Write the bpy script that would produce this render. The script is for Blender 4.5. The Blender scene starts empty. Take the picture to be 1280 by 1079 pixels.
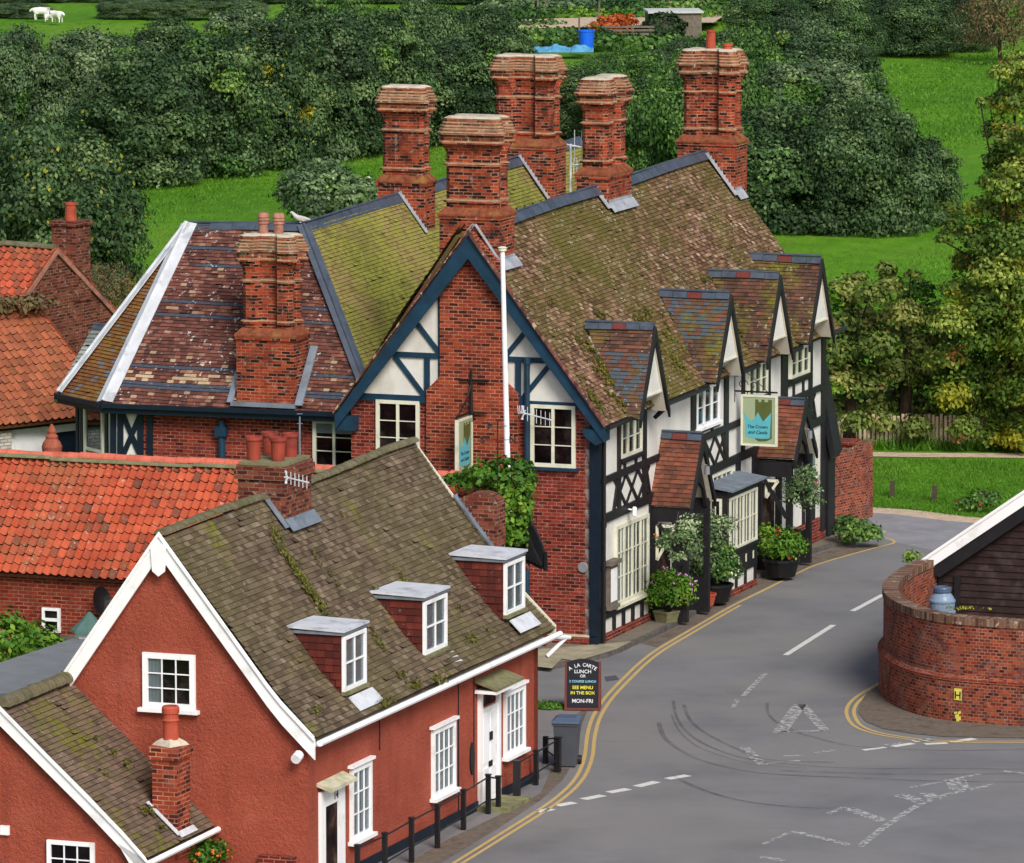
import bpy, math, random
import numpy as np
from mathutils import Vector, Matrix
random.seed(7); rng = np.random.default_rng(7)
SC = bpy.context.scene; COL = SC.collection

# ------------------------------------------------------------------ camera
FP, YH, CH = 7800.0, -500.0, 25.0          # focal length (px of a 1280 wide frame), horizon row, camera height
TH = math.atan((540 - YH) / FP)
cam = bpy.data.cameras.new('camera'); co = bpy.data.objects.new('camera', cam); COL.objects.link(co)
cam.sensor_fit = 'HORIZONTAL'; cam.sensor_width = 36; cam.lens = FP / 1280 * 36
cam.clip_start = 1; cam.clip_end = 6000
co.location = (0, 0, CH); co.rotation_euler = (math.pi / 2 - TH, 0, 0); SC.camera = co

# ------------------------------------------------------------------ light
SUN_EL, SUN_AZ = math.radians(40), math.radians(159)   # azimuth measured clockwise from +Y
w = bpy.data.worlds.new('World'); SC.world = w; w.use_nodes = True
nt = w.node_tree; nt.nodes.clear()
sk = nt.nodes.new('ShaderNodeTexSky'); sk.sky_type = 'NISHITA'; sk.sun_disc = False
sk.sun_elevation = SUN_EL; sk.sun_rotation = SUN_AZ; sk.air_density = 1.0; sk.dust_density = 3.0; sk.ozone_density = 0.6
bg = nt.nodes.new('ShaderNodeBackground'); bg.inputs['Strength'].default_value = 0.12
ow = nt.nodes.new('ShaderNodeOutputWorld'); nt.links.new(sk.outputs[0], bg.inputs[0]); nt.links.new(bg.outputs[0], ow.inputs[0])
sl = bpy.data.lights.new('sun', 'SUN'); sl.energy = 2.85; sl.angle = math.radians(24); sl.color = (1, .965, .92)
so = bpy.data.objects.new('sun', sl); COL.objects.link(so)
sd = Vector((math.sin(SUN_AZ) * math.cos(SUN_EL), math.cos(SUN_AZ) * math.cos(SUN_EL), math.sin(SUN_EL)))
so.rotation_euler = sd.to_track_quat('Z', 'Y').to_euler(); so.location = (0, 60, 60)
SC.view_settings.view_transform = 'Standard'; SC.view_settings.look = 'None'
SC.view_settings.gamma = 1; SC.view_settings.exposure = 0.03
SC.cycles.max_bounces = 6; SC.cycles.diffuse_bounces = 3; SC.cycles.transparent_max_bounces = 8

# ------------------------------------------------------------------ geometry helpers
V = lambda *a: Vector(a)
Z = V(0, 0, 1)
def ray(px, py):
    x = (px - 640) / FP; y = (540 - py) / FP; c, s = math.cos(TH), math.sin(TH)
    return V(x, c + y * s, -s + y * c)
CP = V(0, 0, CH)
def PZ(px, py, z=0.0):                      # point of the photograph at height z
    d = ray(px, py); return CP + d * ((z - CH) / d.z)
class Frame:                                # building axes: u away from the viewer, v to the left, z up
    def __init__(s, O, a, k=1.0):
        s.k = k; a = math.radians(a); s.O = Vector(O); s.u = V(math.sin(a), math.cos(a), 0); s.v = V(-math.cos(a), math.sin(a), 0)
    def W(s, u, v, z): return s.O + (s.u * u + s.v * v + Z * z) * s.k
    def au(s, px, py, u=0):                 # point of the wall plane u = const
        d = ray(px, py); t = (u * s.k - (CP - s.O).dot(s.u)) / d.dot(s.u); return CP + d * t
    def av(s, px, py, v=0):
        d = ray(px, py); t = (v * s.k - (CP - s.O).dot(s.v)) / d.dot(s.v); return CP + d * t
    def loc(s, p): q = (p - s.O) / s.k; return q.dot(s.u), q.dot(s.v), q.z

def tag(o, label=None, cat=None, group=None, kind=None):
    if label: o['label'] = label
    if cat: o['category'] = cat
    if group: o['group'] = group
    if kind: o['kind'] = kind
    return o
def thing(name, label, cat, loc, group=None):
    o = bpy.data.objects.new(name, None); COL.objects.link(o); o.location = loc; o.empty_display_size = .3
    return tag(o, label, cat, group)

class MB:
    def __init__(s): s.v = []; s.f = []; s.m = []; s.t = []; s.uv = {}
    def poly(s, pts, m=0, t=.5, uv=None):
        i = len(s.v); s.v.extend([tuple(p) for p in pts])
        if uv: s.uv[len(s.f)] = uv
        s.f.append(tuple(range(i, i + len(pts)))); s.m.append(m); s.t.append(t)
    def obox(s, P, R, U, N, x0, x1, y0, y1, z0, z1, m=0, t=.5):
        c = [P + R * x + U * y + N * z for z in (z0, z1) for y in (y0, y1) for x in (x0, x1)]
        for q in ((0, 2, 3, 1), (4, 5, 7, 6), (0, 1, 5, 4), (2, 6, 7, 3), (0, 4, 6, 2), (1, 3, 7, 5)):
            s.poly([c[k] for k in q], m, t)
    def fbox(s, F, u0, u1, v0, v1, z0, z1, m=0, t=.5):
        k = F.k; s.obox(F.O, F.u, F.v, Z, u0 * k, u1 * k, v0 * k, v1 * k, z0 * k, z1 * k, m, t)
    def bar(s, a, b, N, w, d0, d1, m=0, ext=0):      # flat board a-b lying in the plane with normal N, width w, depth d0..d1
        a = Vector(a); b = Vector(b); R = (b - a).normalized(); U = N.cross(R).normalized(); L = (b - a).length
        s.obox(a, R, U, N, -ext, L + ext, -w / 2, w / 2, d0, d1, m)
    def prism(s, pts, D, m=0, mside=None, t=.5):
        pts = [Vector(p) for p in pts]; q = [p + D for p in pts]
        s.poly(pts[::-1], m, t); s.poly(q, m, t)
        for i in range(len(pts)):
            j = (i + 1) % len(pts); s.poly([pts[i], pts[j], q[j], q[i]], m if mside is None else mside, t)
    def tube(s, a, b, r0, r1=None, n=8, m=0, caps=True):
        a = Vector(a); b = Vector(b); r1 = r0 if r1 is None else r1; d = (b - a).normalized()
        x = d.orthogonal().normalized(); y = d.cross(x)
        A = [a + (x * math.cos(6.2832 * k / n) + y * math.sin(6.2832 * k / n)) * r0 for k in range(n)]
        B = [b + (x * math.cos(6.2832 * k / n) + y * math.sin(6.2832 * k / n)) * r1 for k in range(n)]
        for k in range(n): j = (k + 1) % n; s.poly([A[k], A[j], B[j], B[k]], m)
        if caps: s.poly(A[::-1], m); s.poly(B, m)
    def path(s, pts, r, n=6, m=0):
        for a, b in zip(pts[:-1], pts[1:]): s.tube(a, b, r, r, n, m)
    def lathe(s, c, prof, n=14, m=0):
        c = Vector(c); R = [[c + V(r * math.cos(6.2832 * k / n), r * math.sin(6.2832 * k / n), z) for k in range(n)] for r, z in prof]
        for A, B in zip(R[:-1], R[1:]):
            for k in range(n): j = (k + 1) % n; s.poly([A[k], A[j], B[j], B[k]], m)
        s.poly(R[0][::-1], m); s.poly(R[-1], m)
    def build(s, name, mats, parent=None, smooth=False, fix=True):
        if not isinstance(mats, (list, tuple)): mats = [mats]
        me = bpy.data.meshes.new(name); base = parent.matrix_world.translation.copy() if False else V(0, 0, 0)
        p = parent
        while p is not None: base = base + p.location; p = p.parent
        P = np.array(s.v, dtype=np.float64); Pw = P; P = P - np.array(base)[None, :]
        me.from_pydata(P.tolist(), [], s.f)
        for mt in mats: me.materials.append(mt)
        me.polygons.foreach_set('material_index', s.m)
        at = me.attributes.new('tv', 'FLOAT', 'FACE'); at.data.foreach_set('value', s.t)
        uvl = me.uv_layers.new(name='UVMap'); uv = np.zeros((len(me.loops), 2), dtype=np.float32); k = 0
        for fi, f in enumerate(s.f):
            n = len(f)
            if fi in s.uv:
                uv[k:k + n] = s.uv[fi]; k += n; continue
            a = Pw[f[0]]; nn = np.zeros(3)
            for q in range(1, n - 1): nn += np.cross(Pw[f[q]] - a, Pw[f[q + 1]] - a)
            l = np.linalg.norm(nn); nn = nn / l if l > 1e-12 else np.array([0, 0, 1.])
            if abs(nn[2]) > .93: t_ = np.array([.94, -.34, 0]); b_ = np.array([.34, .94, 0])
            else:
                t_ = np.array([-nn[1], nn[0], 0]); t_ /= np.linalg.norm(t_); b_ = np.cross(nn, t_)
                if t_[0] < -1e-6: t_ = -t_
                if b_[2] < 0: b_ = -b_
            for q in f: uv[k] = (Pw[q] @ t_, Pw[q] @ b_); k += 1
        uvl.data.foreach_set('uv', uv.ravel())
        if smooth: me.polygons.foreach_set('use_smooth', [True] * len(me.polygons))
        me.update()
        o = bpy.data.objects.new(name, me); COL.objects.link(o)
        if parent is not None: o.parent = parent
        return o

# ------------------------------------------------------------------ materials
def srgb(r, g, b):
    f = lambda c: (c / 255 / 12.92) if c / 255 <= .04045 else ((c / 255 + .055) / 1.055) ** 2.4
    return (f(r), f(g), f(b), 1)
class NT:
    def __init__(s, name, rough=.8, spec=.3):
        s.mat = bpy.data.materials.new(name); s.mat.use_nodes = True; s.t = s.mat.node_tree; s.n = s.t.nodes; s.n.clear()
        s.out = s.n.new('ShaderNodeOutputMaterial'); s.b = s.n.new('ShaderNodeBsdfPrincipled'); s.l(s.b.outputs[0], s.out.inputs[0])
        s.b.inputs['Roughness'].default_value = rough; s.b.inputs['Specular IOR Level'].default_value = spec
    def l(s, a, b): s.t.links.new(a, b)
    def node(s, typ, **k):
        n = s.n.new(typ)
        for a, b in k.items(): setattr(n, a, b)
        return n
    def pos(s): return s.node('ShaderNodeNewGeometry').outputs['Position']
    def uv(s): return s.node('ShaderNodeTexCoord').outputs['UV']
    def noise(s, scale, vec=None, detail=4, rough=.6, stretch=None):
        n = s.node('ShaderNodeTexNoise'); n.inputs['Scale'].default_value = scale; n.inputs['Detail'].default_value = detail
        n.inputs['Roughness'].default_value = rough
        vec = s.pos() if vec is None else vec
        if stretch:
            m = s.node('ShaderNodeMapping'); m.inputs['Scale'].default_value = stretch; s.l(vec, m.inputs[0]); vec = m.outputs[0]
        s.l(vec, n.inputs['Vector']); return n.outputs[0]
    def ramp(s, fac, stops, interp='LINEAR'):
        r = s.node('ShaderNodeValToRGB'); r.color_ramp.interpolation = interp; e = r.color_ramp.elements
        while len(e) < len(stops): e.new(.5)
        for k, (p, c) in enumerate(stops): e[k].position = p; e[k].color = c if len(c) == 4 else (*c, 1)
        s.l(fac, r.inputs[0]); return r.outputs[0]
    def val(s, fac, a, b):                      # smooth threshold a..b -> 0..1
        r = s.node('ShaderNodeMapRange'); r.inputs['From Min'].default_value = a; r.inputs['From Max'].default_value = b
        s.l(fac, r.inputs[0]); return r.outputs[0]
    def mix(s, fac, a, b, mode='MIX'):
        m = s.node('ShaderNodeMix', data_type='RGBA', blend_type=mode)
        for i, x in ((0, fac), (6, a), (7, b)):
            if isinstance(x, (int, float)): m.inputs[i].default_value = x
            elif isinstance(x, tuple): m.inputs[i].default_value = x
            else: s.l(x, m.inputs[i])
        return m.outputs[2]
    def math(s, op, a, b=0.0):
        m = s.node('ShaderNodeMath', operation=op)
        for i, x in ((0, a), (1, b)):
            if isinstance(x, (int, float)): m.inputs[i].default_value = x
            else: s.l(x, m.inputs[i])
        return m.outputs[0]
    def attr(s, name='tv'):
        a = s.node('ShaderNodeAttribute'); a.attribute_name = name; return a.outputs['Fac']
    def bump(s, h, strength=.3, dist=.02):
        b = s.node('ShaderNodeBump'); b.inputs['Strength'].default_value = strength; b.inputs['Distance'].default_value = dist
        s.l(h, b.inputs['Height']); s.l(b.outputs[0], s.b.inputs['Normal'])
    def col(s, c): s.l(c, s.b.inputs['Base Color']); return s.mat

def mk_plain(name, c, rough=.7, var=.12, scale=6, spec=.3, bump=0, metal=0, dirt=None):
    n = NT(name, rough, spec); f = n.noise(scale)
    a = tuple(x * (1 - var) for x in c[:3]) + (1,); b = tuple(min(1, x * (1 + var)) for x in c[:3]) + (1,)
    k = n.ramp(f, [(.3, a), (.7, b)])
    if dirt: k = n.mix(n.val(n.noise(2.2, detail=7), .52, .75), k, dirt)
    if bump: n.bump(n.noise(scale * 6), bump, .01)
    n.b.inputs['Metallic'].default_value = metal
    return n.col(k)

def mk_brick(name, ramp, mortar, soot=.3, sootc=(.02, .014, .013, 1), lich=0, bw=.235, bh=.086, ms=.012, light=None):
    n = NT(name, .88, .15); uv = n.uv()
    br = n.node('ShaderNodeTexBrick'); br.inputs['Scale'].default_value = 1; br.inputs['Brick Width'].default_value = bw
    br.inputs['Row Height'].default_value = bh; br.inputs['Mortar Size'].default_value = ms; br.inputs['Mortar Smooth'].default_value = .3
    br.inputs['Color1'].default_value = (0, 0, 0, 1); br.inputs['Color2'].default_value = (1, 1, 1, 1); br.inputs['Mortar'].default_value = (.5, .5, .5, 1)
    dis = n.noise(7, uv, 2); vv = n.node('ShaderNodeVectorMath', operation='SCALE'); vv.inputs['Scale'].default_value = .016
    n2 = n.node('ShaderNodeTexNoise'); n2.inputs['Scale'].default_value = 5; n.l(uv, n2.inputs['Vector'])
    n.l(n2.outputs['Color'], vv.inputs[0]); ad = n.node('ShaderNodeVectorMath', operation='ADD'); n.l(uv, ad.inputs[0]); n.l(vv.outputs[0], ad.inputs[1])
    n.l(ad.outputs[0], br.inputs['Vector'])
    c = n.ramp(br.outputs['Color'], ramp)
    big = n.noise(.9, detail=5); c = n.mix(n.val(big, .25, .8), c, n.mix(1.0, c, (.62, .55, .55, 1), 'MULTIPLY'))
    if light: c = n.mix(n.math('MULTIPLY', n.val(n.noise(1.6, detail=6), .5, .72), .55), c, light)
    c = n.mix(br.outputs['Fac'], c, n.mix(n.val(n.noise(3.1), .35, .65), mortar, tuple(x * .45 for x in mortar[:3]) + (1,)))
    if soot: c = n.mix(n.math('MULTIPLY', n.val(n.noise(1.3, detail=7, rough=.7), .5, .66), soot), c, sootc)
    if lich: c = n.mix(n.math('MULTIPLY', n.val(n.noise(6.5, detail=6), .60, .66), lich), c, (.42, .40, .33, 1))
    h = n.math('SUBTRACT', n.math('MULTIPLY', n.noise(30, detail=3), .35), br.outputs['Fac'])
    n.bump(h, .55, .012); return n.col(c)

def mk_tile0(name, ramp, *a, flat=.38, **k):
    return mk_tile1(name, ramp, *a, flat=flat, **k)
def mk_tile1(name, ramp, moss=(.45, .6), mossc=(.07, .085, .012, 1), mossk=.85, lich=.5, lichc=(.5, .48, .42, 1), streak=.5, slate=None, green=None, greenk=.6, flat=.38):
    n = NT(name, .85, .2); tv = n.attr()
    c = n.ramp(tv, ramp); c = n.mix(flat, c, ramp[len(ramp) // 2][1])
    c = n.mix(n.math('MULTIPLY', n.val(n.noise(34, detail=3), .4, .7), .35), c, n.mix(1.0, c, (1.5, 1.45, 1.4, 1), 'MULTIPLY'))
    st = n.noise(1.1, detail=5); c = n.mix(n.val(st, .3, .75), c, n.mix(1.0, c, (.62, .6, .6, 1), 'MULTIPLY'))
    if green: c = n.mix(n.math('MULTIPLY', n.val(n.noise(.33, detail=5, rough=.55), .40, .62), greenk), c, green)
    if slate: c = n.mix(n.math('GREATER_THAN', tv, .985), c, slate)
    m = n.math('MULTIPLY', n.val(n.noise(.62, detail=8, rough=.72), *moss), n.val(n.noise(5.2, detail=4), .38, .55))
    c = n.mix(n.math('MULTIPLY', m, mossk), c, n.mix(n.noise(9), mossc, tuple(x * 1.9 for x in mossc[:3]) + (1,)))
    if lich: c = n.mix(n.math('MULTIPLY', n.math('MULTIPLY', n.val(n.noise(8.5, detail=5, rough=.7), .60, .66), n.val(n.noise(.8, detail=4), .42, .6)), lich), c, lichc)
    n.bump(n.noise(40, detail=3), .35, .008); return n.col(c)

def mk_tile(name, *a, **k):
    soff = mk_plain(name + '_soffit', S(206, 200, 184), .9, .08, 4, .1); edge = mk_plain(name + '_shade_line_edge', S(40, 30, 24), .95, .3, 9, .05); return [mk_tile0(name, *a, **k), edge, soff]  # dark butt edges paint in the shadow lines under each course, plus some grime
def mk_leaf(name, c1, c2, c3, tr=.10):
    n = NT(name, .6, .25); c = n.ramp(n.attr(), [(0, c1), (.55, c2), (1, c3)])
    c = n.mix(n.val(n.noise(.5, detail=3), .35, .65), c, n.mix(1.0, c, (.7, .72, .7, 1), 'MULTIPLY'))
    d = n.node('ShaderNodeBsdfTranslucent'); n.l(c, d.inputs[0]); mx = n.node('ShaderNodeMixShader'); mx.inputs[0].default_value = tr
    n.l(n.b.outputs[0], mx.inputs[1]); n.l(d.outputs[0], mx.inputs[2]); n.l(mx.outputs[0], n.out.inputs[0]); return n.col(c)

S = srgb
M = {}
M['brick_gable'] = mk_brick('brick_gable', [(0, S(66, 28, 26)), (.2, S(104, 36, 30)), (.45, S(134, 48, 36)), (.7, S(158, 62, 44)), (1, S(106, 50, 46))], S(172, 118, 102), .35, S(70, 30, 28), .12)
M['brick_breast'] = mk_brick('brick_breast', [(0, S(64, 34, 34)), (.2, S(104, 44, 32)), (.42, S(152, 60, 38)), (.75, S(176, 78, 48)), (1, S(112, 50, 42))], S(192, 134, 108), .15, S(80, 34, 28), .1)
M['brick_chimney'] = mk_brick('brick_chimney', [(0, S(36, 24, 26)), (.24, S(66, 34, 30)), (.32, S(140, 56, 34)), (.7, S(184, 76, 42)), (1, S(140, 58, 42))], S(176, 124, 98), .75, S(40, 28, 28), .35, bh=.079)
M['cap_brick'] = mk_brick('cap_brick', [(0, S(80, 38, 30)), (.5, S(150, 66, 40)), (1, S(170, 96, 64))], S(160, 140, 112), .45, S(50, 36, 32), .9)
M['brick_barn'] = mk_brick('brick_barn', [(0, S(110, 34, 22)), (.5, S(152, 58, 40)), (1, S(132, 60, 46))], S(176, 120, 94), .3, S(80, 34, 28), .1)
M['brick_wall'] = mk_brick('brick_wall', [(0, S(58, 32, 34)), (.3, S(124, 50, 38)), (.6, S(164, 68, 42)), (.8, S(180, 88, 54)), (1, S(96, 56, 56))], S(160, 116, 96), .5, S(74, 46, 46), .2, bw=.135, bh=.074, light=S(120, 100, 98))
M['brick_cope'] = mk_brick('brick_cope', [(0, S(84, 56, 46)), (.5, S(130, 92, 74)), (1, S(160, 132, 110))], S(120, 108, 92), .3, S(70, 60, 52), .9, bw=.09, bh=.3)
M['brick_old'] = mk_brick('brick_old', [(0, S(74, 34, 30)), (.5, S(120, 56, 44)), (1, S(146, 80, 62))], S(140, 112, 92), .3, S(60, 38, 34), .5)
M['brick_white'] = mk_brick('brick_white', [(0, S(190, 190, 180)), (1, S(225, 222, 210))], S(150, 146, 136), .2, S(120, 116, 104), 0)
M['render'] = None
def mk_render():
    n = NT('terracotta_render', .85, .15); c = n.ramp(n.noise(1.1, detail=6), [(.3, S(176, 88, 68)), (.55, S(194, 99, 78)), (.8, S(210, 116, 96))])
    c = n.mix(n.math('MULTIPLY', n.val(n.noise(.5, detail=7, rough=.75), .52, .75), .45), c, S(150, 72, 60))
    c = n.mix(n.math('MULTIPLY', n.val(n.noise(2.5, detail=5, stretch=(1, 1, .15)), .55, .75), .3), c, S(206, 112, 90))
    c = n.mix(n.math('MULTIPLY', n.val(n.noise(26, detail=3), .35, .7), .3), c, S(150, 68, 50)); c = n.mix(n.math('MULTIPLY', n.val(n.noise(3.2, detail=6, stretch=(1, 1, .08)), .55, .72), .3), c, S(128, 62, 50)); b = n.noise(13, detail=5, rough=.75); n.bump(b, 1.0, .11); return n.col(c)
M['render'] = mk_render()
def mk_plaster():
    n = NT('cream_plaster', .85, .15); c = n.ramp(n.noise(1.5, detail=6), [(.3, S(212, 211, 203)), (.7, S(232, 231, 224))])
    c = n.mix(n.math('MULTIPLY', n.val(n.noise(1.9, detail=7, stretch=(1, 1, .25)), .52, .72), .35), c, S(160, 152, 132))
    n.bump(n.noise(14, detail=4), .35, .02); return n.col(c)
M['plaster'] = mk_plaster()
M['white'] = mk_plain('white_paint', S(248, 249, 250), .45, .03, 3, .4, dirt=S(212, 214, 208))
M['cream'] = mk_plain('cream_paint', S(222, 222, 200), .5, .05, 3, .4, dirt=S(186, 184, 160))
M['blue'] = mk_plain('slate_blue_paint', S(22, 56, 78), .5, .25, 2.5, .4, dirt=S(20, 42, 60))
M['black'] = mk_plain('black_timber', S(27, 26, 30), .55, .35, 4, .4, bump=.2)
M['iron'] = mk_plain('black_iron', S(22, 22, 26), .45, .2, 8, .5)
M['lead'] = mk_plain('lead_sheet', S(118, 128, 140), .5, .22, 3, .5, dirt=S(74, 82, 92))
M['lead_pale'] = mk_plain('pale_lead', S(164, 170, 178), .5, .2, 4, .4, dirt=S(116, 122, 130))
M['lead_dark'] = mk_plain('dark_lead', S(70, 80, 94), .5, .25, 3, .5, dirt=S(44, 52, 64))
M['lead_white'] = mk_plain('weathered_lead', S(206, 210, 216), .55, .12, 2.5, .4, dirt=S(140, 146, 154))
M['slate'] = mk_plain('slate', S(84, 94, 106), .6, .3, 9, .4)
M['terracotta'] = mk_plain('terracotta', S(176, 78, 56), .7, .18, 4, .3, dirt=S(120, 56, 46))
M['terracotta_old'] = mk_plain('weathered_terracotta', S(168, 118, 100), .8, .3, 7, .2, dirt=S(110, 86, 78))
M['dark_pot'] = mk_plain('dark_red_pot', S(150, 64, 50), .6, .2, 4, .3, dirt=S(92, 42, 40))
M['mortar'] = mk_plain('mortar_flaunching', S(196, 186, 166), .9, .18, 5, .1, bump=.4, dirt=S(140, 128, 108))
M['ridge_old'] = mk_plain('mossy_ridge', S(112, 106, 84), .9, .3, 5, .1, bump=.4, dirt=S(84, 90, 52))
M['ridge_red'] = mk_plain('red_ridge', S(204, 108, 88), .8, .15, 4, .2, dirt=S(150, 76, 60))
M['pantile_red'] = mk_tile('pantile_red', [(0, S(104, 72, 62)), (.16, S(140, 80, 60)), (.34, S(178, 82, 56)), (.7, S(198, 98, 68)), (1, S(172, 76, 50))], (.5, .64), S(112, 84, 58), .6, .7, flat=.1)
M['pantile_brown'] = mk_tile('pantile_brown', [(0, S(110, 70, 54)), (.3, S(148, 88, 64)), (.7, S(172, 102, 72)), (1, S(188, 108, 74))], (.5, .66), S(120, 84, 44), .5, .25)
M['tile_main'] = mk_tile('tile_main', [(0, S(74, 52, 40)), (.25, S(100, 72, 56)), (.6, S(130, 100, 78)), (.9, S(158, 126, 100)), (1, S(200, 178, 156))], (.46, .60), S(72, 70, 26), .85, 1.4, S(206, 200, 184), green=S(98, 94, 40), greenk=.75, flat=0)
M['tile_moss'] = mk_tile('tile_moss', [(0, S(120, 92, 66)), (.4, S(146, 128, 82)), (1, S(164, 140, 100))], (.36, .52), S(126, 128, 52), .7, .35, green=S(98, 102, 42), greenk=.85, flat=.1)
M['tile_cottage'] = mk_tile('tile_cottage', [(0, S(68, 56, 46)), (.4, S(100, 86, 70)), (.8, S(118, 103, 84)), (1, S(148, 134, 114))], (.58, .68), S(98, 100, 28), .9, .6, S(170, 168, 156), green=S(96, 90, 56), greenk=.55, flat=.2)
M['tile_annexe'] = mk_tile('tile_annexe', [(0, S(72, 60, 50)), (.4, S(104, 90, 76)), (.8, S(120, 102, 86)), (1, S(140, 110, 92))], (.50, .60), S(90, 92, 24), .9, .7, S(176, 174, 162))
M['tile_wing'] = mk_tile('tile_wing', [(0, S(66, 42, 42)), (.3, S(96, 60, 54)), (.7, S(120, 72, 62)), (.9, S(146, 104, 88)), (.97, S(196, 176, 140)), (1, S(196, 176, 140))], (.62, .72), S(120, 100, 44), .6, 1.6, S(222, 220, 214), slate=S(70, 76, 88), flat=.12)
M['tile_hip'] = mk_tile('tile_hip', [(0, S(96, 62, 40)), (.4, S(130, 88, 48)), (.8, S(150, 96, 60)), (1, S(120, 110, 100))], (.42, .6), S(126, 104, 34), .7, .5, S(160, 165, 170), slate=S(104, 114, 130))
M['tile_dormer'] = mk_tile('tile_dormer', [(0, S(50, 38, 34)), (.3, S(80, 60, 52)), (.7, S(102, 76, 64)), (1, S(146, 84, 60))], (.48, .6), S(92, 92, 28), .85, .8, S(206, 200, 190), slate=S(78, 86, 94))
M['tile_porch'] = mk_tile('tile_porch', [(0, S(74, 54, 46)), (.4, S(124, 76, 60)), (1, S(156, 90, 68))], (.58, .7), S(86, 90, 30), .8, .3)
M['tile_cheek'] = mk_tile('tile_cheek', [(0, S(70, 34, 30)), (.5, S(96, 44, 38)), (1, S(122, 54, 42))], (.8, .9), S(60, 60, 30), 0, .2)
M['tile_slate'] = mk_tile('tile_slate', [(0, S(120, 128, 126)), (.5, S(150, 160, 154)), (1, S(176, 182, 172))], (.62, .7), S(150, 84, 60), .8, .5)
def mk_glass():
    n = NT('window_glass', .04, .5); m = n.node('ShaderNodeMixShader'); t = n.node('ShaderNodeBsdfTransparent'); t.inputs[0].default_value = (.75, .78, .8, 1)
    g = n.node('ShaderNodeBsdfGlossy'); g.inputs['Roughness'].default_value = .03; g.inputs[0].default_value = (.8, .86, .92, 1)
    fr = n.node('ShaderNodeFresnel'); fr.inputs[0].default_value = 1.5; n.l(n.math('MULTIPLY', fr.outputs[0], .35), m.inputs[0])
    n.l(t.outputs[0], m.inputs[1]); n.l(g.outputs[0], m.inputs[2]); n.l(m.outputs[0], n.out.inputs[0]); return n.mat
M['glass'] = mk_glass()
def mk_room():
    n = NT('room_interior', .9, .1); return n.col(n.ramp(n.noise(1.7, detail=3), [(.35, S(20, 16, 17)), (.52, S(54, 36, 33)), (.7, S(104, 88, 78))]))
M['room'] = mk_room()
M['curtain'] = mk_plain('net_curtain', S(190, 194, 190), .9, .1, 5, .1)
M['blind'] = mk_plain('pale_blind', S(200, 205, 190), .9, .06, 5, .1)
M['door_white'] = M['white']
M['board'] = None
M['red_ridge_tile'] = mk_plain('red_ridge_tile', S(104, 50, 46), .7, .2, 5)
def mk_asphalt():
    n = NT('asphalt', .92, .15); c = n.ramp(n.noise(.35, detail=6), [(.3, S(104, 104, 106)), (.5, S(117, 117, 119)), (.75, S(130, 129, 130))])
    c = n.mix(n.math('MULTIPLY', n.val(n.noise(60, detail=2), .4, .65), .3), c, S(146, 144, 142))
    c = n.mix(n.math('MULTIPLY', n.val(n.noise(48, detail=2), .55, .7), .35), c, S(76, 76, 80))
    c = n.mix(n.math('MULTIPLY', n.val(n.noise(.16, detail=5), .45, .58), .55), c, S(134, 131, 128))
    c = n.mix(n.math('MULTIPLY', n.val(n.noise(.9, detail=7, rough=.75, stretch=(.35, 1, 1)), .56, .72), .25), c, S(94, 93, 96))
    n.bump(n.noise(70, detail=2), .5, .01); return n.col(c)
M['asphalt'] = mk_asphalt()
M['asphalt_glare'] = mk_plain('glare_asphalt', S(138, 138, 142), .9, .15, .9, .2, bump=.3, dirt=S(156, 156, 160))
def mk_worn(name, c, thr, under=None, scale=9):
    n = NT(name, .8, .2); m = n.node('ShaderNodeMixShader'); t = n.node('ShaderNodeBsdfTransparent')
    f = n.val(n.noise(scale, detail=7, rough=.75), thr - .04, thr + .04); k = n.mix(n.noise(4), c, tuple(x * .7 for x in c[:3]) + (1,)); n.l(k, n.b.inputs['Base Color'])
    n.l(f, m.inputs[0]); n.l(t.outputs[0], m.inputs[1]); n.l(n.b.outputs[0], m.inputs[2]); n.l(m.outputs[0], n.out.inputs[0]); return n.mat
M['yellow'] = mk_worn('yellow_line_paint', S(208, 178, 112), .36)
M['paint'] = mk_worn('white_road_paint', S(226, 226, 220), .36)
M['paint_worn'] = mk_worn('worn_road_paint', S(190, 190, 187), .49, scale=7)
def mk_skid():
    n = NT('tyre_rubber', .85, .2); m = n.node('ShaderNodeMixShader'); t = n.node('ShaderNodeBsdfTransparent'); n.b.inputs['Base Color'].default_value = S(76, 75, 78)
    f = n.math('MULTIPLY', n.val(n.noise(1.1, detail=3), .25, .6), n.val(n.noise(25, detail=3), .2, .7)); n.l(n.math('MULTIPLY', f, .5), m.inputs[0]); n.l(t.outputs[0], m.inputs[1]); n.l(n.b.outputs[0], m.inputs[2]); n.l(m.outputs[0], n.out.inputs[0]); return n.mat
M['skid'] = mk_skid()
M['road_repair'] = mk_worn('road_repair', S(88, 88, 92), .36, scale=5)
pass
M['pave'] = mk_plain('pavement', S(120, 112, 100), .95, .22, 2.2, .1, bump=.5, dirt=S(92, 88, 74))
M['concrete'] = mk_plain('old_concrete', S(160, 152, 128), .95, .2, 2.5, .1, bump=.4, dirt=S(120, 118, 92))
M['kerb'] = mk_plain('kerb_stone', S(96, 92, 88), .9, .3, 5, .1, bump=.4)
M['dirt'] = mk_plain('roadside_dirt', S(112, 102, 92), .95, .2, 7, .05, bump=.6, dirt=S(84, 74, 66))
M['gravel'] = mk_plain('pale_gravel', S(196, 176, 152), .95, .2, 5, .05, bump=.5, dirt=S(160, 130, 106))
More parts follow.
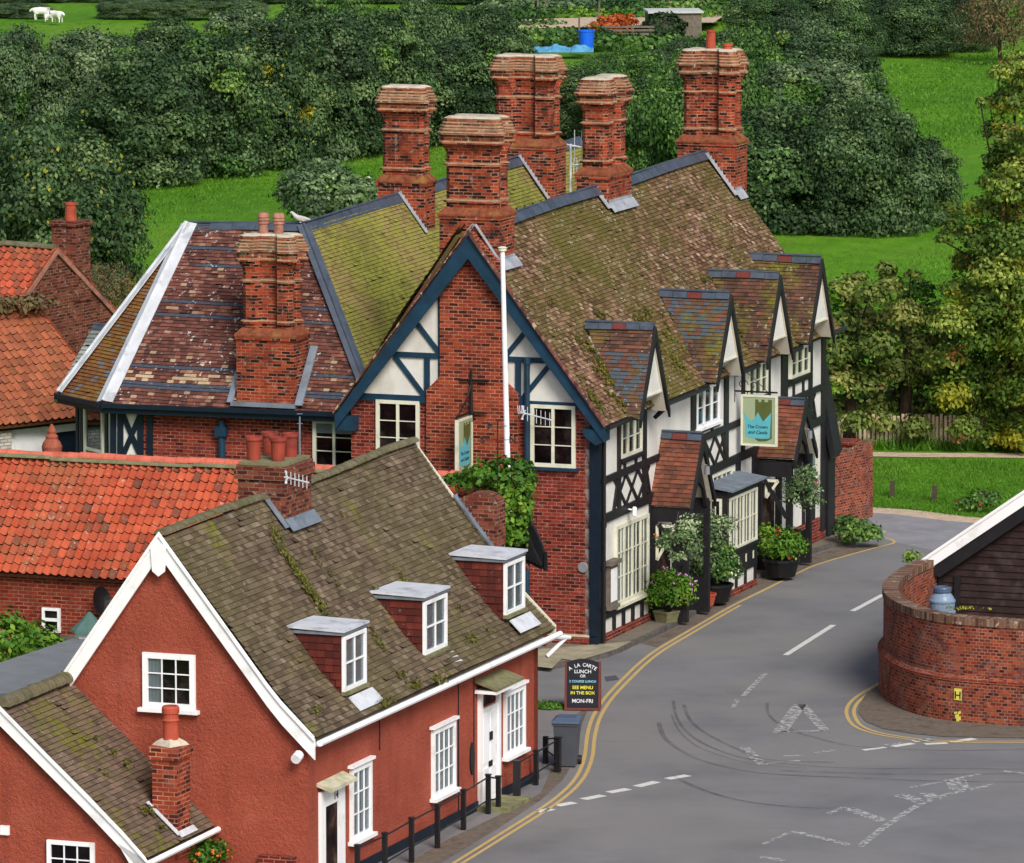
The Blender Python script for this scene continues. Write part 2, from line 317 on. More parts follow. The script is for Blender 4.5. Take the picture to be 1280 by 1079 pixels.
def mk_grass():
    n = NT('grass', .9, .1); c = n.ramp(n.noise(.055, detail=7, rough=.6), [(.3, S(80, 130, 34)), (.5, S(102, 156, 36)), (.7, S(130, 172, 54))])
    c = n.mix(n.math('MULTIPLY', n.val(n.noise(.22, detail=7, rough=.7), .5, .68), .45), c, S(92, 122, 48))
    c = n.mix(n.val(n.noise(1.4, detail=6, rough=.7, stretch=(1, .35, 1)), .35, .7), c, n.mix(1.0, c, (.62, .7, .6, 1), 'MULTIPLY'))
    c = n.mix(n.math('MULTIPLY', n.val(n.noise(.4, detail=6, stretch=(.4, 1, 1)), .6, .75), .35), c, S(128, 150, 66))
    n.bump(n.noise(4, detail=5, rough=.7), .9, .25); return n.col(c)
M['grass'] = mk_grass()
M['rough_ground'] = mk_plain('rough_ground', S(74, 92, 42), .95, .4, .3, .05, bump=.8, dirt=S(104, 102, 66))
M['blade'] = mk_leaf('grass_blade', S(76, 124, 32), S(98, 150, 38), S(128, 172, 58), .3)
M['bark'] = mk_plain('bark', S(66, 56, 46), .95, .35, 6, .05, bump=.6)
M['leaf_dark'] = mk_leaf('leaf_dark', S(38, 60, 36), S(70, 100, 56), S(128, 154, 96))
M['leaf_mid'] = mk_leaf('leaf_mid', S(46, 80, 36), S(84, 124, 52), S(142, 172, 84))
M['leaf_grey'] = mk_leaf('leaf_grey', S(60, 82, 56), S(96, 122, 80), S(148, 168, 120))
M['leaf_oak'] = mk_leaf('leaf_oak', S(60, 88, 30), S(108, 136, 46), S(178, 184, 88))
M['leaf_chest'] = mk_leaf('leaf_chestnut', S(66, 86, 36), S(108, 126, 54), S(170, 166, 92))
M['leaf_yellow'] = mk_leaf('leaf_yellow', S(120, 130, 36), S(160, 160, 44), S(190, 180, 60))
M['leaf_bright'] = mk_leaf('leaf_bright', S(52, 92, 26), S(86, 132, 34), S(150, 178, 60))
M['leaf_silver'] = mk_leaf('leaf_silver', S(74, 100, 60), S(116, 144, 92), S(184, 200, 156))
M['leaf_orange'] = mk_leaf('leaf_orange', S(150, 60, 24), S(204, 92, 34), S(226, 130, 60))
M['leaf_brown'] = mk_leaf('leaf_brown', S(86, 76, 50), S(116, 100, 66), S(150, 120, 80))
M['fl_pink'] = mk_plain('pink_petals', S(214, 150, 206), .7, .2, 20)
M['fl_red'] = mk_plain('red_petals', S(196, 42, 60), .7, .2, 20)
M['fl_orange'] = mk_plain('orange_petals', S(222, 110, 34), .7, .2, 20)
M['fl_white'] = mk_plain('white_petals', S(236, 226, 214), .7, .1, 20)
M['post_wood'] = mk_plain('dark_post_wood', S(80, 68, 62), .9, .2, 6, .1, bump=.3)
M['wood'] = mk_plain('weathered_wood', S(112, 104, 94), .9, .3, 6, .1, bump=.3)
M['dark_board'] = mk_plain('dark_weatherboard', S(50, 38, 37), .8, .35, 3, .15, bump=.4, dirt=S(84, 70, 66))
M['bin'] = mk_plain('grey_plastic', S(74, 78, 86), .5, .08, 4, .4)
M['bin_lid'] = mk_plain('blue_grey_plastic', S(76, 92, 116), .4, .08, 4, .5)
M['churn'] = mk_plain('blue_grey_drum', S(122, 142, 164), .4, .12, 4, .5, dirt=S(90, 104, 120))
M['slab'] = mk_plain('lead_green', S(150, 166, 156), .6, .15, 4, .3, dirt=S(110, 130, 116))
M['hood'] = mk_plain('lichened_hood', S(198, 196, 172), .8, .15, 6, .2, dirt=S(160, 160, 120))
M['mossslab'] = mk_plain('mossy_slab', S(124, 122, 92), .9, .25, 5, .1, bump=.3, dirt=S(92, 96, 54))
M['tarp'] = mk_plain('black_tarpaulin', S(20, 20, 23), .5, .3, 5, .4)
M['navy'] = mk_plain('navy_paint', S(18, 32, 46), .5, .2, 4, .3)
M['chalk_board'] = mk_plain('chalkboard', S(20, 24, 36), .6, .1, 5, .3)
M['mahogany'] = mk_plain('red_brown_wood', S(104, 44, 36), .5, .15, 8, .4)
M['chalk_white'] = mk_plain('chalk_white', S(220, 224, 230), .9, .05, 9)
M['chalk_blue'] = mk_plain('chalk_blue', S(140, 200, 222), .9, .05, 9)
M['chalk_yellow'] = mk_plain('chalk_yellow', S(232, 226, 70), .9, .05, 9)
M['sign_green'] = mk_plain('sage_green_paint', S(156, 172, 138), .5, .05, 3)
M['sign_olive'] = mk_plain('olive_paint', S(86, 96, 50), .5, .1, 3)
M['sign_teal'] = mk_plain('teal_paint', S(92, 178, 190), .5, .06, 3)
M['sign_ink'] = mk_plain('dark_teal_ink', S(20, 70, 84), .5, .05, 3)
M['yellow_plate'] = mk_plain('yellow_plate', S(226, 216, 96), .5, .06, 6)
M['stone_grey'] = mk_plain('grey_disc', S(130, 134, 138), .6, .1, 6)
M['netting'] = mk_plain('blue_netting', S(84, 150, 190), .8, .3, 3)
M['tub_blue'] = mk_plain('blue_plastic', S(24, 100, 222), .5, .1, 3)
M['soil_roof'] = mk_plain('flat_roof_felt', S(122, 126, 128), .9, .12, 2, .1)
M['copper'] = mk_plain('green_roof', S(84, 116, 108), .7, .15, 4, .2)
# ------------------------------------------------------------------ roof builders
def clip_s(poly, t):                       # s-interval of a convex polygon (s,t) at height t
    xs = []
    for (s0, t0), (s1, t1) in zip(poly, poly[1:] + poly[:1]):
        if (t0 - t) * (t1 - t) <= 0 and abs(t0 - t1) > 1e-9: xs.append(s0 + (s1 - s0) * (t - t0) / (t1 - t0))
    return (min(xs), max(xs)) if len(xs) > 1 else None
def wob(p): return .018 * math.sin(p.x * .9 + p.y * .37) + .015 * math.sin(p.y * .8 - p.z * 1.3) + .012 * math.sin(p.x * 2.1 + p.z * 1.7)
def to_st(P0, S, T, pts): return [((p - P0).dot(S), (p - P0).dot(T)) for p in pts]
def plane_of(P0, P1, P2):                  # eave start, eave end, any upper point
    S_ = (P1 - P0).normalized(); N = S_.cross(P2 - P0).normalized()
    if N.z < 0: N = -N
    T_ = N.cross(S_).normalized()
    if T_.z < 0: T_ = -T_
    return S_, T_, N
def tile_face(mb, P0, P1, P2, pts, gauge=.1, tw=.165, th=.026, tv=None, m=0, amp=1.0, slab=.1, mslab=None, off=.0, hol=None):
    S_, T_, N = plane_of(P0, P1, P2); P0 = P0 + N * off; poly = to_st(P0, S_, T_, pts)
    tmin = min(p[1] for p in poly); tmax = max(p[1] for p in poly); n = max(1, int(round((tmax - tmin) / gauge))); g = (tmax - tmin) / n
    at = lambda s, t, h: (lambda p: p + N * (h + amp * wob(p)))(P0 + S_ * s + T_ * t)
    for k in range(n):
        t0 = tmin + k * g; t1 = t0 + g; a = clip_s(poly, t0 + 1e-4); b = clip_s(poly, t1 - 1e-4)
        if not a or not b: continue
        lo = min(a[0], b[0]); hi = max(a[1], b[1]); s = lo - (k % 2) * tw / 2 - random.random() * .03
        while s < hi:
            e = s + tw * random.uniform(.93, 1.07)
            bs0, bs1 = max(s, a[0]), min(e, a[1]); ts0, ts1 = max(s, b[0]), min(e, b[1])
            if bs1 - bs0 > .004 or ts1 - ts0 > .004:
                bs1 = max(bs0, bs1); ts1 = max(ts0, ts1)
                sm = (s + e) / 2
                if not (hol and any(x0 < sm < x1 and y0 < t0 + g / 2 < y1 for x0, x1, y0, y1 in hol)):
                    v = random.random() * .97 if tv is None else tv(k, n, sm, t0)
                    h = th * random.uniform(.8, 1.25) + (random.random() < .012) * .03; h2 = h + random.uniform(-.004, .004)
                    A, B, C, D = at(bs0, t0, h), at(bs1 - .004, t0, h2), at(ts1 - .004, t1, .004), at(ts0, t1, .004)
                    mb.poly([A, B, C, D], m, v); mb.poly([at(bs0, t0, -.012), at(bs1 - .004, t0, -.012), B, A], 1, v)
            s = e
    if slab:
        q = [P0 + S_ * s + T_ * min(t, tmax - .28) - N * (.012 + .04) for s, t in poly]
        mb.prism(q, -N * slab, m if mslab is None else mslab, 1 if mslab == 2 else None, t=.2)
def pantiles(mb, P0, P1, P2, pts, gauge=.27, tw=.21, tv=None, m=0, slab=.1, mslab=None):
    S_, T_, N = plane_of(P0, P1, P2); poly = to_st(P0, S_, T_, pts)
    tmin = min(p[1] for p in poly); tmax = max(p[1] for p in poly); n = max(1, int(round((tmax - tmin) / gauge))); g = (tmax - tmin) / n
    X = [0, .12, .3, .5, .7, .86, 1]; Hh = [.082, .055, .008, -.005, .004, .04, .082]
    for k in range(n):
        t0 = tmin + k * g; t1 = t0 + g; a = clip_s(poly, t0 + 1e-4); b = clip_s(poly, t1 - 1e-4)
        if not a or not b: continue
        lo = min(a[0], b[0]); hi = max(a[1], b[1]); nn = int((hi - lo) / tw) + 1
        for i in range(nn):
            s = lo + i * tw; v = random.random() if tv is None else tv(k, n, s, t0)
            lift = random.uniform(.028, .045); tl = random.uniform(-.006, .006); dx = random.uniform(-.008, .008)
            row0 = []; row1 = []; row2 = []
            for x, h in zip(X, Hh):
                ss = s + x * (tw + .012) + dx; sb = min(max(ss, a[0]), a[1]); st = min(max(ss, b[0]), b[1])
                p = P0 + S_ * sb + T_ * (t0 - .015); q = P0 + S_ * st + T_ * (t1 + .02)
                row0.append(p + N * (h + lift + tl * x + wob(p))); row1.append(q + N * (h + wob(q))); row2.append(p + N * (h - .012 + wob(p)))
            for j in range(6):
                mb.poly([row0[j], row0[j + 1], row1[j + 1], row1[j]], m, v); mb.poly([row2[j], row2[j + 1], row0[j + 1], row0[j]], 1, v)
    if slab: mb.prism([P0 + S_ * s + T_ * t - N * .03 for s, t in poly], -N * slab, m if mslab is None else mslab, t=.1)
def ridge_round(mb, a, b, r=.13, seg=.42, m=0, n=8, flat=.75, rnd=.012):
    a = Vector(a); b = Vector(b); L = (b - a).length; d = (b - a) / L; x = d.cross(Z).normalized(); y = x.cross(d)
    k = max(1, int(L / seg)); seg = L / k
    for i in range(k):
        rr = r * random.uniform(.95, 1.06); o0 = a + d * (i * seg) + V(0, 0, random.uniform(-rnd, rnd) + wob(a + d * i * seg)); o1 = o0 + d * (seg - .012)
        def ring(o, rr): return [o + x * (math.cos(math.pi * j / n) * rr) + y * (math.sin(math.pi * j / n) * rr * flat) for j in range(n + 1)]
        A = ring(o0, rr * 1.05); B = ring(o1, rr * .97); t = random.random()
        for j in range(n): mb.poly([A[j], A[j + 1], B[j + 1], B[j]], m, t)
        mb.poly(A, m, t); mb.poly(B[::-1], m, t)
def ridge_wing(mb, a, b, Ta, Tb, wd=.2, seg=.45, m=0, th=.03, m2=None):   # folded lead ridge: Ta, Tb point down each slope
    a = Vector(a); b = Vector(b); L = (b - a).length; d = (b - a) / L; k = max(1, int(L / seg)); seg = L / k
    for i in range(k):
        o = a + d * (i * seg) + V(0, 0, wob(a + d * i * seg)); mm = m2 if (m2 is not None and i == k // 2) else m
        for T_ in (Ta, Tb):
            N = d.cross(T_).normalized()
            if N.z < 0: N = -N
            mb.obox(o, d, T_, N, .0, seg - .012, -.0, wd, .02, .02 + th, mm)
    mb.tube(a + Z * .05, b + Z * .05, .035, .035, 8, m)

# ------------------------------------------------------------------ windows
def window(root, P, R, N, w, h, cols, rows, mull=(), fr=.07, bar=.022, mat='white', sill=True, curtain=0, depth=.07, name='window', sillmat=None, label=None, heavy=.07, transom=(), sillout=.12, ends=.08):
    U = Z; f = MB()
    f.obox(P, R, U, N, 0, fr, 0, h, 0, depth); f.obox(P, R, U, N, w - fr, w, 0, h, 0, depth)
    f.obox(P, R, U, N, fr, w - fr, 0, fr, 0, depth - .003); f.obox(P, R, U, N, fr, w - fr, h - fr, h, 0, depth - .003)
    for x in mull: f.obox(P, R, U, N, x * w - heavy / 2, x * w + heavy / 2, fr, h - fr, .0, depth - .006)
    for y in transom: f.obox(P, R, U, N, fr, w - fr, y * h - heavy / 2, y * h + heavy / 2, .0, depth - .009)
    fo = f.build(name, M[mat], root)
    if label: fo['label'] = label
    b = MB()
    for i in range(1, cols):
        x = fr + (w - 2 * fr) * i / cols
        if min([abs(x - q * w) for q in mull] + [9]) > .04: b.obox(P, R, U, N, x - bar / 2, x + bar / 2, fr, h - fr, .026, depth - .015)
    for j in range(1, rows):
        y = fr + (h - 2 * fr) * j / rows
        if min([abs(y - q * h) for q in transom] + [9]) > .04: b.obox(P, R, U, N, fr, w - fr, y - bar / 2, y + bar / 2, .028, depth - .017)
    if b.v: b.build('glazing_bars', M[mat], fo)
    g = MB(); g.obox(P, R, U, N, fr * .8, w - fr * .8, fr * .8, h - fr * .8, .021, .025); g.build('pane', M['glass'], fo)
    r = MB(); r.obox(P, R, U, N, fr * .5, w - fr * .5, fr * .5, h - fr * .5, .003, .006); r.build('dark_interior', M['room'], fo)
    if curtain:
        c = MB()
        def cur(x0, x1, y0, y1, nw):
            k = nw * 4
            for i in range(k):
                a = x0 + (x1 - x0) * i / k; bb = x0 + (x1 - x0) * (i + 1) / k
                za = .010 + .004 * math.sin(i * 1.571); zb = .010 + .004 * math.sin((i + 1) * 1.571)
                c.poly([P + R * a + U * y0 + N * za, P + R * bb + U * y0 + N * zb, P + R * bb + U * y1 + N * zb, P + R * a + U * y1 + N * za])
        if curtain == 1: cur(fr, w * .30, fr, h - fr, 4); cur(w * .74, w - fr, fr, h - fr, 4)
        if curtain == 2: cur(fr, w - fr, fr, h - fr, 12)
        if curtain == 3: cur(fr, w * .36, fr, h - fr, 4)
        if curtain == 4: c.obox(P, R, U, N, fr, w - fr, h * .72, h - fr, .009, .013)
        c.build('curtain', M['blind' if curtain == 4 else 'curtain'], fo)
    if sill:
        s_ = MB(); s_.obox(P, R, U, N, -ends, w + ends, -.075, -.002, 0, sillout); s_.build('sill', M[sillmat or mat], fo)
    return fo

# ------------------------------------------------------------------ ornamental chimney stacks
def stack_plan(a, b, nf, ns):              # half sizes a (along v), b (along u); notches on front/side
    c = min(a, b) * .30; pts = []
    def side(p, q, notch):
        p = np.array(p); q = np.array(q); d = q - p; L = np.linalg.norm(d); d = d / L; n = np.array([-d[1], d[0]])  # inward normal for ccw order
        if not notch: return [p, q]
        dp = min(.26, min(a, b) * .45); w_ = L * .17
        m0 = p + d * (L / 2 - w_); m1 = p + d * (L / 2 + w_); e = dp * .6
        return [p, m0 - d * e, m0 + n * dp, m1 + n * dp, m1 + d * e, q]
    corners = [((-a + c, -b), (a - c, -b), nf), ((a, -b + c), (a, b - c), ns), ((a - c, b), (-a + c, b), nf), ((-a, b - c), (-a, -b + c), ns)]
    for p, q, nt_ in corners: pts += side(p, q, nt_)
    return np.array(pts)
def chimney(F, root, u0, v0, v1, dep, zb, zl, zt, nf, ns, pots=(), name='chimney', label=None, capk=1.0, baseext=.04):
    """u0 front face, v0<v1 sides, dep depth, zb base bottom (inside roof), zl ledge, zt top"""
    a = (v1 - v0) / 2; b = dep / 2; cu = u0 + b; cv = (v0 + v1) / 2
    base = MB(); base.fbox(F, u0, u0 + dep, v0, v1, zb, zl - .12)
    base.fbox(F, u0 - .035, u0 + dep + .035, v0 - .035, v1 + .035, zl - .12, zl - .045)
    bo = base.build(name, M['brick_chimney'], root)
    if label: bo['label'] = label
    a2 = a - .10; b2 = b - .08 if b > .45 else b - .05
    plan = stack_plan(a2, b2, nf, ns)
    def ring(e, z):
        k = np.array([(a2 + e) / a2, (b2 + e) / b2]); return [F.W(cu + p[1] * k[1], cv + p[0] * k[0], z) for p in plan]
    led = MB()
    e0 = .14
    L0 = [F.W(cu + y, cv + x, zl - .045) for x, y in ((-a - .045, -b - .045), (a + .045, -b - .045), (a + .045, b + .045), (-a - .045, b + .045))]
    L1 = [F.W(cu + y, cv + x, zl + .0) for x, y in ((-a - .045, -b - .045), (a + .045, -b - .045), (a + .045, b + .045), (-a - .045, b + .045))]
    L2 = [F.W(cu + y, cv + x, zl + .17) for x, y in ((-a2 * .97, -b2 * .97), (a2 * .97, -b2 * .97), (a2 * .97, b2 * .97), (-a2 * .97, b2 * .97))]
    for A, B in ((L0, L1), (L1, L2)):
        for k in range(4): j = (k + 1) % 4; led.poly([A[k], A[j], B[j], B[k]])
    led.build('sloping_ledge', M['ledge'], bo)
    H = zt - zl; sh = MB()
    prof = [(0, zl + .0), (0, zl + .26), (.06, zl + .27), (.06, zl + .32), (0, zl + .36), (0, zt - 1.18), (.06, zt - 1.17), (.06, zt - 1.13), (0, zt - 1.09), (.0, zt - .86), (.10, zt - .64)]
    def loft(mb, prof):
        R_ = [ring(e * capk, z) for e, z in prof]; n = len(plan)
        for (A, B), (p0, p1_) in zip(zip(R_[:-1], R_[1:]), zip(prof[:-1], prof[1:])):
            top = p1_[0] < p0[0] - .01
            for k in range(n): j = (k + 1) % n; mb.poly([A[k], A[j], B[j], B[k]], 1 if top else 0)
    loft(sh, prof); sh.build('shaft', [M['brick_chimney'], M['weathered_top']], bo)
    cp = MB(); loft(cp, [(.10, zt - .642), (.165, zt - .64), (.165, zt - .60), (.12, zt - .56), (.12, zt - .42), (.19, zt - .415), (.19, zt - .37), (.15, zt - .335), (.15, zt - .29), (.12, zt - .255), (.12, zt - .22), (.09, zt - .185), (.09, zt - .14), (.055, zt - .11), (.055, zt - .03)]); cp.build('corbelled_cap', [M['cap_brick'], M['weathered_top']], bo)
    fl = MB(); R0 = ring(.05, zt - .03); R1 = ring(-.05, zt + .02); n = len(plan)
    for k in range(n): j = (k + 1) % n; fl.poly([R0[k], R0[j], R1[j], R1[k]])
    fl.poly(R1); fl.build('mortar_top', M['mortar'], bo)
    for (du, dv, r, h, mt, kind) in pots:
        c = F.W(cu + du, cv + dv, zt); p_ = MB()
        if kind == 0: pr = [(r, 0), (r * .95, h * .55), (r * .9, h * .92), (r * 1.02, h * .93), (r * 1.02, h), (r * .8, h), (r * .8, h - .1)]
        elif kind == 1: pr = [(r * .85, 0), (r * .85, h * .45), (r * 1.05, h * .5), (r * .95, h * .6), (r * 1.1, h * .66), (r * .98, h * .75), (r * 1.1, h * .8), (r * 1.0, h * .9), (r * .8, h), (r * .6, h), (r * .6, h - .1)]
        else: pr = [(r, 0), (r, h * .5), (r * 1.15, h * .6), (r * 1.15, h), (r * .9, h), (r * .9, h - .05)]
        p_.lathe(c, pr, 14); p_.build('chimney_pot', M[mt], bo, smooth=False)
    return bo
M['weathered_top'] = mk_plain('weathered_brick_top', S(156, 126, 98), .9, .3, 6, .1, dirt=S(110, 82, 66))
M['ledge'] = mk_plain('lichen_ledge', S(128, 74, 52), .9, .4, 7, .1, bump=.4, dirt=S(150, 122, 62))
def flashing(mb, F, u0, v_ridge, z_ridge, v_low, z_low, w=.22, m=0, h=.18, steps=True):  # stepped lead beside a stack: on plane u=u0 and lying on roof
    A = F.W(u0, v_ridge, z_ridge); B = F.W(u0, v_low, z_low); d = (B - A).normalized(); N = (-F.u)
    side = F.u.cross(d).normalized()
    if side.z < 0: side = -side
    mb.obox(A, d, -F.u, side, 0, (B - A).length, -.0, w, .03, .05, m)
    L = (B - A).length; n = max(3, int(L / .12))
    for k in range(n):
        p = A + d * (L * k / n); mb.poly([p - F.u * .012 + side * 0, p + d * (L / n * .95) - F.u * .012, p + side * h * .55 - F.u * .012], m)

def apron(F, u0, u1, v0, mat, parent, wd=.26):
    zr = 5.46 + (v0 + .33) * 1.318 + .014 * u0; A = F.W(u0, v0, zr + .02); d = (F.W(0, -1, -1.318) - F.W(0, 0, 0)).normalized(); n = F.u.cross(d); n = n if n.z > 0 else -n
    mb = MB(); mb.obox(A, F.u, d, n, -.05, u1 - u0 + .05, -.02, wd, .03, .06); mb.obox(A, F.u, Z, -F.v, 0, u1 - u0, 0, .12, 0, .02); mb.build('lead_flashing', M[mat], parent)
# ------------------------------------------------------------------ foliage
def leaves_mesh(name, P, Nn, size, tv, mats, mi=None, fold=True, aspect=.62):
    n = len(P); rnd = rng.normal(size=(n, 3)); Nn = Nn / np.linalg.norm(Nn, axis=1, keepdims=True)
    a = np.cross(Nn, rnd); a /= np.linalg.norm(a, axis=1, keepdims=True) + 1e-9; b = np.cross(Nn, a)
    s = np.asarray(size).reshape(-1, 1) * np.ones((n, 1))
    q = np.stack([P - a * s, P - b * s * aspect + Nn * s * .12, P + a * s, P + b * s * aspect + Nn * s * .12], 1).reshape(-1, 3)
    me = bpy.data.meshes.new(name); me.vertices.add(4 * n); me.vertices.foreach_set('co', q.astype(np.float32).ravel())
    me.loops.add(4 * n); me.loops.foreach_set('vertex_index', np.arange(4 * n, dtype=np.int32)); me.polygons.add(n)
    me.polygons.foreach_set('loop_start', np.arange(0, 4 * n, 4, dtype=np.int32)); me.polygons.foreach_set('loop_total', np.full(n, 4, dtype=np.int32))
    for m in mats: me.materials.append(m)
    me.polygons.foreach_set('material_index', (np.zeros(n) if mi is None else mi).astype(np.int32))
    at = me.attributes.new('tv', 'FLOAT', 'FACE'); at.data.foreach_set('value', tv.astype(np.float32)); me.update(calc_edges=True); return me
def blob_leaves(blobs, dens, jit=.25, up=-.5, fill=.35):
    """blobs: (centre, radii); returns points, normals, tv"""
    Ps, Ns, Ts = [], [], []
    C_ = np.array([b[0] for b in blobs], float); R_ = np.array([b[1] for b in blobs], float)
    for k, (c, r) in enumerate(zip(C_, R_)):
        ar = 4 * math.pi * ((r[0] * r[1]) ** 1.6 / 3 + (r[0] * r[2]) ** 1.6 / 3 + (r[1] * r[2]) ** 1.6 / 3) ** (1 / 1.6); n = int(ar * dens)
        d = rng.normal(size=(n, 3)); d /= np.linalg.norm(d, axis=1, keepdims=True); d = d[d[:, 2] > (up if k == 0 else max(up, -.45)) + rng.normal(size=n) * .2]
        lump = 1 + .16 * np.sin(d[:, 0] * 7 + k * 1.7) * np.sin(d[:, 1] * 6 + k) + .12 * np.sin(d[:, 2] * 9 + k * 2.3)
        rad = lump * (1 - np.abs(rng.normal(size=len(d))) * jit * .6 + rng.normal(size=len(d)) * jit * .25)
        P = c + d * r * rad[:, None]; keep = np.ones(len(P), bool)
        for j in range(len(C_)):
            if j == k: continue
            keep &= (((P - C_[j]) / R_[j]) ** 2).sum(1) > .5
        P = P[keep]; d = d[keep]; Ps.append(P); Ns.append(d + rng.normal(size=d.shape) * .45 + np.array([0, 0, .25]))
        Ts.append(np.clip(rng.normal(.42 + rng.normal() * .18, .18, len(P)), 0, 1))
    return np.concatenate(Ps), np.concatenate(Ns), np.concatenate(Ts)
def crown_blobs(w, h, z0, n, seed, shape=1.0, br=(.34, .52)):
    r_ = np.random.default_rng(seed); out = [((0, 0, z0 + h * .46), (w * .60, w * .60, h * .42))]
    for k in range(n):
        a = k * 2.39996 + r_.normal() * .3; t = (k + .5) / n; ph = math.acos(1 - 1.75 * t); rr = math.sin(ph) ** shape
        s = r_.uniform(*br)
        out.append(((math.cos(a) * w * .72 * rr + r_.normal() * w * .07, math.sin(a) * w * .72 * rr + r_.normal() * w * .05, z0 + h * (.5 + .37 * math.cos(ph)) + r_.normal() * h * .03), (w * s, w * s, w * s * r_.uniform(.7, .95))))
    if z0 < 0:
        for k in range(10): a = k * .628 + r_.normal() * .2; out.append(((math.cos(a) * w * .62, math.sin(a) * w * .62, h * .10), (w * .33, w * .33, h * .16)))
    return out
def tree_trunk(h, z0, w, r, seed, n=6):
    r_ = random.Random(seed); mb = MB(); top = V(r_.uniform(-.2, .2), r_.uniform(-.2, .2), z0 + h * .35)
    z0 = max(z0, .4); mb.tube((0, 0, -.3), (0, 0, z0 * .6), r * 1.25, r * .9, 9); mb.tube((0, 0, z0 * .6), top, r * .9, r * .55, 9)
    for k in range(n):
        a = k * 2.4 + r_.random(); p = V(0, 0, z0 * .6 + (top.z - z0 * .6) * r_.uniform(.1, 1)); q = V(math.cos(a) * w * .6, math.sin(a) * w * .6, z0 + h * r_.uniform(.3, .75)); m_ = p.lerp(q, .5) + Z * .2
        mb.tube(p, m_, r * .4, r * .26, 6); mb.tube(m_, q, r * .26, r * .08, 6)
        for s_ in range(2):
            e = q + V(r_.uniform(-1, 1), r_.uniform(-1, 1), r_.uniform(.1, .8)) * w * .25; mb.tube(m_, e, r * .16, r * .05, 5)
    return mb
TREE_LIB = {}
def lib_crown(key, w, h, z0, n, leaf, dens, mat, seed, trunk_r=.22, mat2=None, k2=0.0, shape=1.0, br=(.34, .52), jit=.25, up=-.6):
    P, N_, T = blob_leaves(crown_blobs(w, h, z0, n, seed, shape, br), dens, jit, up)
    mi = None; mats = [M[mat]]
    if mat2: mats.append(M[mat2]); f = np.sin(P[:, 0] * 1.3 + seed) * np.sin(P[:, 1] * 1.1) * np.sin(P[:, 2] * 1.5 + 1); mi = ((f > 1 - k2 * 2) | (rng.random(len(P)) < k2 * .25)).astype(int)
    me = leaves_mesh(key, P, N_, leaf * rng.uniform(.7, 1.25, len(P)), T, mats, mi)
    tm = tree_trunk(h, z0, w, trunk_r, seed); to = tm.build('trunk', M['bark']); tme = to.data; bpy.data.objects.remove(to)
    TREE_LIB[key] = (me, tme, h + z0, w)
def plant_tree(key, name, label, cat, loc, height, width, group=None, rz=0.0):
    me, tme, h0, w0 = TREE_LIB[key]; r = thing(name, label, cat, loc, group)
    for n_, m_ in (('trunk', tme), ('crown', me)):
        o = bpy.data.objects.new(n_, m_); COL.objects.link(o); o.parent = r; o.rotation_euler = (0, 0, rz)
        o.scale = (width / (2 * w0), width / (2 * w0), height / h0)
    return r
def shrub(root, name, blobs, leaf, dens, mat, fl=None, flk=.0, fls=1.0, jit=.45, up=-.9, flup=-.3):
    P, N_, T = blob_leaves(blobs, dens, jit, up); mi = np.zeros(len(P)); mats = [M[mat]]; sz = leaf * rng.uniform(.7, 1.3, len(P))
    me = leaves_mesh(name, P, N_, sz, T, mats, mi); o = bpy.data.objects.new(name, me); COL.objects.link(o); o.parent = root
    if fl:
        idx = rng.random(len(P)) < flk; Q = P[idx]; 
        cl = []; cn = []; cm = []
        for q, nn in zip(Q, N_[idx]):
            nn = nn / np.linalg.norm(nn); m_ = rng.integers(0, len(fl))
            for k in range(5): cl.append(q + nn * .05 * fls + rng.normal(size=3) * .028 * fls); cn.append(nn + rng.normal(size=3) * .6); cm.append(m_)
        if cl:
            me = leaves_mesh('flowers', np.array(cl), np.array(cn), np.full(len(cl), .03 * fls), rng.random(len(cl)), [M[x] for x in fl], np.array(cm), aspect=.9)
            f = bpy.data.objects.new('flowers', me); f['kind'] = 'stuff'; COL.objects.link(f); f.parent = root
    return o
def text_mesh(root, s, P, R, U, N, size, mat, name='lettering', align='CENTER', shear=0, off=0.0, spacing=1.0, ext=.002, bold=0.0):
    cu = bpy.data.curves.new('t', 'FONT'); cu.body = s; cu.size = size; cu.align_x = align; cu.extrude = ext; cu.shear = shear; cu.space_character = spacing; cu.offset = bold
    o = bpy.data.objects.new('t', cu); COL.objects.link(o); bpy.context.view_layer.update()
    me = bpy.data.meshes.new_from_object(o.evaluated_get(bpy.context.evaluated_depsgraph_get())); bpy.data.objects.remove(o)
    base = V(0, 0, 0); p = root
    while p is not None: base = base + p.location; p = p.parent
    mtx = Matrix(((R.x, U.x, N.x), (R.y, U.y, N.y), (R.z, U.z, N.z))); 
    for v_ in me.vertices: v_.co = mtx @ v_.co + P + N * (off) - base
    me.materials.clear(); me.materials.append(M[mat]); me.polygons.foreach_set('material_index', [0] * len(me.polygons)); me.update()
    t = bpy.data.objects.new(name, me); COL.objects.link(t); t.parent = root; return t
def ribbon(pts, wd, z=0.0):                 # flat strip of width wd along ground points
    out = []; pts = [Vector(p) for p in pts]
    for i, p in enumerate(pts):
        d = (pts[min(i + 1, len(pts) - 1)] - pts[max(i - 1, 0)]); d.z = 0; d.normalize(); n = V(-d.y, d.x, 0)
        out.append((p + n * wd / 2 + Z * z, p - n * wd / 2 + Z * z))
    return out
def smooth(pts, k=4):
    pts = [Vector(p) for p in pts]; out = []
    for i in range(len(pts) - 1):
        p0 = pts[max(i - 1, 0)]; p1 = pts[i]; p2 = pts[i + 1]; p3 = pts[min(i + 2, len(pts) - 1)]
        for j in range(k):
            t = j / k; out.append(.5 * ((2 * p1) + (p2 - p0) * t + (2 * p0 - 5 * p1 + 4 * p2 - p3) * t * t + (3 * p1 - p0 - 3 * p2 + p3) * t ** 3))
    out.append(pts[-1]); return out
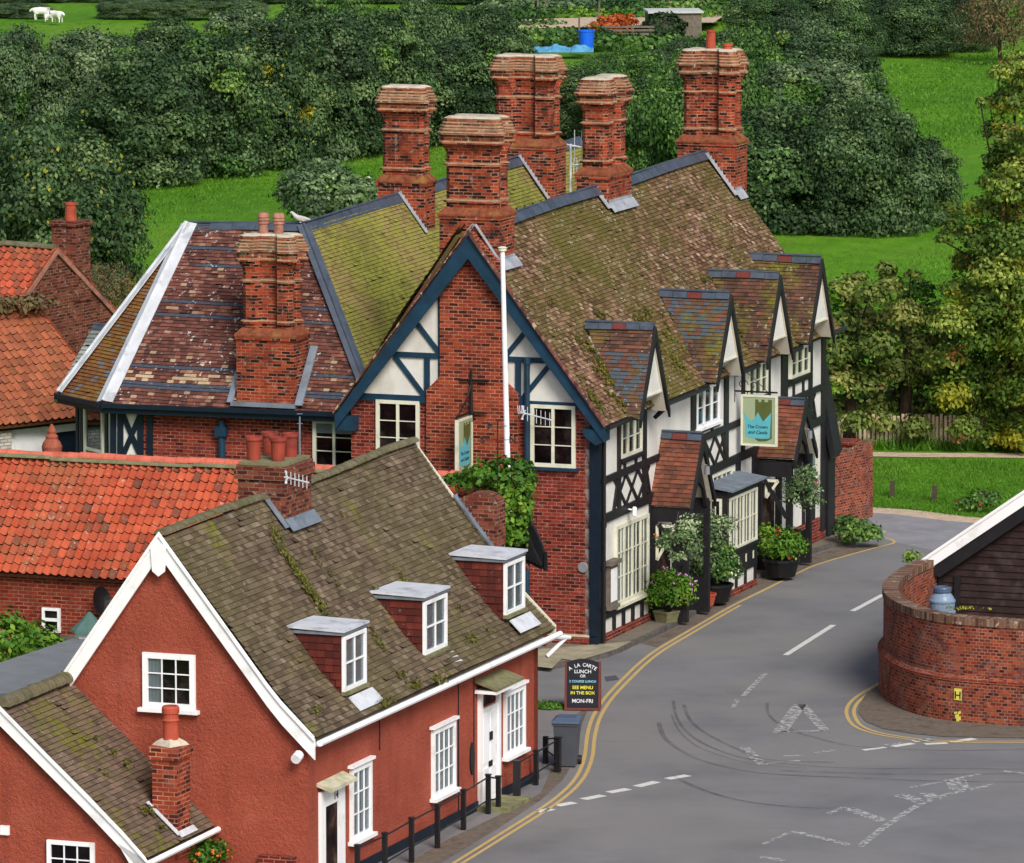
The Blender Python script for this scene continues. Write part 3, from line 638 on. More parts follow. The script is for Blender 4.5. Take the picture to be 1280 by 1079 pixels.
def offset(pts, d):
    pts = [Vector(p) for p in pts]; out = []
    for i, p in enumerate(pts):
        t = (pts[min(i + 1, len(pts) - 1)] - pts[max(i - 1, 0)]); t.z = 0; t.normalize(); out.append(p + V(t.y, -t.x, 0) * d)   # + = right of travel
    return out
# ================================================================== SETTING: ground
def sheet(name, px, z, mat, world=False, th=0.0, kind='structure', sub=None):
    pts = [Vector(p) if world else PZ(*p, z) for p in px]; mb = MB()
    if th: mb.prism([p - Z * th for p in pts], Z * th, 0, sub)
    else: mb.poly(pts)
    o = mb.build(name, [M[mat]] if not isinstance(mat, (list, tuple)) else [M[x] for x in mat]); bpy.ops.object.select_all(action='DESELECT') if False else None
    if kind: o['kind'] = kind
    return o
g = MB()
n_ = 60
for i in range(n_):                         # one ground sheet out to the horizon, gently uneven far off
    for j in range(40):
        def gp(a, b):
            y = 60 + (a / n_) ** 1.6 * 2400; x = (b / 40 - .5) * (120 + y * 1.4); f = max(0, min(1, (y - 188) / 40))
            return V(x, y, -.06 + f * (.25 * math.sin(x * .05 + y * .03) + .2 * math.sin(x * .11 - y * .07)) * .6)
        g.poly([gp(i, j), gp(i, j + 1), gp(i + 1, j + 1), gp(i + 1, j)])
g.build('ground', M['grass'])['kind'] = 'structure'
road = [V(-30, 60, 0), V(60, 60, 0), V(60, 172, 0), PZ(1400, 661), PZ(1290, 655), PZ(1205, 651), PZ(1150, 646), PZ(1085, 640), PZ(1030, 637), PZ(990, 650), PZ(900, 720), PZ(700, 780), PZ(560, 800), V(-14, 140, 0), V(-14, 110, 0)]
sheet('road', road, 0, 'asphalt', True)
sheet('road_glare', [PZ(1106, 676), PZ(1170, 690), PZ(1400, 735), PZ(1400, 662), PZ(1290, 656), PZ(1205, 651.5), PZ(1150, 646.5), PZ(1088, 641), PZ(1086, 650), PZ(1100, 662)], .0045, 'asphalt_glare', True).location.z = .0045  # paler sheet that paints light glare onto the far part of the road
# gravel edge of the road by the green and the track across it
gm = MB(); e = smooth([PZ(1040, 634), PZ(1085, 638), PZ(1130, 641), PZ(1170, 646), PZ(1205, 650), PZ(1290, 656)]); rb = ribbon(e, 1.0, .006)
for (a, b), (c, d) in zip(rb[:-1], rb[1:]): gm.poly([a, b, d, c])
gm.build('gravel_verge', M['gravel'])['kind'] = 'structure'
gm = MB(); e = smooth([PZ(1020, 566), PZ(1085, 567), PZ(1150, 568), PZ(1280, 569), PZ(1400, 573)]); rb = ribbon(e, .95, -.03)
for (a, b), (c, d) in zip(rb[:-1], rb[1:]): gm.poly([a, b, d, c])
gm.build('gravel_path', M['gravel'])['kind'] = 'structure'
gm = MB(); e = smooth([PZ(620, 41), PZ(700, 39), PZ(760, 37), PZ(840, 33), PZ(900, 33)]); rb = ribbon(e, 7.5, .45)
for (a, b), (c, d) in zip(rb[:-1], rb[1:]): gm.poly([a, b, d, c])
gm.build('allotment_track', M['gravel'])['kind'] = 'structure'
# left yellow line path (outer) and the pavements beside it
YL = smooth([PZ(*p) for p in ((470, 1140), (520, 1108), (568, 1079), (629, 1041), (686, 1004.5), (716, 978), (729.6, 951), (734, 920.5), (741, 897), (756, 873.5), (780, 848), (800, 829), (821, 813), (858, 791), (889, 773), (917.5, 757), (964, 734), (1011, 710.6), (1039, 701), (1067.5, 692.8), (1095, 685.5), (1113, 681), (1118, 678), (1112, 674), (1100, 671.5))])
ym = MB()
rb = ribbon(YL, .085, .006)
for (a, b), (c, d) in zip(rb[:-1], rb[1:]): ym.poly([a, b, d, c])
i1 = min(range(len(YL)), key=lambda i: (YL[i] - PZ(919, 757)).length); Y2 = offset(YL[:i1 + 1], .17); rb = ribbon(Y2, .085, .006)
for (a, b), (c, d) in zip(rb[:-1], rb[1:]): ym.poly([a, b, d, c])
YR = smooth([PZ(*p) for p in ((1105, 851), (1097, 856), (1072, 870.7), (1060, 883), (1058.6, 895), (1067.4, 908), (1089.6, 917), (1125, 923.5), (1160.6, 927.5), (1220, 929), (1280, 929), (1400, 926))])
for Q in (YR, offset(YR, -.17)):
    rb = ribbon(Q, .085, .006)
    for (a, b), (c, d) in zip(rb[:-1], rb[1:]): ym.poly([a, b, d, c])
ym.build('yellow_lines', M['yellow'])['kind'] = 'structure'
wm = MB(); ww = MB()
def strip(mb, pts, wd, z=.006):
    rb = ribbon([PZ(*p) for p in pts], wd, z)
    for (a, b), (c, d) in zip(rb[:-1], rb[1:]): mb.poly([a, b, d, c])
strip(wm, [(982, 819.7), (1041.7, 782)], .15); strip(wm, [(1065.7, 764.6), (1104, 744)], .15)
strip(ww, [(956.5, 842.7), (929, 870.7)], 0.128); strip(ww, [(922, 875), (916.6, 885)], 0.112)
for a, b in (((672, 1016), (690, 1012)), ((696, 1008), (718, 1004)), ((729, 1000), (754, 995)), ((761, 991.5), (785.5, 987)), ((796, 984), (821, 978)), ((834, 974.5), (860, 970))): strip(wm, [a, b], .24)
strip(ww, [(1000, 881), (974, 917)], 0.315); strip(ww, [(1002, 881), (1031, 914)], 0.225); strip(ww, [(974, 916), (1031, 914)], 0.150)
strip(ww, [(930, 935), (954, 957)], 0.225); strip(ww, [(954, 955), (1000, 952)], 0.150); strip(ww, [(980, 946), (1005, 945)], 0.150); strip(ww, [(1020, 942), (1045, 938)], 0.150)
strip(wm, [(1079, 938.5), (1107, 935)], .16); strip(ww, [(1103, 932.5), (1130, 929)], 0.150); strip(wm, [(1116, 934), (1141, 930)], .2); strip(wm, [(1142, 927.5), (1164, 925)], .2); strip(wm, [(1156, 931), (1184, 929.5)], .2); strip(wm, [(1190, 928.5), (1218, 924)], .22)
strip(ww, [(1056, 1010), (1103, 1027)], 0.315, .007); strip(ww, [(1034, 1018), (1056, 1010)], 0.150); strip(ww, [(992, 1040), (1062, 1057)], 0.195); strip(ww, [(954, 1056), (985, 1042)], 0.105)
strip(ww, [(1075, 1059), (1098, 1040), (1134, 1015), (1156, 1003), (1187, 993), (1243, 981)], 0.165); strip(ww, [(1138, 985), (1183, 977), (1225, 968)], 0.120)
strip(ww, [(1123, 994), (1156, 1004)], 0.375); strip(ww, [(1194, 975), (1200, 988)], 0.450); strip(ww, [(1158, 992), (1170, 1001)], 0.300); strip(ww, [(950, 1072), (983, 1077)], 0.225); strip(ww, [(1251, 964), (1280, 968)], 0.150)
wm.build('white_road_markings', M['paint'])['kind'] = 'structure'; ww.build('worn_road_markings', M['paint_worn'])['kind'] = 'structure'
sk_ = MB()
def cz(x, y): return (640 + x / 2.977, 719 + y / 2.977)
for k, (pts, wd) in enumerate((([(600, 470), (612, 530), (645, 580), (700, 622), (790, 662), (900, 690), (1100, 712), (1300, 722), (1600, 722), (1950, 726)], .08), ([(545, 550), (570, 610), (640, 662), (720, 697), (850, 728), (1000, 745), (1280, 757), (1600, 770), (1950, 772)], .11),
        ([(640, 485), (662, 540), (720, 590), (850, 655), (960, 690), (1200, 700)], .09), ([(592, 520), (625, 585), (690, 640), (800, 682), (900, 705), (1100, 722)], .05), ([(1030, 580), (1120, 605), (1280, 640), (1600, 655), (1950, 650)], .1),
        ([(950, 480), (955, 520), (1000, 560), (1080, 590)], .07), ([(600, 750), (700, 800), (900, 850), (1100, 868), (1280, 872)], .07), ([(640, 770), (800, 832), (1000, 862), (1150, 872)], .06), ([(1000, 730), (1200, 738), (1500, 745), (1900, 742)], .1))):
    P_ = smooth([PZ(*cz(*p)) for p in pts], 5); rb = ribbon(P_, wd, .009 + k * .001)
    for (a, b), (c, d) in zip(rb[:-1], rb[1:]): sk_.poly([a, b, d, c])
sk_.build('tyre_marks', M['skid'])['kind'] = 'structure'

sheet('road_patch', [PZ(*p) for p in ((755, 847), (770, 845), (774, 850), (758, 853))], 0, 'road_repair', True).location.z = .0075
# pavements
pk = [PZ(*p) for p in ((690, 838), (760, 822), (790, 809), (822, 795), (856, 777), (880, 763), (905, 748), (935, 731), (962, 718), (990, 704.5), (1020, 692), (1045, 684.5), (1070, 681))]
back = [PZ(1045, 660), PZ(1000, 672), PZ(900, 722), PZ(745, 800), PZ(690, 805), PZ(672, 825)]
pv = MB(); top = [p + Z * .10 for p in pk + back]; pv.prism([p - Z * .12 for p in top], Z * .12, 0, 1); pv.build('pavement', [M['pave'], M['kerb']])['kind'] = 'structure'
kb = MB(); kp = smooth(pk, 2)
for a, b in zip(kp[:-1], kp[1:]):
    d = (b - a).normalized(); n = V(d.y, -d.x, 0); kb.obox(a, d, Z, n, 0, (b - a).length - .015, 0, .112, -.12, .012)
kb.build('kerb', M['kerb'])['kind'] = 'structure'
sheet('gutter_dirt', [PZ(*p) for p in ((800, 805), (822, 796), (856, 778), (905, 749), (962, 719), (1020, 693), (1046, 685.5), (1080, 682), (1098, 680), (1098, 684), (1040, 699.5), (1011, 708.5), (964, 731.5), (917, 754), (889, 770.5), (858, 788.5), (821, 810))], 0, 'dirt', True).location.z = .003
sheet('concrete_apron', [PZ(*p) for p in ((672, 818), (745, 812), (790, 808), (770, 818), (722, 833), (702, 830), (690, 842), (672, 840))], 0, 'concrete', True).location.z = .118
# cottage footway: gritty strip between wall and lines
left = [PZ(*p) for p in ((330, 1200), (400, 1150), (440, 1120), (560, 1050), (640, 1012), (676, 992), (690, 960), (700, 930), (712, 900))]
ri = [PZ(*p) for p in ((738, 880), (728, 905), (722, 930), (716, 955), (704, 975), (676, 1001), (620, 1038), (560, 1074), (500, 1112), (440, 1150))]
sheet('footway', left + ri, 0, 'dirt', True).location.z = .005
sheet('yard', [PZ(*p) for p in ((672, 826), (720, 832), (770, 835), (765, 852), (745, 872), (736, 890), (700, 915), (672, 915))], 0, 'asphalt', True).location.z = .004
sheet('corner_verge', [PZ(*p) for p in ((1097, 858), (1083, 868), (1075, 880), (1073, 892), (1082, 903), (1104, 912), (1140, 918), (1180, 922), (1290, 924), (1400, 920), (1400, 890), (1200, 880), (1110, 860))], 0, 'dirt', True).location.z = .012

# ================================================================== THE INN
PO = PZ(745, 812); F = Frame(PO, 20); W = F.W
inn = thing('inn', 'large half-timbered brick inn with mossy tiled roofs and six ornate chimney stacks', 'building', PO)
LEN = 18.5
# walls --------------------------------------------------------------
mb = MB(); mb.prism([W(0, 0, .3), W(0, 6.3, .3), W(0, 6.3, 5.9), W(0, -.0, 5.9)], F.u * .3, 0)
gw = mb.build('gable_wall', M['brick_gable'], inn)
mb = MB(); mb.prism([W(0, -.0, 5.9), W(0, 6.3, 5.9), W(0, 3.15, 9.95)], F.u * .3, 0); mb.build('gable_plaster', M['plaster'], inn)
mb = MB(); mb.fbox(F, -.05, .2, -.02, 6.3, -.2, .28); mb.build('gable_plinth', M['brick_gable'], inn)
mb = MB(); mb.fbox(F, -.06, .2, -.03, 6.3, .28, .33); mb.build('plinth_coping', M['mortar'], inn)
mb = MB(); br = [(0.3, 1.95), (0.3, 4.3), (6.1, 4.3), (6.45, 3.95), (9.2, 3.95), (9.98, 3.15), (9.2, 2.36), (6.45, 2.36), (6.1, 1.95)]
mb.prism([W(-.13, v, z) for z, v in br], F.u * .15); mb.build('chimney_breast', M['brick_breast'], inn)
# roof planes --------------------------------------------------------
def T(u, v, z): return W(u, v, z)
R0 = T(-.35, 3.13, 10.02); R1 = T(18.7, 3.25, 10.32); E0 = T(-.35, -.33, 5.46); E1 = T(18.9, -.33, 5.72)
mb = MB(); tile_face(mb, E0, E1, R1, [E0, E1, R1, R0], m=0)
tile_face(mb, T(-.35, 6.55, 5.46), T(18.9, 6.4, 5.7), R1, [T(-.35, 6.55, 5.46), T(18.9, 6.4, 5.7), R1, R0], gauge=.2, tw=.6)
mr = mb.build('main_roof', M['tile_main'], inn)
Q0 = T(.6, 5.85, 5.2); Q1 = T(24.6, 5.85, 5.6); H0 = T(3.9, 9.1, 9.5); H1 = T(24.6, 9.1, 9.97)
mb = MB(); tile_face(mb, Q0, Q1, H1, [Q0, Q1, H1, H0]); mb.build('rear_roof', M['tile_moss'], inn)
mb = MB(); tile_face(mb, T(1, 12.4, 5.3), T(24.6, 12.4, 5.6), H1, [T(6, 12.4, 5.3), T(24.6, 12.4, 5.6), H1, H0], gauge=.2, tw=.6); mb.build('rear_roof', M['tile_moss'], inn)
G0 = T(.6, 13.1, 5.3); G1 = T(.6, 5.85, 5.2); K0 = T(3.9, 12.2, 9.42); K1 = T(3.9, 9.1, 9.5)
def band(k, n, s, t):
    z = t / 5.2
    for b0 in (.105, .205, .49, .58, .785, .88):
        if abs(z - b0) < .0105 and (math.sin(s * 1.7 + b0 * 20) > -.75 or b0 < .5): return 1.0
    if .115 < z < .19 and random.random() < .35: return .965
    return random.random() * .95
mb = MB(); tile_face(mb, G0, G1, K1, [G0, G1, K1, K0], tv=band); mb.build('wing_roof', M['tile_wing'], inn)
Cn = T(1.95, 14.9, 5.3)
mb = MB(); tile_face(mb, Cn, G0, K0, [Cn, G0, K0], tv=lambda k, n, s, t: 1.0 if random.random() < .10 * (1 - k / n) + .02 else random.random() * .97); mb.build('hip_roof', M['tile_hip'], inn)
B1 = T(6, 14.9, 5.3)
mb = MB(); tile_face(mb, B1, Cn, K0, [B1, Cn, K0], gauge=.2, tw=.4); tile_face(mb, T(7.5, 12.4, 5.3), B1, K0, [T(7.5, 12.4, 5.3), B1, K0], gauge=.2, tw=.4); mb.build('hip_roof', M['tile_hip'], inn)
# ridges -------------------------------------------------------------
dn = lambda a, b: (b - a).normalized()
mb = MB()
ridge_wing(mb, T(.9, 3.14, 10.10), T(18.7, 3.25, 10.4), dn(R0, T(-.35, -.33, 5.46)), dn(R0, T(-.35, 6.55, 5.46)), .24, .6)
ridge_wing(mb, T(3.9, 9.1, 9.57), T(24.6, 9.1, 10.04), dn(H0, T(3.9, 6.1, 5.4)), dn(H0, T(3.9, 12.4, 5.3)), .24, .6)
ridge_wing(mb, K0 + Z * .06, K1 + Z * .06, dn(K0, T(.6, 12.2, 5.3)), V(.3, .9, -.5).normalized(), .2, .6)
mb.build('lead_ridge', M['lead_dark'], inn)
mb = MB()
def hip(mb, a, b, Na, wd, m=0):             # lead-covered hip: two strips and a roll
    d = (b - a).normalized()
    for sgn in (-1, 1):
        x = d.cross(Na).normalized() * sgn; x = (x - Na * .30).normalized(); n = d.cross(x) * (1 if d.cross(x).dot(Na) > 0 else -1)
        mb.obox(a, d, x, n, 0, (b - a).length, 0, wd, .035, .06, m)
    mb.tube(a + Na * .06, b + Na * .06, .045, .045, 8, m)
NA = V(-.1, -.75, .65).normalized()
hip(mb, G0 + Z * .05, K0 + Z * .08, (-F.u * .75 + F.v * .3 + Z * .6).normalized(), .26); hip(mb, Cn + Z * .05 , K0 + Z * .10, (-F.u * .4 + F.v * .75 + Z * .5).normalized(), .2)
mb.build('lead_hip', M['lead_white'], inn)
mb = MB(); hip(mb, T(.6, 5.85, 5.25), K1 + Z * .06, (-F.u * .55 - F.v * .5 + Z * .65).normalized(), .16); mb.build('lead_hip', M['lead_dark'], inn)
# verge tiles & bargeboards ------------------------------------------
apex = T(-.34, 3.13, 9.95)
def barge(a, b, w_, mat, name='bargeboard', foot=.0, th=.05, parent=inn, N=None):
    N = N or -F.u; mb = MB(); d = (b - a).normalized(); up = N.cross(d); up = up if up.z > 0 else -up
    pts = [a, b, b - Z * w_ * 1.0, a - Z * w_ * 1.65]
    mb.prism(pts, N * th); return mb.build(name, M[mat], parent)
barge(apex + Z * .0, T(-.34, -.34, 5.42), .36, 'blue'); barge(apex, T(-.34, 6.58, 5.42), .36, 'blue')
mb = MB()
for a, b in ((apex + Z * .03, T(-.34, -.36, 5.45)), (apex + Z * .03, T(-.34, 6.6, 5.45))):
    n = 46
    for k in range(n):
        p = a.lerp(b, k / n); q = a.lerp(b, (k + .93) / n); mb.prism([p, q, q + Z * random.uniform(.05, .075), p + Z * random.uniform(.05, .075)], -F.u * .14, 0, t=random.random())
mb.build('verge_tiles', M['tile_wing'], inn)
mb = MB(); mb.prism([T(-.34, .25, 5.36), T(-.34, -.34, 5.36), T(-.34, -.34, 5.1), T(-.34, -.1, 4.98), T(-.34, .2, 5.2)], F.u * .34); mb.build('eaves_bracket', M['blue'], inn); mb = MB(); mb.prism([T(-.30, 6.6, 5.4), T(-.30, 6.1, 5.4), T(-.30, 6.1, 5.05), T(-.30, 6.6, 5.05)], F.u * .3); mb.build('eaves_bracket', M['blue'], inn)
# gable timbers ------------------------------------------------------
mb = MB(); N = -F.u
TL_ = {0: MB(), 1: MB()}
def gb(v0, z0, v1, z1, w_, d1=.05): TL_[0 if v0 > 3.14 else 1].bar(T(-.001, v0, z0), T(-.001, v1, z1), N, w_, .0, d1)
gb(6.25, 5.86, 4.0, 5.86, .17); gb(2.3, 5.86, .05, 5.86, .17, .05)
gb(5.4, 6.93, 3.9, 6.93, .13, .047); gb(2.4, 6.93, .95, 6.93, .13, .047)
gb(4.32, 5.95, 4.32, 6.87, .14, .044); gb(1.98, 5.95, 1.98, 6.87, .14, .044)
gb(5.15, 6.87, 4.38, 5.93, .12, .041); gb(1.15, 6.87, 1.92, 5.93, .12, .041)
gb(4.62, 7.75, 4.0, 7.0, .12, .041); gb(1.68, 7.75, 2.3, 7.0, .12, .041)
gb(3.99, 5.95, 3.99, 8.9, .08, .038); gb(2.32, 5.95, 2.32, 8.9, .08, .038)
TL_[0].build('gable_timbers', M['blue'], inn); TL_[1].build('gable_timbers', M['blue'], inn)
mb = MB(); mb.fbox(F, -.06, .3, -.07, .15, 0, 5.42); mb.build('corner_post', M['navy'], inn)
mb = MB(); q0 = F.W(-.12, 1.72, 0); mb.tube(q0 + Z * .3, q0 + Z * 6.95, .07, .07, 10); mb.tube(q0 + Z * 6.85, q0 + Z * 7.0, .1, .1, 10)
mb.build('soil_pipe', M['blue'], inn)
mb = MB(); c = T(.1, -.16, 0); mb.tube(c + Z * .15, c + Z * 5.2, .05, .05, 8)
for z in (.9, 1.9, 2.95, 4.0): mb.tube(c + Z * z, c + Z * (z + .12), .068, .068, 8)
mb.build('downpipe', M['iron'], inn)
mb = MB(); mb.lathe(V(0, 0, 0), [(.13, 0), (.13, .04), (.11, .05)], 20)
mb.v = [tuple(T(-.0, .33, 1.97) + F.v * p[0] + Z * p[1] - F.u * p[2]) for p in mb.v]; mb.build('round_vent', M['stone_grey'], inn)
# gable windows
Rg = -F.v; Ng = -F.u
def gwin(x0, y0, x1, y1, cols, rows, mull, u=0, cur=0, mat='cream', **k):
    a = F.au(x0, y1, u); b = F.au(x1, y0, u); va, za = F.loc(a)[1], F.loc(a)[2]; vb, zb = F.loc(b)[1], F.loc(b)[2]
    return window(inn, F.W(u - .0, va, za), Rg, Ng, va - vb, zb - za, cols, rows, mull, mat=mat, curtain=cur, **k)
gwin(471, 502, 525, 572, 2, 3, (.5,), -.002, 0, fr=.09, sillmat='blue'); gwin(664, 508, 720, 583, 2, 3, (.5,), -.002, 0, fr=.09, sillmat='blue')
# wing walls ---------------------------------------------------------
mb = MB(); mb.prism([T(.95, 6.3, -.1), T(.95, 12.2, -.1), T(.95, 12.2, 5.22), T(.95, 6.3, 5.22)], F.u * .3); mb.build('wing_wall', M['brick_gable'], inn)
mb = MB(); mb.prism([T(.95, 12.2, -.1), T(.95, 12.95, -.1), T(.95, 12.95, 5.22), T(.95, 12.2, 5.22)], F.u * .3); mb.prism([T(.95, 12.95, -.1), T(2.15, 14.5, -.1), T(2.15, 14.5, 5.22), T(.95, 12.95, 5.22)], F.u * .3)
mb.prism([T(2.45, 14.5, -.1), T(7, 14.5, -.1), T(7, 14.5, 5.2), T(2.45, 14.5, 5.2)], -F.v * .3); mb.build('bay_wall', M['plaster'], inn)
mb = MB()
for a, b in ((F.au(176, 514, .948), F.au(176, 600, .948)), (F.au(188, 514, .948), F.au(188, 600, .948)), (F.au(142, 512, .948), F.au(142, 600, .948)), (F.au(151, 512, .948), F.au(151, 600, .948))): mb.bar(a, b, N, .15, 0, .05)
mb.bar(F.au(153, 516, .948), F.au(177, 573, .948), N, .13, 0, .04); mb.bar(F.au(177, 516, .948), F.au(153, 573, .948), N, .13, 0, .043)
cd = (T(2.15, 14.5, 0) - T(.95, 12.95, 0)).normalized(); cN = cd.cross(Z); cN = cN if cN.dot(N) > 0 else -cN
for s_ in (.03, .42, 1.72, 1.94): mb.bar(T(.95, 12.95, 2.5) + cd * s_, T(.95, 12.95, 5.2) + cd * s_, cN, .12, 0, .05)
mb.build('wing_timbers', M['navy'], inn)
window(inn, T(.95, 12.95, 3.5) + cd * 1.55 + cN * .004, -cd, cN, 1.0, 1.62, 1, 1, (), mat='cream', curtain=0, transom=(.30,), fr=.08)
mb = MB()
for a, b in ((T(.58, 6.4, 5.33), T(.58, 13.12, 5.27)), (T(.58, 13.12, 5.27), T(1.95, 14.93, 5.27)), (T(1.95, 14.93, 5.27), T(6, 14.93, 5.27))):
    d = (b - a).normalized(); n = d.cross(Z).normalized(); n = n if n.dot(-F.u + F.v * .5) > 0 else -n; mb.obox(a, d, Z, n, 0, (b - a).length, -.2, -.01, -.25, .03); mb.obox(a, d, Z, n, 0, (b - a).length, -.06, .05, .032, .13)
mb.build('eaves_fascia', M['navy'], inn)
a = F.au(392, 582, .948); window(inn, T(.947, *F.loc(F.au(392, 585, .948))[1:]), Rg, Ng, 1.12, 1.2, 2, 3, (.5,), mat='cream', fr=.09, curtain=4)
q0 = F.au(279, 545, .95); q0.z = 0; mb = MB(); mb.tube(q0 - F.u * .1 + Z * .1, q0 - F.u * .1 + Z * 5.0, .09, .09, 10); mb.obox(q0, -F.v, Z, -F.u, -.14, .14, 4.6, 4.85, 0, .22); mb.build('downpipe', M['blue'], inn)
q0 = F.au(375, 545, .95); q0.z = 0; mb = MB(); mb.tube(q0 - F.u * .05 + Z * .1, q0 - F.u * .05 + Z * 5.1, .025, .025, 8); mb.build('downpipe', M['wood'], inn)
# slate lean roof at the back left corner
s0 = F.W(1.9, 15.05, 5.2); s1 = F.W(1.9, 13.2, 5.2); s2 = F.W(4.3, 13.6, 6.75); s3 = F.W(4.3, 15.0, 6.75)
mb = MB(); tile_face(mb, s0, s1, s2, [s0, s1, s2, s3], gauge=.16, tw=.2); mb.build('slate_roof', M['tile_slate'], inn)
mb = MB(); ridge_wing(mb, s3, s2, dn(s3, s0), (F.u - Z * .7).normalized(), .14, .5); mb.build('lead_ridge', M['lead_dark'], inn)
# flat block behind so that the rear reads as a building
mb = MB(); mb.prism([T(3, 6.3, 0), T(24.4, 6.3, 0), T(24.4, 12.2, 0), T(3, 12.2, 0)], Z * 5.25); mb.build('rear_block', M['brick_gable'], inn)
mb = MB(); mb.prism([T(24.4, 6.3, 5.2), T(24.4, 12.2, 5.2), T(24.4, 9.1, 9.8)], -F.u * .2); mb.prism([T(18.45, 0, 5.2), T(18.45, 6.4, 5.2), T(18.45, 3.2, 10.1)], -F.u * .2); mb.build('end_gable', M['brick_gable'], inn)
ST = []
# chimneys -----------------------------------------------------------
ST.append(chimney(F, inn, 10.6, 8.39, 9.72, .72, 7.4, 10.07, 12.52, False, True, label='left rear chimney stack without pots'))
ST.append(chimney(F, inn, .15, 2.52, 4.06, 1.05, 7.9, 10.36, 12.69, False, True, label='chimney stack right behind the apex of the front gable'))
ST.append(chimney(F, inn, 19.7, 8.1, 9.95, .95, 7.4, 10.26, 12.69, True, True, label='widest chimney stack, on the rear ridge'))
ST.append(chimney(F, inn, 9.1, 2.85, 3.72, 1.75, 8.6, 10.56, 12.98, False, True, label='chimney stack turned end-on, with aerials on its left'))
ST.append(chimney(F, inn, 18.1, 2.4, 4.03, 1.0, 8.0, 10.67, 13.1, True, True, pots=((0, .05, .13, .5, 'terracotta', 0), (0, -.42, .12, .16, 'terracotta', 2)), label='farthest chimney stack, with one tall and one short pot'))
ST.append(chimney(F, inn, .72, 8.08, 9.6, .95, 5.2, 7.15, 9.60, True, True, pots=((0, .22, .14, .52, 'terracotta_old', 1), (0, -.18, .14, .52, 'terracotta_old', 1)), label='stack low on the patched roof, with two ringed pots'))
mb = MB()
pass
def cf(i, *parts):
    for kind, args in parts:
        m_ = MB(); (flashing(m_, F, *args[0], **args[1]) if kind else m_.fbox(F, *args)); m_.build('lead_flashing', M['lead_pale'], ST[i])
cf(0, (1, ((10.56, 9.1, 9.78, 8.33, 8.75, .15), {})))
cf(1, (1, ((.10, 3.13, 10.12, 2.47, 9.2, .12), dict(h=.1))), (1, ((.10, 3.13, 10.12, 4.1, 8.9, .12), dict(h=.1))))
cf(2, (1, ((19.66, 9.1, 9.98, 8.05, 8.55, .15), {})))
cf(3, (1, ((9.06, 3.2, 10.2, 2.8, 9.7, .2), {})))
cf(4, (1, ((18.06, 3.2, 10.35, 2.35, 9.25, .2), {})))
apron(F, .15, 1.2, 2.52, 'lead_pale', ST[1]); apron(F, 9.1, 10.85, 2.85, 'lead_pale', ST[3]); apron(F, 18.1, 18.6, 2.4, 'lead_pale', ST[4])

mb = MB(); mb.fbox(F, .55, .7, 8.0, 9.7, 5.4, 5.5); s = T(.62, 8.02, 5.45); e = T(1.7, 8.02, 6.8); d = dn(s, e); mb.obox(s, d, -F.v, d.cross(-F.v) * (1 if d.cross(-F.v).z > 0 else -1), 0, (e - s).length, 0, .2, .02, .06)
s = T(.62, 9.66, 5.45); mb.obox(s, d, F.v, d.cross(F.v) * (1 if d.cross(F.v).z > 0 else -1), 0, .9, 0, .15, .02, .06); mb.build('lead_flashing', M['lead'], inn)

# street front (plane v = 0) -----------------------------------------
Rf = F.u; Nf = -F.v
zu = lambda u: 4.03 + .17 * (u - .7) / 17.4        # upper rail centre height
zl_ = lambda u: 3.10 + .22 * (u - .7) / 17.4
mb = MB(); mb.fbox(F, 0, LEN, 0, .28, .28, 5.55); mb.build('street_wall', M['plaster'], inn)
mb = MB(); mb.fbox(F, .3, 8.2, -.06, .1, -.1, .28); mb.fbox(F, 10.8, LEN, -.06, .1, -.1, .30); mb.fbox(F, 14.4, 18.0, -.055, .1, .30, .72); mb.build('street_plinth', M['brick_gable'], inn)
mb = MB(); B0 = lambda u0, z0, u1, z1, w_, d=.05: mb.bar(T(u0, -.001, z0), T(u1, -.001, z1), Nf, w_, 0, d)
B0(.15, zu(.15), LEN, zu(LEN), .17, .06); B0(.15, zl_(.15), LEN, zl_(LEN), .22, .063); B0(.15, 5.42, LEN, 5.6, .16, .066)
for u, w_ in ((.28, .36), (1.6, .2), (3.5, .24), (7.3, .34), (9.95, .3), (11.35, .2), (13.5, .2), (14.85, .5), (17.15, .26), (18.3, .3)): B0(u, 3.2, u, 5.5, w_, .052)
for u, w_ in ((.28, .36), (4.0, .2), (6.2, .3), (8.0, .3), (10.95, .3), (12.3, .3), (14.4, .3), (15.2, .2), (18.3, .3)): B0(u, .2, u, 3.2, w_, .055)
for a, b in ((1.25, 3.9), (7.35, 9.9), (15.0, 17.6)):
    n = 3; w_ = (b - a) / n
    for k in range(n):
        B0(a + k * w_, zl_(a) + .1, a + (k + 1) * w_, zu(a) - .08, .09, .03 + .002 * k); B0(a + (k + 1) * w_, zl_(a) + .1, a + k * w_, zu(a) - .08, .09, .04 + .002 * k)
    B0(a - .05, zl_(a) + .1, a + .28, zu(a) - .08, .1, .049); B0(b + .05, zl_(a) + .1, b - .28, zu(a) - .08, .1, .049)
for c, zb_ in ((2.45, 4.38), (8.4, 4.38), (12.5, 4.55), (16.1, 4.68)):
    for k in (-.42, .42): B0(c + k, zu(c) + .08, c + k, zb_, .12, .045)
    B0(c - .95, zb_ - .06, c + .95, zb_ - .04, .13, .07)
B0(.3, .72, 4.0, .72, .16, .058)
for u in (1.25, 1.95, 2.65, 3.35): B0(u, .28, u, .65, .16, .05)
for u in (16.6, 17.5): B0(u, .72, u, 1.35, .16, .05)
mb.build('street_timbers', M['black'], inn)
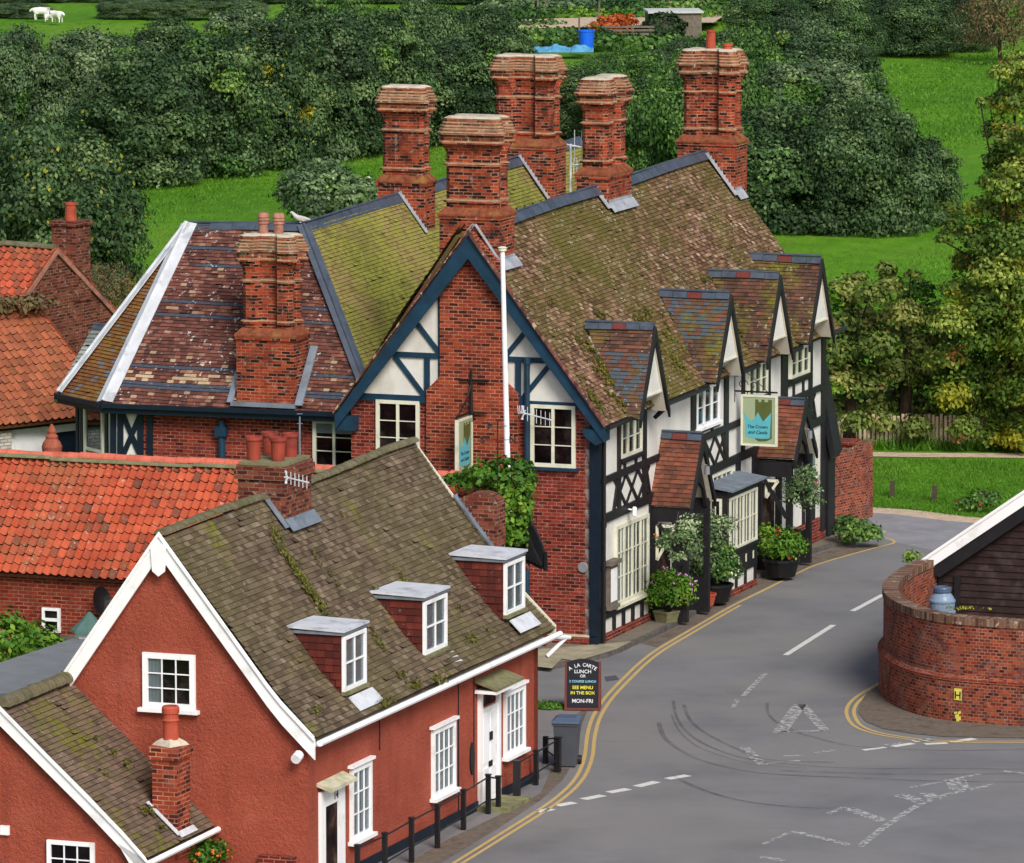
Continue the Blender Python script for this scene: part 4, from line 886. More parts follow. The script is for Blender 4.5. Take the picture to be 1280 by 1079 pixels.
for k, (c, hw, z0, z1) in enumerate(((2.45, .78, 4.40, 5.33), (8.4, .92, 4.40, 5.4), (12.52, .8, 4.62, 5.5), (16.15, .82, 4.74, 5.52))):
    window(inn, T(c - hw, -.004, z0), Rf, Nf, 2 * hw, z1 - z0, 3, 2, (.333, .667), mat='white' if k == 1 else 'cream', fr=.08, curtain=0, sillmat='white' if k == 1 else 'black', heavy=.09)
window(inn, T(1.32, -.004, .84), Rf, Nf, 2.45, 1.95, 8, 3, (.25, .5, .75), mat='cream', fr=.09, curtain=3, heavy=.08, sillmat='cream')
window(inn, T(8.75, -.004, 2.45), Rf, Nf, 1.6, .6, 4, 2, (.5,), mat='cream', fr=.06, sill=False)
window(inn, T(15.5, -.004, 1.45), Rf, Nf, 2.2, 1.4, 4, 2, (.5,), mat='cream', fr=.08, curtain=1, sill=False)
mb = MB(); mb.fbox(F, .55, 1.15, -.16, -.02, .95, 1.95); mb.fbox(F, .48, 1.22, -.24, -.02, 1.95, 2.05); mb.fbox(F, .5, 1.2, -.2, -.02, .86, .95); mc = mb.build('menu_case', M['wood'], inn)
mb = MB(); mb.fbox(F, .62, 1.08, -.168, -.162, 1.05, 1.85); mb.build('menu_sheet', M['white'], mc)
mb = MB(); mb.tube(T(2.0, -.28, 2.95), T(2.25, -.2, 3.12), .05, .06, 10); mb.tube(T(2.2, -.05, 3.1), T(2.2, -.22, 3.08), .02); mb.build('camera_housing', M['white'], inn)
for g0, g1 in (((-.35, 5.42), (1.35, 5.44)), ((3.6, 5.46), (7.25, 5.5)), ((9.6, 5.55), (11.4, 5.57)), ((13.7, 5.6), (15.1, 5.62)), ((17.3, 5.65), (19, 5.7))):
    mb = MB(); mb.tube(T(g0[0], -.42, g0[1]), T(g1[0], -.42, g1[1]), .06, .06, 8); mb.build('gutter', M['iron'], inn)
mb = MB()
mb.tube(T(3.75, -.45, 5.4), T(3.75, -.2, 5.15), .07, .05, 8); mb.build('rainwater_spout', M['iron'], inn)
# projecting dormer gables
def gablet(c, hw, za, ze, vf, vb_slope, tvf, mat, name, label=None, lead='lead_dark', cream=True, ov=.04, gauge=.1):
    """roof with ridge along v, gable towards the street at v = vf; meets the slope behind"""
    apx = T(c, vf, za); L = T(c - hw, vf, ze); Rr = T(c + hw, vf, ze)
    zr = lambda z: (z - 5.46) / 1.318 - .33           # v of main roof at height z
    vb_t = zr(za) if vb_slope else 0; vb_e = max(zr(ze), -.33) if vb_slope else 0
    bt = T(c, vb_t - .12 if vb_slope else .1, za); bl = T(c - hw, vb_e + .05, ze); brr = T(c + hw, vb_e + .05, ze)
    mb = MB(); tile_face(mb, L, bl, apx, [L, bl, bt, apx], tv=tvf, gauge=gauge, mslab=2); tile_face(mb, Rr, brr, apx, [Rr, brr, bt, apx], tv=tvf, gauge=gauge, mslab=2)
    o = mb.build(name, M[mat], inn)
    if label: o['label'] = label
    r = MB(); ridge_wing(r, apx + Z * .03, bt + Z * .03, dn(apx, L), dn(apx, Rr), .16, .34, 0, m2=1); r.build('ridge_capping', [M[lead], M['red_ridge_tile']], o)
    b_ = MB()
    for e in (L, Rr):
        d = (e - apx); pts = [apx + Z * .02, e + d.normalized() * ov, e + d.normalized() * ov - Z * .2, apx - Z * .34]; b_.prism(pts, -F.v * .06)
    b_.build('bargeboard', M['black'], o)
    return o
def dtv(s):
    def f(k, n, a, b):
        r = random.random()
        if s == 0: return 1.0 if (.15 < k / n < .68 and r < .55) else r * .95
        if s == 1: return 1.0 if (.45 < k / n < .92 and r < .5) or r < .06 else r * .95
        return r * .97
    return f
dl = ('dormer nearest the front gable, its tiles patched with blue slate', 'second dormer, patched with slate', 'third dormer with plain brown tiles', 'farthest dormer with white lichen on its tiles')
for k, (c, za, ze) in enumerate(((2.45, 7.55, 5.45), (8.4, 7.7, 5.62), (12.5, 7.78, 5.7), (16.12, 7.85, 5.75))):
    o = gablet(c, 1.08, za, ze, -.62, True, dtv(k), 'tile_dormer', 'dormer', dl[k])
    hb = 1.08 * (1 - .45 / (za - ze)) - .06
    mb = MB(); mb.prism([T(c - hb, -.57, ze + .45), T(c + hb, -.57, ze + .45), T(c, -.57, za - .16)], F.v * .04)
    mb.prism([T(c - hb, -.55, ze + .45), T(c + hb, -.55, ze + .45), T(c + 1.0, -.02, ze + .02), T(c - 1.0, -.02, ze + .02)], F.v * .03)
    for sx in (-1, 1): mb.poly([T(c + sx * hb, -.552, ze + .45), T(c + sx * 1.01, -.552, ze + .06), T(c + sx * 1.01, -.02, ze + .02)])
    mb.build('gable_panel', M['plaster'], o)
    mb = MB(); mb.fbox(F, c - hb, c + hb, -.60, -.575, ze + .43, ze + .47); mb.build('trim', M['cream'], o)
# porches
for k, (c, za, ze, mt, w_) in enumerate(((4.9, 4.6, 2.95, 'tile_porch', .95), (13.4, 4.42, 3.05, 'tile_porch', .95))):
    o = gablet(c, w_, za, ze, -1.05, False, lambda k_, n_, a, b: random.random() * .97 * (1 if (k_ // 3) % 2 else .6), mt, 'porch_roof', ('roof of the near porch, banded in brown and red tiles', 'roof of the far porch')[k], gauge=.12)
    mb = MB(); wl = c - w_ + .12; wr = c + w_ - .12
    for u in (wl, wr): mb.fbox(F, u - .06, u + .06, -.95, -.02, 0.08, .95); mb.fbox(F, u - .06, u + .06, -.95, -.02, 2.55, 2.95); mb.fbox(F, u - .07, u + .07, -.98, -.84, .08, 2.95); mb.fbox(F, u - .07, u + .07, -.16, -.02, .08, 2.95)
    for u in (wl, wr): mb.bar(T(u - .05, -.25, 2.5), T(u - .05, -.85, 1.5), -F.u, .1, 0, .08)
    mb.prism([T(wl, -.93, 2.6), T(wl, -.93, 2.95), T(c, -.93, za - .25), T(wr, -.93, 2.95), T(wr, -.93, 2.6), T(wr - .12, -.93, 2.75), T(wr - .3, -.93, 3.2), T(c, -.93, 3.5), T(wl + .3, -.93, 3.2), T(wl + .12, -.93, 2.75)], F.v * .08)
    mb.build('porch_frame', M['black'], o)
    mb = MB(); q = [T(wl - .075, -.2, 2.45), T(wl - .075, -.66, 2.45), T(wl - .075, -.2, 1.6 + .4 * k)] if k == 0 else [T(wl - .075, -.30, 2.45), T(wl - .075, -.62, 2.45), T(wl - .075, -.30, 2.0)]
    for a, b in zip(q, q[1:] + q[:1]): mb.bar(a, b, -F.u, .07, 0, .03)
    mb.build('porch_light_frame', M['cream'], o)
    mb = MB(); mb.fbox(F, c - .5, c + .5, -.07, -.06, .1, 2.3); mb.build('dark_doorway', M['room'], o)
    mb = MB(); mb.fbox(F, c - .42, c + .42, -.5, -.45, 2.95, 3.5); mb.build('porch_tympanum', M['plaster'], o)
    mb = MB(); mb.tube(T(c, -1.18, za - .75), T(c, -1.18, za - .95), .06, .07, 8); mb.tube(T(c, -1.0, za - .7), T(c, -1.18, za - .72), .015); mb.build('lantern', M['stone_grey'], o)
# bay window
b0, b1, bv = 8.25, 10.75, -.62
mb = MB(); mb.fbox(F, b0, b1, bv, -.02, -.1, .16); mb.build('bay_plinth', M['brick_gable'], inn)
mb = MB(); mb.fbox(F, b0 + .05, b1 - .05, bv + .05, -.02, .16, .52); mb.build('bay_apron', M['plaster'], inn)
mb = MB()
for u in (b0 + .1, b0 + .85, b0 + 1.6, b1 - .1): mb.fbox(F, u - .07, u + .07, bv + .01, bv + .06, .16, .52)
mb.fbox(F, b0 + .0, b0 + .06, bv + .02, -.02, .16, .52)
mb.fbox(F, b0, b1, bv, -.02, .52, 1.12)
for k in range(5): pass
mb.fbox(F, b0 - .06, b1 + .06, bv - .07, -.02, 1.12, 1.2)
mb.fbox(F, b0, b0 + .14, bv, bv + .14, 1.2, 2.55); mb.fbox(F, b1 - .14, b1, bv, bv + .14, 1.2, 2.55); mb.fbox(F, b0, b1, bv, -.02, 2.55, 2.72); mb.fbox(F, b0, b0 + .12, -.14, -.02, 1.2, 2.55)
bay = mb.build('bay_window', M['black'], inn)
mb = MB()
for k in range(4):
    u = b0 + .35 + k * .6; mb.bar(T(u, bv - .001, .74), T(u, bv - .001, .94), Nf, .1, 0, .006)
mb.build('pierced_panel', M['cream'], bay)
window(bay, T(b0 + .14, bv + .02, 1.2), Rf, Nf, b1 - b0 - .28, 1.35, 8, 2, (.25, .5, .75), mat='cream', fr=.06, curtain=0, sill=False)
window(bay, T(b0 + .02, -.14, 1.2), -F.v, -F.u, -bv - .28, 1.35, 2, 2, (), mat='cream', fr=.06, sill=False)
mb = MB(); mb.prism([T(b0 - .15, 0, 2.86), T(b0 - .15, bv - .2, 2.74), T(b1 + .15, bv - .2, 2.74), T(b1 + .15, 0, 2.86)], Z * .05); mb.build('bay_roof', M['lead'], bay)
# far end lean-to
mb = MB(); mb.prism([T(18.6, .3, 0), T(18.6, -.1, 0), T(18.6, -.1, 2.2), T(18.6, .3, 4.6), T(18.6, 2.2, 5.2), T(18.6, 2.2, 0)], F.u * .6); mb.prism([T(18.5, -.30, 2.4), T(18.5, -.18, 2.2), T(18.5, .30, 4.6), T(18.5, .18, 4.8)], F.u * .7); mb.build('lean_to', M['black'], inn)
# TV aerials
def aerial(name, base, tip, n, el, mat='lead_white', vert=True, root=None, label=None):
    mb = MB(); base = Vector(base); tip = Vector(tip); d = (tip - base).normalized(); x = Z if vert else d.cross(Z).normalized()
    mb.tube(base, tip, .018, .018, 6)
    for k in range(n): p = base.lerp(tip, (k + .5) / n); mb.tube(p - x * el, p + x * el, .009, .009, 5)
    for k in (-1, 1): mb.tube(base + x * el * k + d * .02, base - x * el * k * .2 + d * .1, .02, .02, 5)
    o = mb.build(name, M[mat], root); return o
a = F.au(651, 516, -.5); b = F.au(690, 526, -.5); o = aerial('tv_aerial', a, b, 7, .17); tag(o, 'white television aerial in front of the right gable window', 'aerial')
mb = MB(); mb.tube(a, a + F.u * .4, .02, .02, 6)
for k in range(4): mb.tube(a + V(-.06 + .04 * k, 0, -.04), a + V(-.08 + .05 * k, 0, .16), .012, .012, 5)
r_ = mb.build('aerial_bracket', M['lead_white']); r_.parent = o
cz_ = T(9.3, 3.95, 0); mb = MB(); mb.tube(cz_ + Z * 9.6, cz_ + Z * 11.3, .03, .03, 8)
mb.tube(cz_ + Z * 11.25 + V(-.1, 0, .03), cz_ + Z * 11.15 + V(.95, -.1, -.05), .022, .022, 6); mb.tube(cz_ + Z * 10.78 + V(0, 0, 0), cz_ + Z * 10.72 + V(.7, -.1, 0), .02, .02, 6)
for k in range(8): mb.tube(cz_ + Z * 10.55 + V(.08 + .08 * k, -.02 * k / 8, 0), cz_ + Z * 10.95 + V(.08 + .08 * k, -.02 * k / 8, -.02), .01, .01, 5)
for k in range(4): mb.tube(cz_ + Z * 10.6 + V(.1 + .18 * k, 0, .25), cz_ + Z * 10.9 + V(.1 + .18 * k, 0, .75), .01, .01, 5)
tag(mb.build('tv_aerial', M['lead_white']), 'pole with two aerials beside the end-on chimney on the main ridge', 'aerial')
# flagpole
a = F.au(628, 314, -2.2); b = F.au(634, 566, -2.2); d = (a - b).normalized(); bz = b - d * (b.z / d.z)
fp = thing('flagpole', 'tall white flagpole standing before the brick gable', 'flagpole', bz)
mb = MB(); mb.tube(bz, a, .085, .055, 12); mb.build('pole', M['white'], fp); mb = MB(); mb.tube(a, a + Z * .07, .1, .1, 12); mb.tube(a + Z * .07, a + Z * .1, .12, .06, 12); mb.build('cap', M['cream'], fp)
# hanging signs
def inn_sign(name, label, P, R, U, N, w, h, frame='cream', both=True):
    r = thing(name, label, 'pub sign', P)
    mb = MB(); mb.obox(P, R, U, N, 0, w, 0, h, -.03, .03); mb.build('board', M['sign_green'], r)
    f = MB(); t = .055
    f.obox(P, R, U, N, -t, 0, -t, h + t, -.045, .045); f.obox(P, R, U, N, w, w + t, -t, h + t, -.045, .045); f.obox(P, R, U, N, 0, w, -t, 0, -.045, .045); f.obox(P, R, U, N, 0, w, h, h + t, -.045, .045); f.build('frame', M[frame], r)
    sc = lambda x, y, z: P + R * (x * w) + U * (y * h) + N * z
    mb = MB(); mb.prism([sc(*q, .031) for q in ((.38, .95), (.48, .95), (.48, .90), (.57, .90), (.57, .95), (.67, .95), (.67, .90), (.78, .90), (.78, .95), (.9, .95), (.9, .12), (.72, .06), (.5, .05), (.38, .1))], N * .002); mb.build('tower_emblem', M['sign_olive'], r)
    mb = MB(); mb.prism([sc(*q, .034) for q in ((.04, .66), (.22, .50), (.36, .53), (.46, .68), (.63, .48), (.88, .68), (.84, .13), (.6, .11), (.3, .12), (.1, .15))], N * .002); mb.build('crown_emblem', M['sign_teal'], r)
    text_mesh(r, 'The Crown', sc(.46, .335, 0), R, U, N, .115 * w / .86, 'sign_ink', off=.038, bold=.002)
    text_mesh(r, 'and Castle', sc(.46, .215, 0), R, U, N, .12 * w / .86, 'sign_ink', off=.038, shear=.35, bold=.002)
    return r
sp = F.W(10.7, -.24, 3.65); sr = inn_sign('inn_sign', 'square framed inn sign on an iron bracket over the street porch', sp, -F.v, Z, -F.u, .86, 1.2)
sr2 = F.W(10.7, 0, 0); mb = MB(); y = 4.98
mb.tube(sr2 - F.v * .0 + Z * 4.7 , sr2 + Z * 5.7, .02, .02, 6); mb.tube(sr2 + F.v * .1 + Z * y, sr2 - F.v * 1.15 + Z * y, .025, .025, 6)
for k in (.35, .95): mb.tube(sr2 - F.v * k + Z * y, sr2 - F.v * k + Z * 4.88, .012, .012, 5)
def scroll(mb, c, R, r0, turns=1.2, r=.012, s=1):
    p = [c + R * (s * r0 * (1 - t / 14) * math.cos(t / 14 * turns * 6.28)) + Z * (r0 * (1 - t / 14) * math.sin(t / 14 * turns * 6.28)) for t in range(13)]; mb.path(p, r, 5)
scroll(mb, sr2 - F.v * .22 + Z * (y + .17), -F.v, .15); scroll(mb, sr2 - F.v * .5 + Z * (y + .15), -F.v, .12); mb.path([sr2 + Z * 5.65, sr2 - F.v * .3 + Z * 5.5, sr2 - F.v * .6 + Z * 5.25, sr2 - F.v * .9 + Z * y], .012, 5)
mb.build('bracket', M['iron'], sr)
gp_ = F.au(573, 600, 0); v2 = F.loc(F.au(590, 540, 0))[1]
P2 = T(-1.14, v2 - .05, 4.25); s2r = inn_sign('inn_sign', 'narrow-looking inn sign seen edge-on before the gable chimney breast', P2, F.u, Z, -F.v, .9, 1.25)
mb = MB(); m0 = T(-.2, v2 - .05, 0); mb.tube(m0 + Z * 5.4, m0 + Z * 6.65, .06, .03, 8); mb.tube(m0 + Z * 6.4 - F.v * .45, m0 + Z * 6.4 + F.v * .3, .03, .03, 6); mb.tube(m0 + Z * 5.62 - F.u * 1.0, m0 + Z * 5.62, .03, .03, 6); mb.tube(m0 + Z * 5.62 - F.v * .4, m0 + Z * 5.62, .025, .025, 6)
mb.path([m0 + Z * 6.3, m0 + Z * 6.0 - F.u * .25, m0 + Z * 5.8 - F.u * .6, m0 + Z * 5.62 - F.u * .95], .02, 5)
for q in (.2, .45, .7): scroll(mb, m0 + Z * (5.85 - .12 * q) - F.u * q, -F.u, .13)
for q in (.1, .95): mb.tube(m0 + Z * 5.62 - F.u * q, m0 + Z * 5.5 - F.u * q, .015, .015, 5)
mb.build('bracket', M['iron'], s2r)
# ================================================================== RED COTTAGE
CO = PZ(385, 1155); KC = PZ(385, 1124).y / CO.y; C = Frame(CP + (CO - CP) * KC, 20, KC); CW = C.W; GZ = -C.O.z / KC   # GZ: ground level in this frame
cot = thing('cottage', 'long red rendered cottage with mossy brown roof, white bargeboards and three flat dormers', 'house', V(C.O.x, C.O.y, 0))
CL = 12.95
mb = MB(); mb.prism([CW(0, 0, -.2), CW(0, 5.6, -.2), CW(0, 5.6, 3.45), CW(0, 2.95, 7.15), CW(0, .62, 4.2), CW(0, 0, 3.55)], F.u * .25); mb.build('gable_wall', M['render'], cot)
mb = MB(); mb.fbox(C, .2501, CL, 0, .25, -.2, 3.6); mb.fbox(C, .25, CL, 5.35, 5.6, -.2, 3.4); mb.build('street_wall', M['render'], cot)
mb = MB(); mb.prism([CW(CL, 0, -.2), CW(CL, 5.6, -.2), CW(CL, 5.6, 3.45), CW(CL, 2.95, 7.15), CW(CL, .62, 4.2), CW(CL, 0, 3.55)], -F.u * .25); mb.build('gable_wall', M['render'], cot)
mb = MB(); mb.fbox(C, -.015, CL + .015, -.025, .1, -.2, GZ + .2); mb.build('black_plinth', M['navy'], cot)
mb = MB(); mb.tube(CW(3.75, -.02, 2.7), CW(3.75, -.02, 3.6), .012); mb.tube(CW(8.15, -.02, 0.4), CW(8.15, -.02, 3.6), .012); mb.tube(CW(9.05, -.02, 1), CW(9.05, -.02, 3.6), .010); mb.build('cable', M['navy'], cot)
e0, e1 = CW(-.12, -.22, 3.62), CW(13.4, -.22, 3.62); k0, k1 = CW(-.12, .62, 4.44), CW(13.4, .62, 4.44); r0, r1 = CW(-.12, 2.95, 7.36), CW(13.4, 2.95, 7.40)
mb = MB(); tile_face(mb, e0, e1, k1, [e0, e1, k1, k0], tw=.19, gauge=.115, th=.024); tile_face(mb, k0, k1, r1, [k0, k1, r1, r0], tw=.19, gauge=.115, th=.024)
KE = (e0, e1, k0, k1, r1); l0, l1 = CW(-.12, 5.75, 3.4), CW(13.4, 5.75, 3.4); tile_face(mb, l0, l1, r1, [l0, l1, r1, r0], gauge=.2, tw=.6); mb.build('roof', M['tile_cottage'], cot)
mb = MB(); ridge_round(mb, CW(-.12, 2.95, 7.38), CW(5.05, 2.95, 7.36), .13, .24, rnd=.008); mb.build('ridge_tiles', M['ridge_old'], cot); mb = MB(); ridge_round(mb, CW(6.55, 2.95, 7.38), CW(13.45, 2.95, 7.42), .13, .24, rnd=.008); mb.build('ridge_tiles', M['ridge_old'], cot)
mb = MB(); y = -F.u
def wb(F_, pts_up, w_, th, mb):             # bargeboard following a polyline on the gable
    for (a, b) in zip(pts_up[:-1], pts_up[1:]): mb.prism([a, b, b - Z * w_, a - Z * w_], -F_.u * th)
g_ = [CW(-.13, 2.95, 7.36), CW(-.13, 1.8, 5.90), CW(-.13, .75, 4.58), CW(-.13, .45, 4.24), CW(-.13, -.22, 3.60)]
wb(C, g_, .40, .05, mb); pass
wb(C, [CW(-.13, 2.95, 7.36), CW(-.13, 5.1, 4.33), CW(-.13, 5.75, 3.4)], .42, .053, mb)
wb(C, [CW(-.17, 2.95, 7.42), CW(-.17, 5.1, 4.39)], .10, .05, mb); wb(C, [CW(-.17, 2.95, 7.42), CW(-.17, .75, 4.64), CW(-.17, .45, 4.30), CW(-.17, -.22, 3.66)], .09, .05, mb)
mb.prism([CW(-.19, 3.12, 7.2), CW(-.19, 2.78, 7.2), CW(-.19, 2.82, 6.66), CW(-.19, 2.95, 6.56), CW(-.19, 3.08, 6.66)], -F.u * .03)
mb.build('bargeboard', M['white'], cot)
mb = MB()
for a, b in ((CW(13.42, 2.95, 7.44), CW(13.42, .62, 4.5)), (CW(13.42, .62, 4.5), CW(13.42, -.22, 3.68))): mb.prism([a, b, b - Z * .25, a - Z * .3], F.u * .05)
mb.build('bargeboard', M['cream'], cot)
mb = MB(); mb.tube(CW(-.1, -.30, 3.52), CW(13.5, -.30, 3.50), .065, .065, 8); mb.fbox(C, 0, CL, -.24, 0, 3.43, 3.50); mb.tube(CW(13.3, -.30, 3.46), CW(13.9, -.36, 3.36), .05, .05, 8); mb.tube(CW(13.75, -.36, 3.4), CW(13.2, -.1, 3.05), .045, .045, 8); mb.build('gutter', M['white'], cot)
mb = MB(); mb.tube(CW(-.12, .12, 3.28), CW(-.3, .12, 3.22), .1, .1, 10); mb.build('gutter_end', M['white'], cot)
Rc, Nc = F.u, -F.v
def cwin(x0, x1, z0, z1, cols=3, rows=3, cur=2): 
    o = window(cot, CW(x0, -.002, z0), Rc, Nc, x1 - x0, z1 - z0, cols, rows, (), mat='white', fr=.09, curtain=cur, sillout=.15, ends=.08)
    m_ = MB(); m_.obox(CW(x0, -.002, z1), Rc, Z, Nc, -.08, x1 - x0 + .08, .002, .06, 0, .11); m_.build('drip_moulding', M['white'], o); return o
cwin(2.16, 3.25, 1.18, 2.62); cwin(6.62, 7.92, 1.22, 2.62, 4, 3); cwin(10.82, 12.05, 1.32, 2.68, 4, 3)
a = C.au(180, 884); b = C.au(246, 818); va, za = C.loc(a)[1:]; vb, zb = C.loc(b)[1:]
window(cot, CW(-.004, va, za), -C.v, -C.u, va - vb, zb - za, 3, 3, (), mat='white', fr=.11, curtain=3, sillout=.14)
# doors
mb = MB(); u0, u1 = .55, 1.78
mb.fbox(C, u0, u0 + .22, -.07, -.002, -.1, 2.44); mb.fbox(C, u1 - .32, u1, -.07, -.002, -.1, 2.44); mb.fbox(C, u0 + .22, u1 - .32, -.068, -.002, 2.12, 2.44); d1 = mb.build('door_surround', M['white'], cot)
mb = MB(); mb.fbox(C, u0 + .22, u1 - .32, -.03, -.003, -.1, 2.12); mb.build('dark_doorway', M['room'], d1)
mb = MB(); mb.prism([CW(u0 - .08, 0, 2.56), CW(u0 - .08, -.30, 2.46), CW(u1 + .05, -.30, 2.46), CW(u1 + .05, 0, 2.56)], Z * .07); mb.build('door_hood', M['hood'], d1)
text_mesh(d1, '14', CW(u0 + .75, -.072, 2.19), F.u, Z, -F.v, .24, 'iron', bold=.006)
mb = MB(); u0, u1 = 9.3, 10.5
mb.fbox(C, u0, u0 + .13, -.08, -.002, GZ + .05, 2.98); mb.fbox(C, u1 - .13, u1, -.08, -.002, GZ + .05, 2.98); mb.fbox(C, u0 + .13, u1 - .13, -.078, -.002, 2.85, 2.98); d2 = mb.build('door_surround', M['white'], cot)
mb = MB(); mb.fbox(C, u0 + .13, u1 - .13, -.05, -.003, GZ + .1, 2.55)
for z0, z1 in ((.72, 1.3), (1.4, 2.42)):
    for q in (u0 + .2, u0 + .62): mb.fbox(C, q, q + .32, -.062, -.0495, z0, z1)
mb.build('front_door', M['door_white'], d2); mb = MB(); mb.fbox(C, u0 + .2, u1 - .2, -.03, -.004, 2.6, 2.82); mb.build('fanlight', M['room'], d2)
mb = MB(); mb.fbox(C, u0 + .5, u0 + .7, -.075, -.0625, 1.30, 1.42); mb.build('letter_plate', M['iron'], d2); mb = MB(); mb.fbox(C, u0 + .55, u0 + .68, -.09, -.0625, 1.85, 2.02); mb.build('door_knocker', M['iron'], d2)
mb = MB(); mb.prism([CW(u0 - .2, 0, 3.16), CW(u0 - .2, -.5, 3.0), CW(u1 + .2, -.5, 3.0), CW(u1 + .2, 0, 3.16)], Z * .05); mb.build('door_hood', M['mossslab'], d2); mb = MB(); mb.fbox(C, u0 - .18, u1 + .18, -.48, -.01, 2.93, 2.995); mb.build('hood_edge', M['white'], d2)
mb = MB(); mb.fbox(C, u0 - .1, u1 + .1, -.7, -.02, GZ - .1, GZ + .1); mb.build('door_step', M['mossslab'], cot)
mb = MB(); mb.lathe(V(0, 0, 0), [(1, 0), (1, .03)], 20); mb.v = [tuple(CW(8.95, -.002, 1.62) + C.u * p[0] * .13 + Z * p[1] * .34 - C.v * p[2]) for p in mb.v]; mb.build('oval_plaque', M['iron'], cot)
# cottage dormers
vf = .22
for k, (x0, x1, yb) in enumerate(((427, 455, 868), (528, 556, 822), (629, 653, 772))):
    uu = C.loc(C.av(x0, yb, vf)); ua = uu[0]; zb = uu[2]; ub = C.loc(C.av(x1, yb - 12, vf))[0]; zt = zb + 1.22
    vb = .62 + (zt - 4.44) / 1.253
    mb = MB(); S0 = CW(ua, vf, zb - .1); mb.prism([CW(ua, vf, zb - .08), CW(ua, vf, zt), CW(ua, vb, zt), CW(ua, .62, 4.4)], F.u * (ub - ua)); dm = mb.build('dormer', M['tile_cheek'], cot)
    dm['label'] = ('flat-topped dormer nearest the viewer', 'middle flat-topped dormer', 'flat-topped dormer nearest the inn')[k]
    mb = MB()                                # tile-hung cheek
    for r_ in range(9):
        z0 = zb + r_ * .14; z1 = z0 + .14; vl = max(vf, .62 + (z0 - 4.44) / 1.253) if z0 > 4.44 else vf + .02; s = vf
        ve = .62 + (z0 + .07 - 4.44) / 1.253 if z0 > 4.4 else vf + (z0 - zb) * .8
        while s < ve: e = min(ve, s + .17); t = random.random(); mb.poly([CW(ua - .03, e - .004, z0), CW(ua - .03, s, z0), CW(ua - .012, s, z1), CW(ua - .012, e - .004, z1)], 0, t); mb.poly([CW(ua - .0, e - .004, z0), CW(ua - .0, s, z0), CW(ua - .03, s, z0), CW(ua - .03, e - .004, z0)], 0, t * .6); s = e
    mb.build('hung_tiles', M['tile_cheek'], dm)
    mb = MB(); mb.prism([CW(ua - .10, vf - .10, zt - .01), CW(ub + .06, vf - .10, zt - .01), CW(ub + .06, vb + .02, zt + .02), CW(ua - .10, vb + .12, zt + .03)], Z * .045)
    mb.build('lead_flat', M['lead_white'], dm)
    mb = MB(); mb.fbox(C, ua - .07, ub + .04, vf - .07, vb, zt - .07, zt - .012); mb.build('fascia', M['lead'], dm)
    window(dm, CW(ua, vf - .003, zb + .04), Rc, Nc, ub - ua, zt - zb - .12, 2, 2, (), mat='white', fr=.075, curtain=2, sill=True, sillmat='mossslab', ends=.02, bar=.035)
    mb = MB(); p0 = CW(ua + .12, vf - .08, zb - .1); dd = (e0 - k0).normalized() if zb - .1 < 4.44 else (k0 - r0).normalized(); nn = F.u.cross(dd); nn = nn if nn.z > 0 else -nn
    mb.obox(CW(ua + .1, vf - .05, zb - .14), F.u, dd, nn, 0, ub - ua + .08, 0, .36, .07, .095); mb.build('lead_apron', M['lead_white'], dm)
# ridge chimney
cu_, cd_ = 5.08, 6.45
mb = MB(); mb.fbox(C, cu_, cd_, 2.48, 3.5, 6.0, 7.72); mb.fbox(C, cu_ - .06, cd_ + .06, 2.42, 3.56, 7.72, 7.92); mb.fbox(C, cu_ - .03, cd_ + .03, 2.45, 3.53, 7.92, 8.0); rc = mb.build('ridge_chimney', M['brick_old'], cot)
mb = MB(); mb.prism([CW(cu_, 2.5, 8.0), CW(cd_, 2.5, 8.0), CW(cd_, 3.48, 8.0), CW(cu_, 3.48, 8.0)], Z * .06); mb.build('mortar_top', M['mossslab'], rc)
for q, (du, dv) in enumerate(((.35, 3.3), (1.05, 3.25), (.4, 2.8), (1.05, 2.8))):
    p_ = MB(); p_.lathe(CW(cu_ + du, dv, 8.04), [(.13, 0), (.15, .38), (.16, .42), (.18, .43), (.18, .5), (.14, .5), (.14, .36)], 16); p_.build('chimney_pot', M['dark_pot'], rc)
mb = MB(); flashing(mb, C, cu_ - .02, 2.95, 7.44, 2.42, 6.78, .2, h=.12); mb.obox(CW(cu_ - .05, 2.5, 6.93), F.u, dn(r0, k0), F.u.cross(dn(r0, k0)) * (1 if F.u.cross(dn(r0, k0)).z > 0 else -1), 0, 1.55, 0, .3, .03, .05); mb.build('lead_flashing', M['lead'], rc)
a = C.av(356, 597, 2.36); b = C.av(386, 604, 2.2); o = aerial('tv_aerial', a, b, 6, .13); tag(o, 'small television aerial fixed to the squat cottage chimney with four pots', 'aerial')
# round-topped end chimney
v0, v1 = 1.12, 1.98; mb = MB(); n = 14; zc_ = 6.12; pr = [CW(13.5, v0, 3.2)] + [CW(13.5, (v0 + v1) / 2 - math.cos(math.pi * k / n) * (v1 - v0) / 2, zc_ + math.sin(math.pi * k / n) * .26) for k in range(n + 1)] + [CW(13.5, v1, 3.2)]
mb.prism(pr, F.u * .55); ec = mb.build('end_chimney', M['brick_old'], cot)
mb = MB(); flashing(mb, C, 13.46, 2.05, 6.32, .95, 4.95, .16); mb.build('lead_flashing', M['lead'], ec)
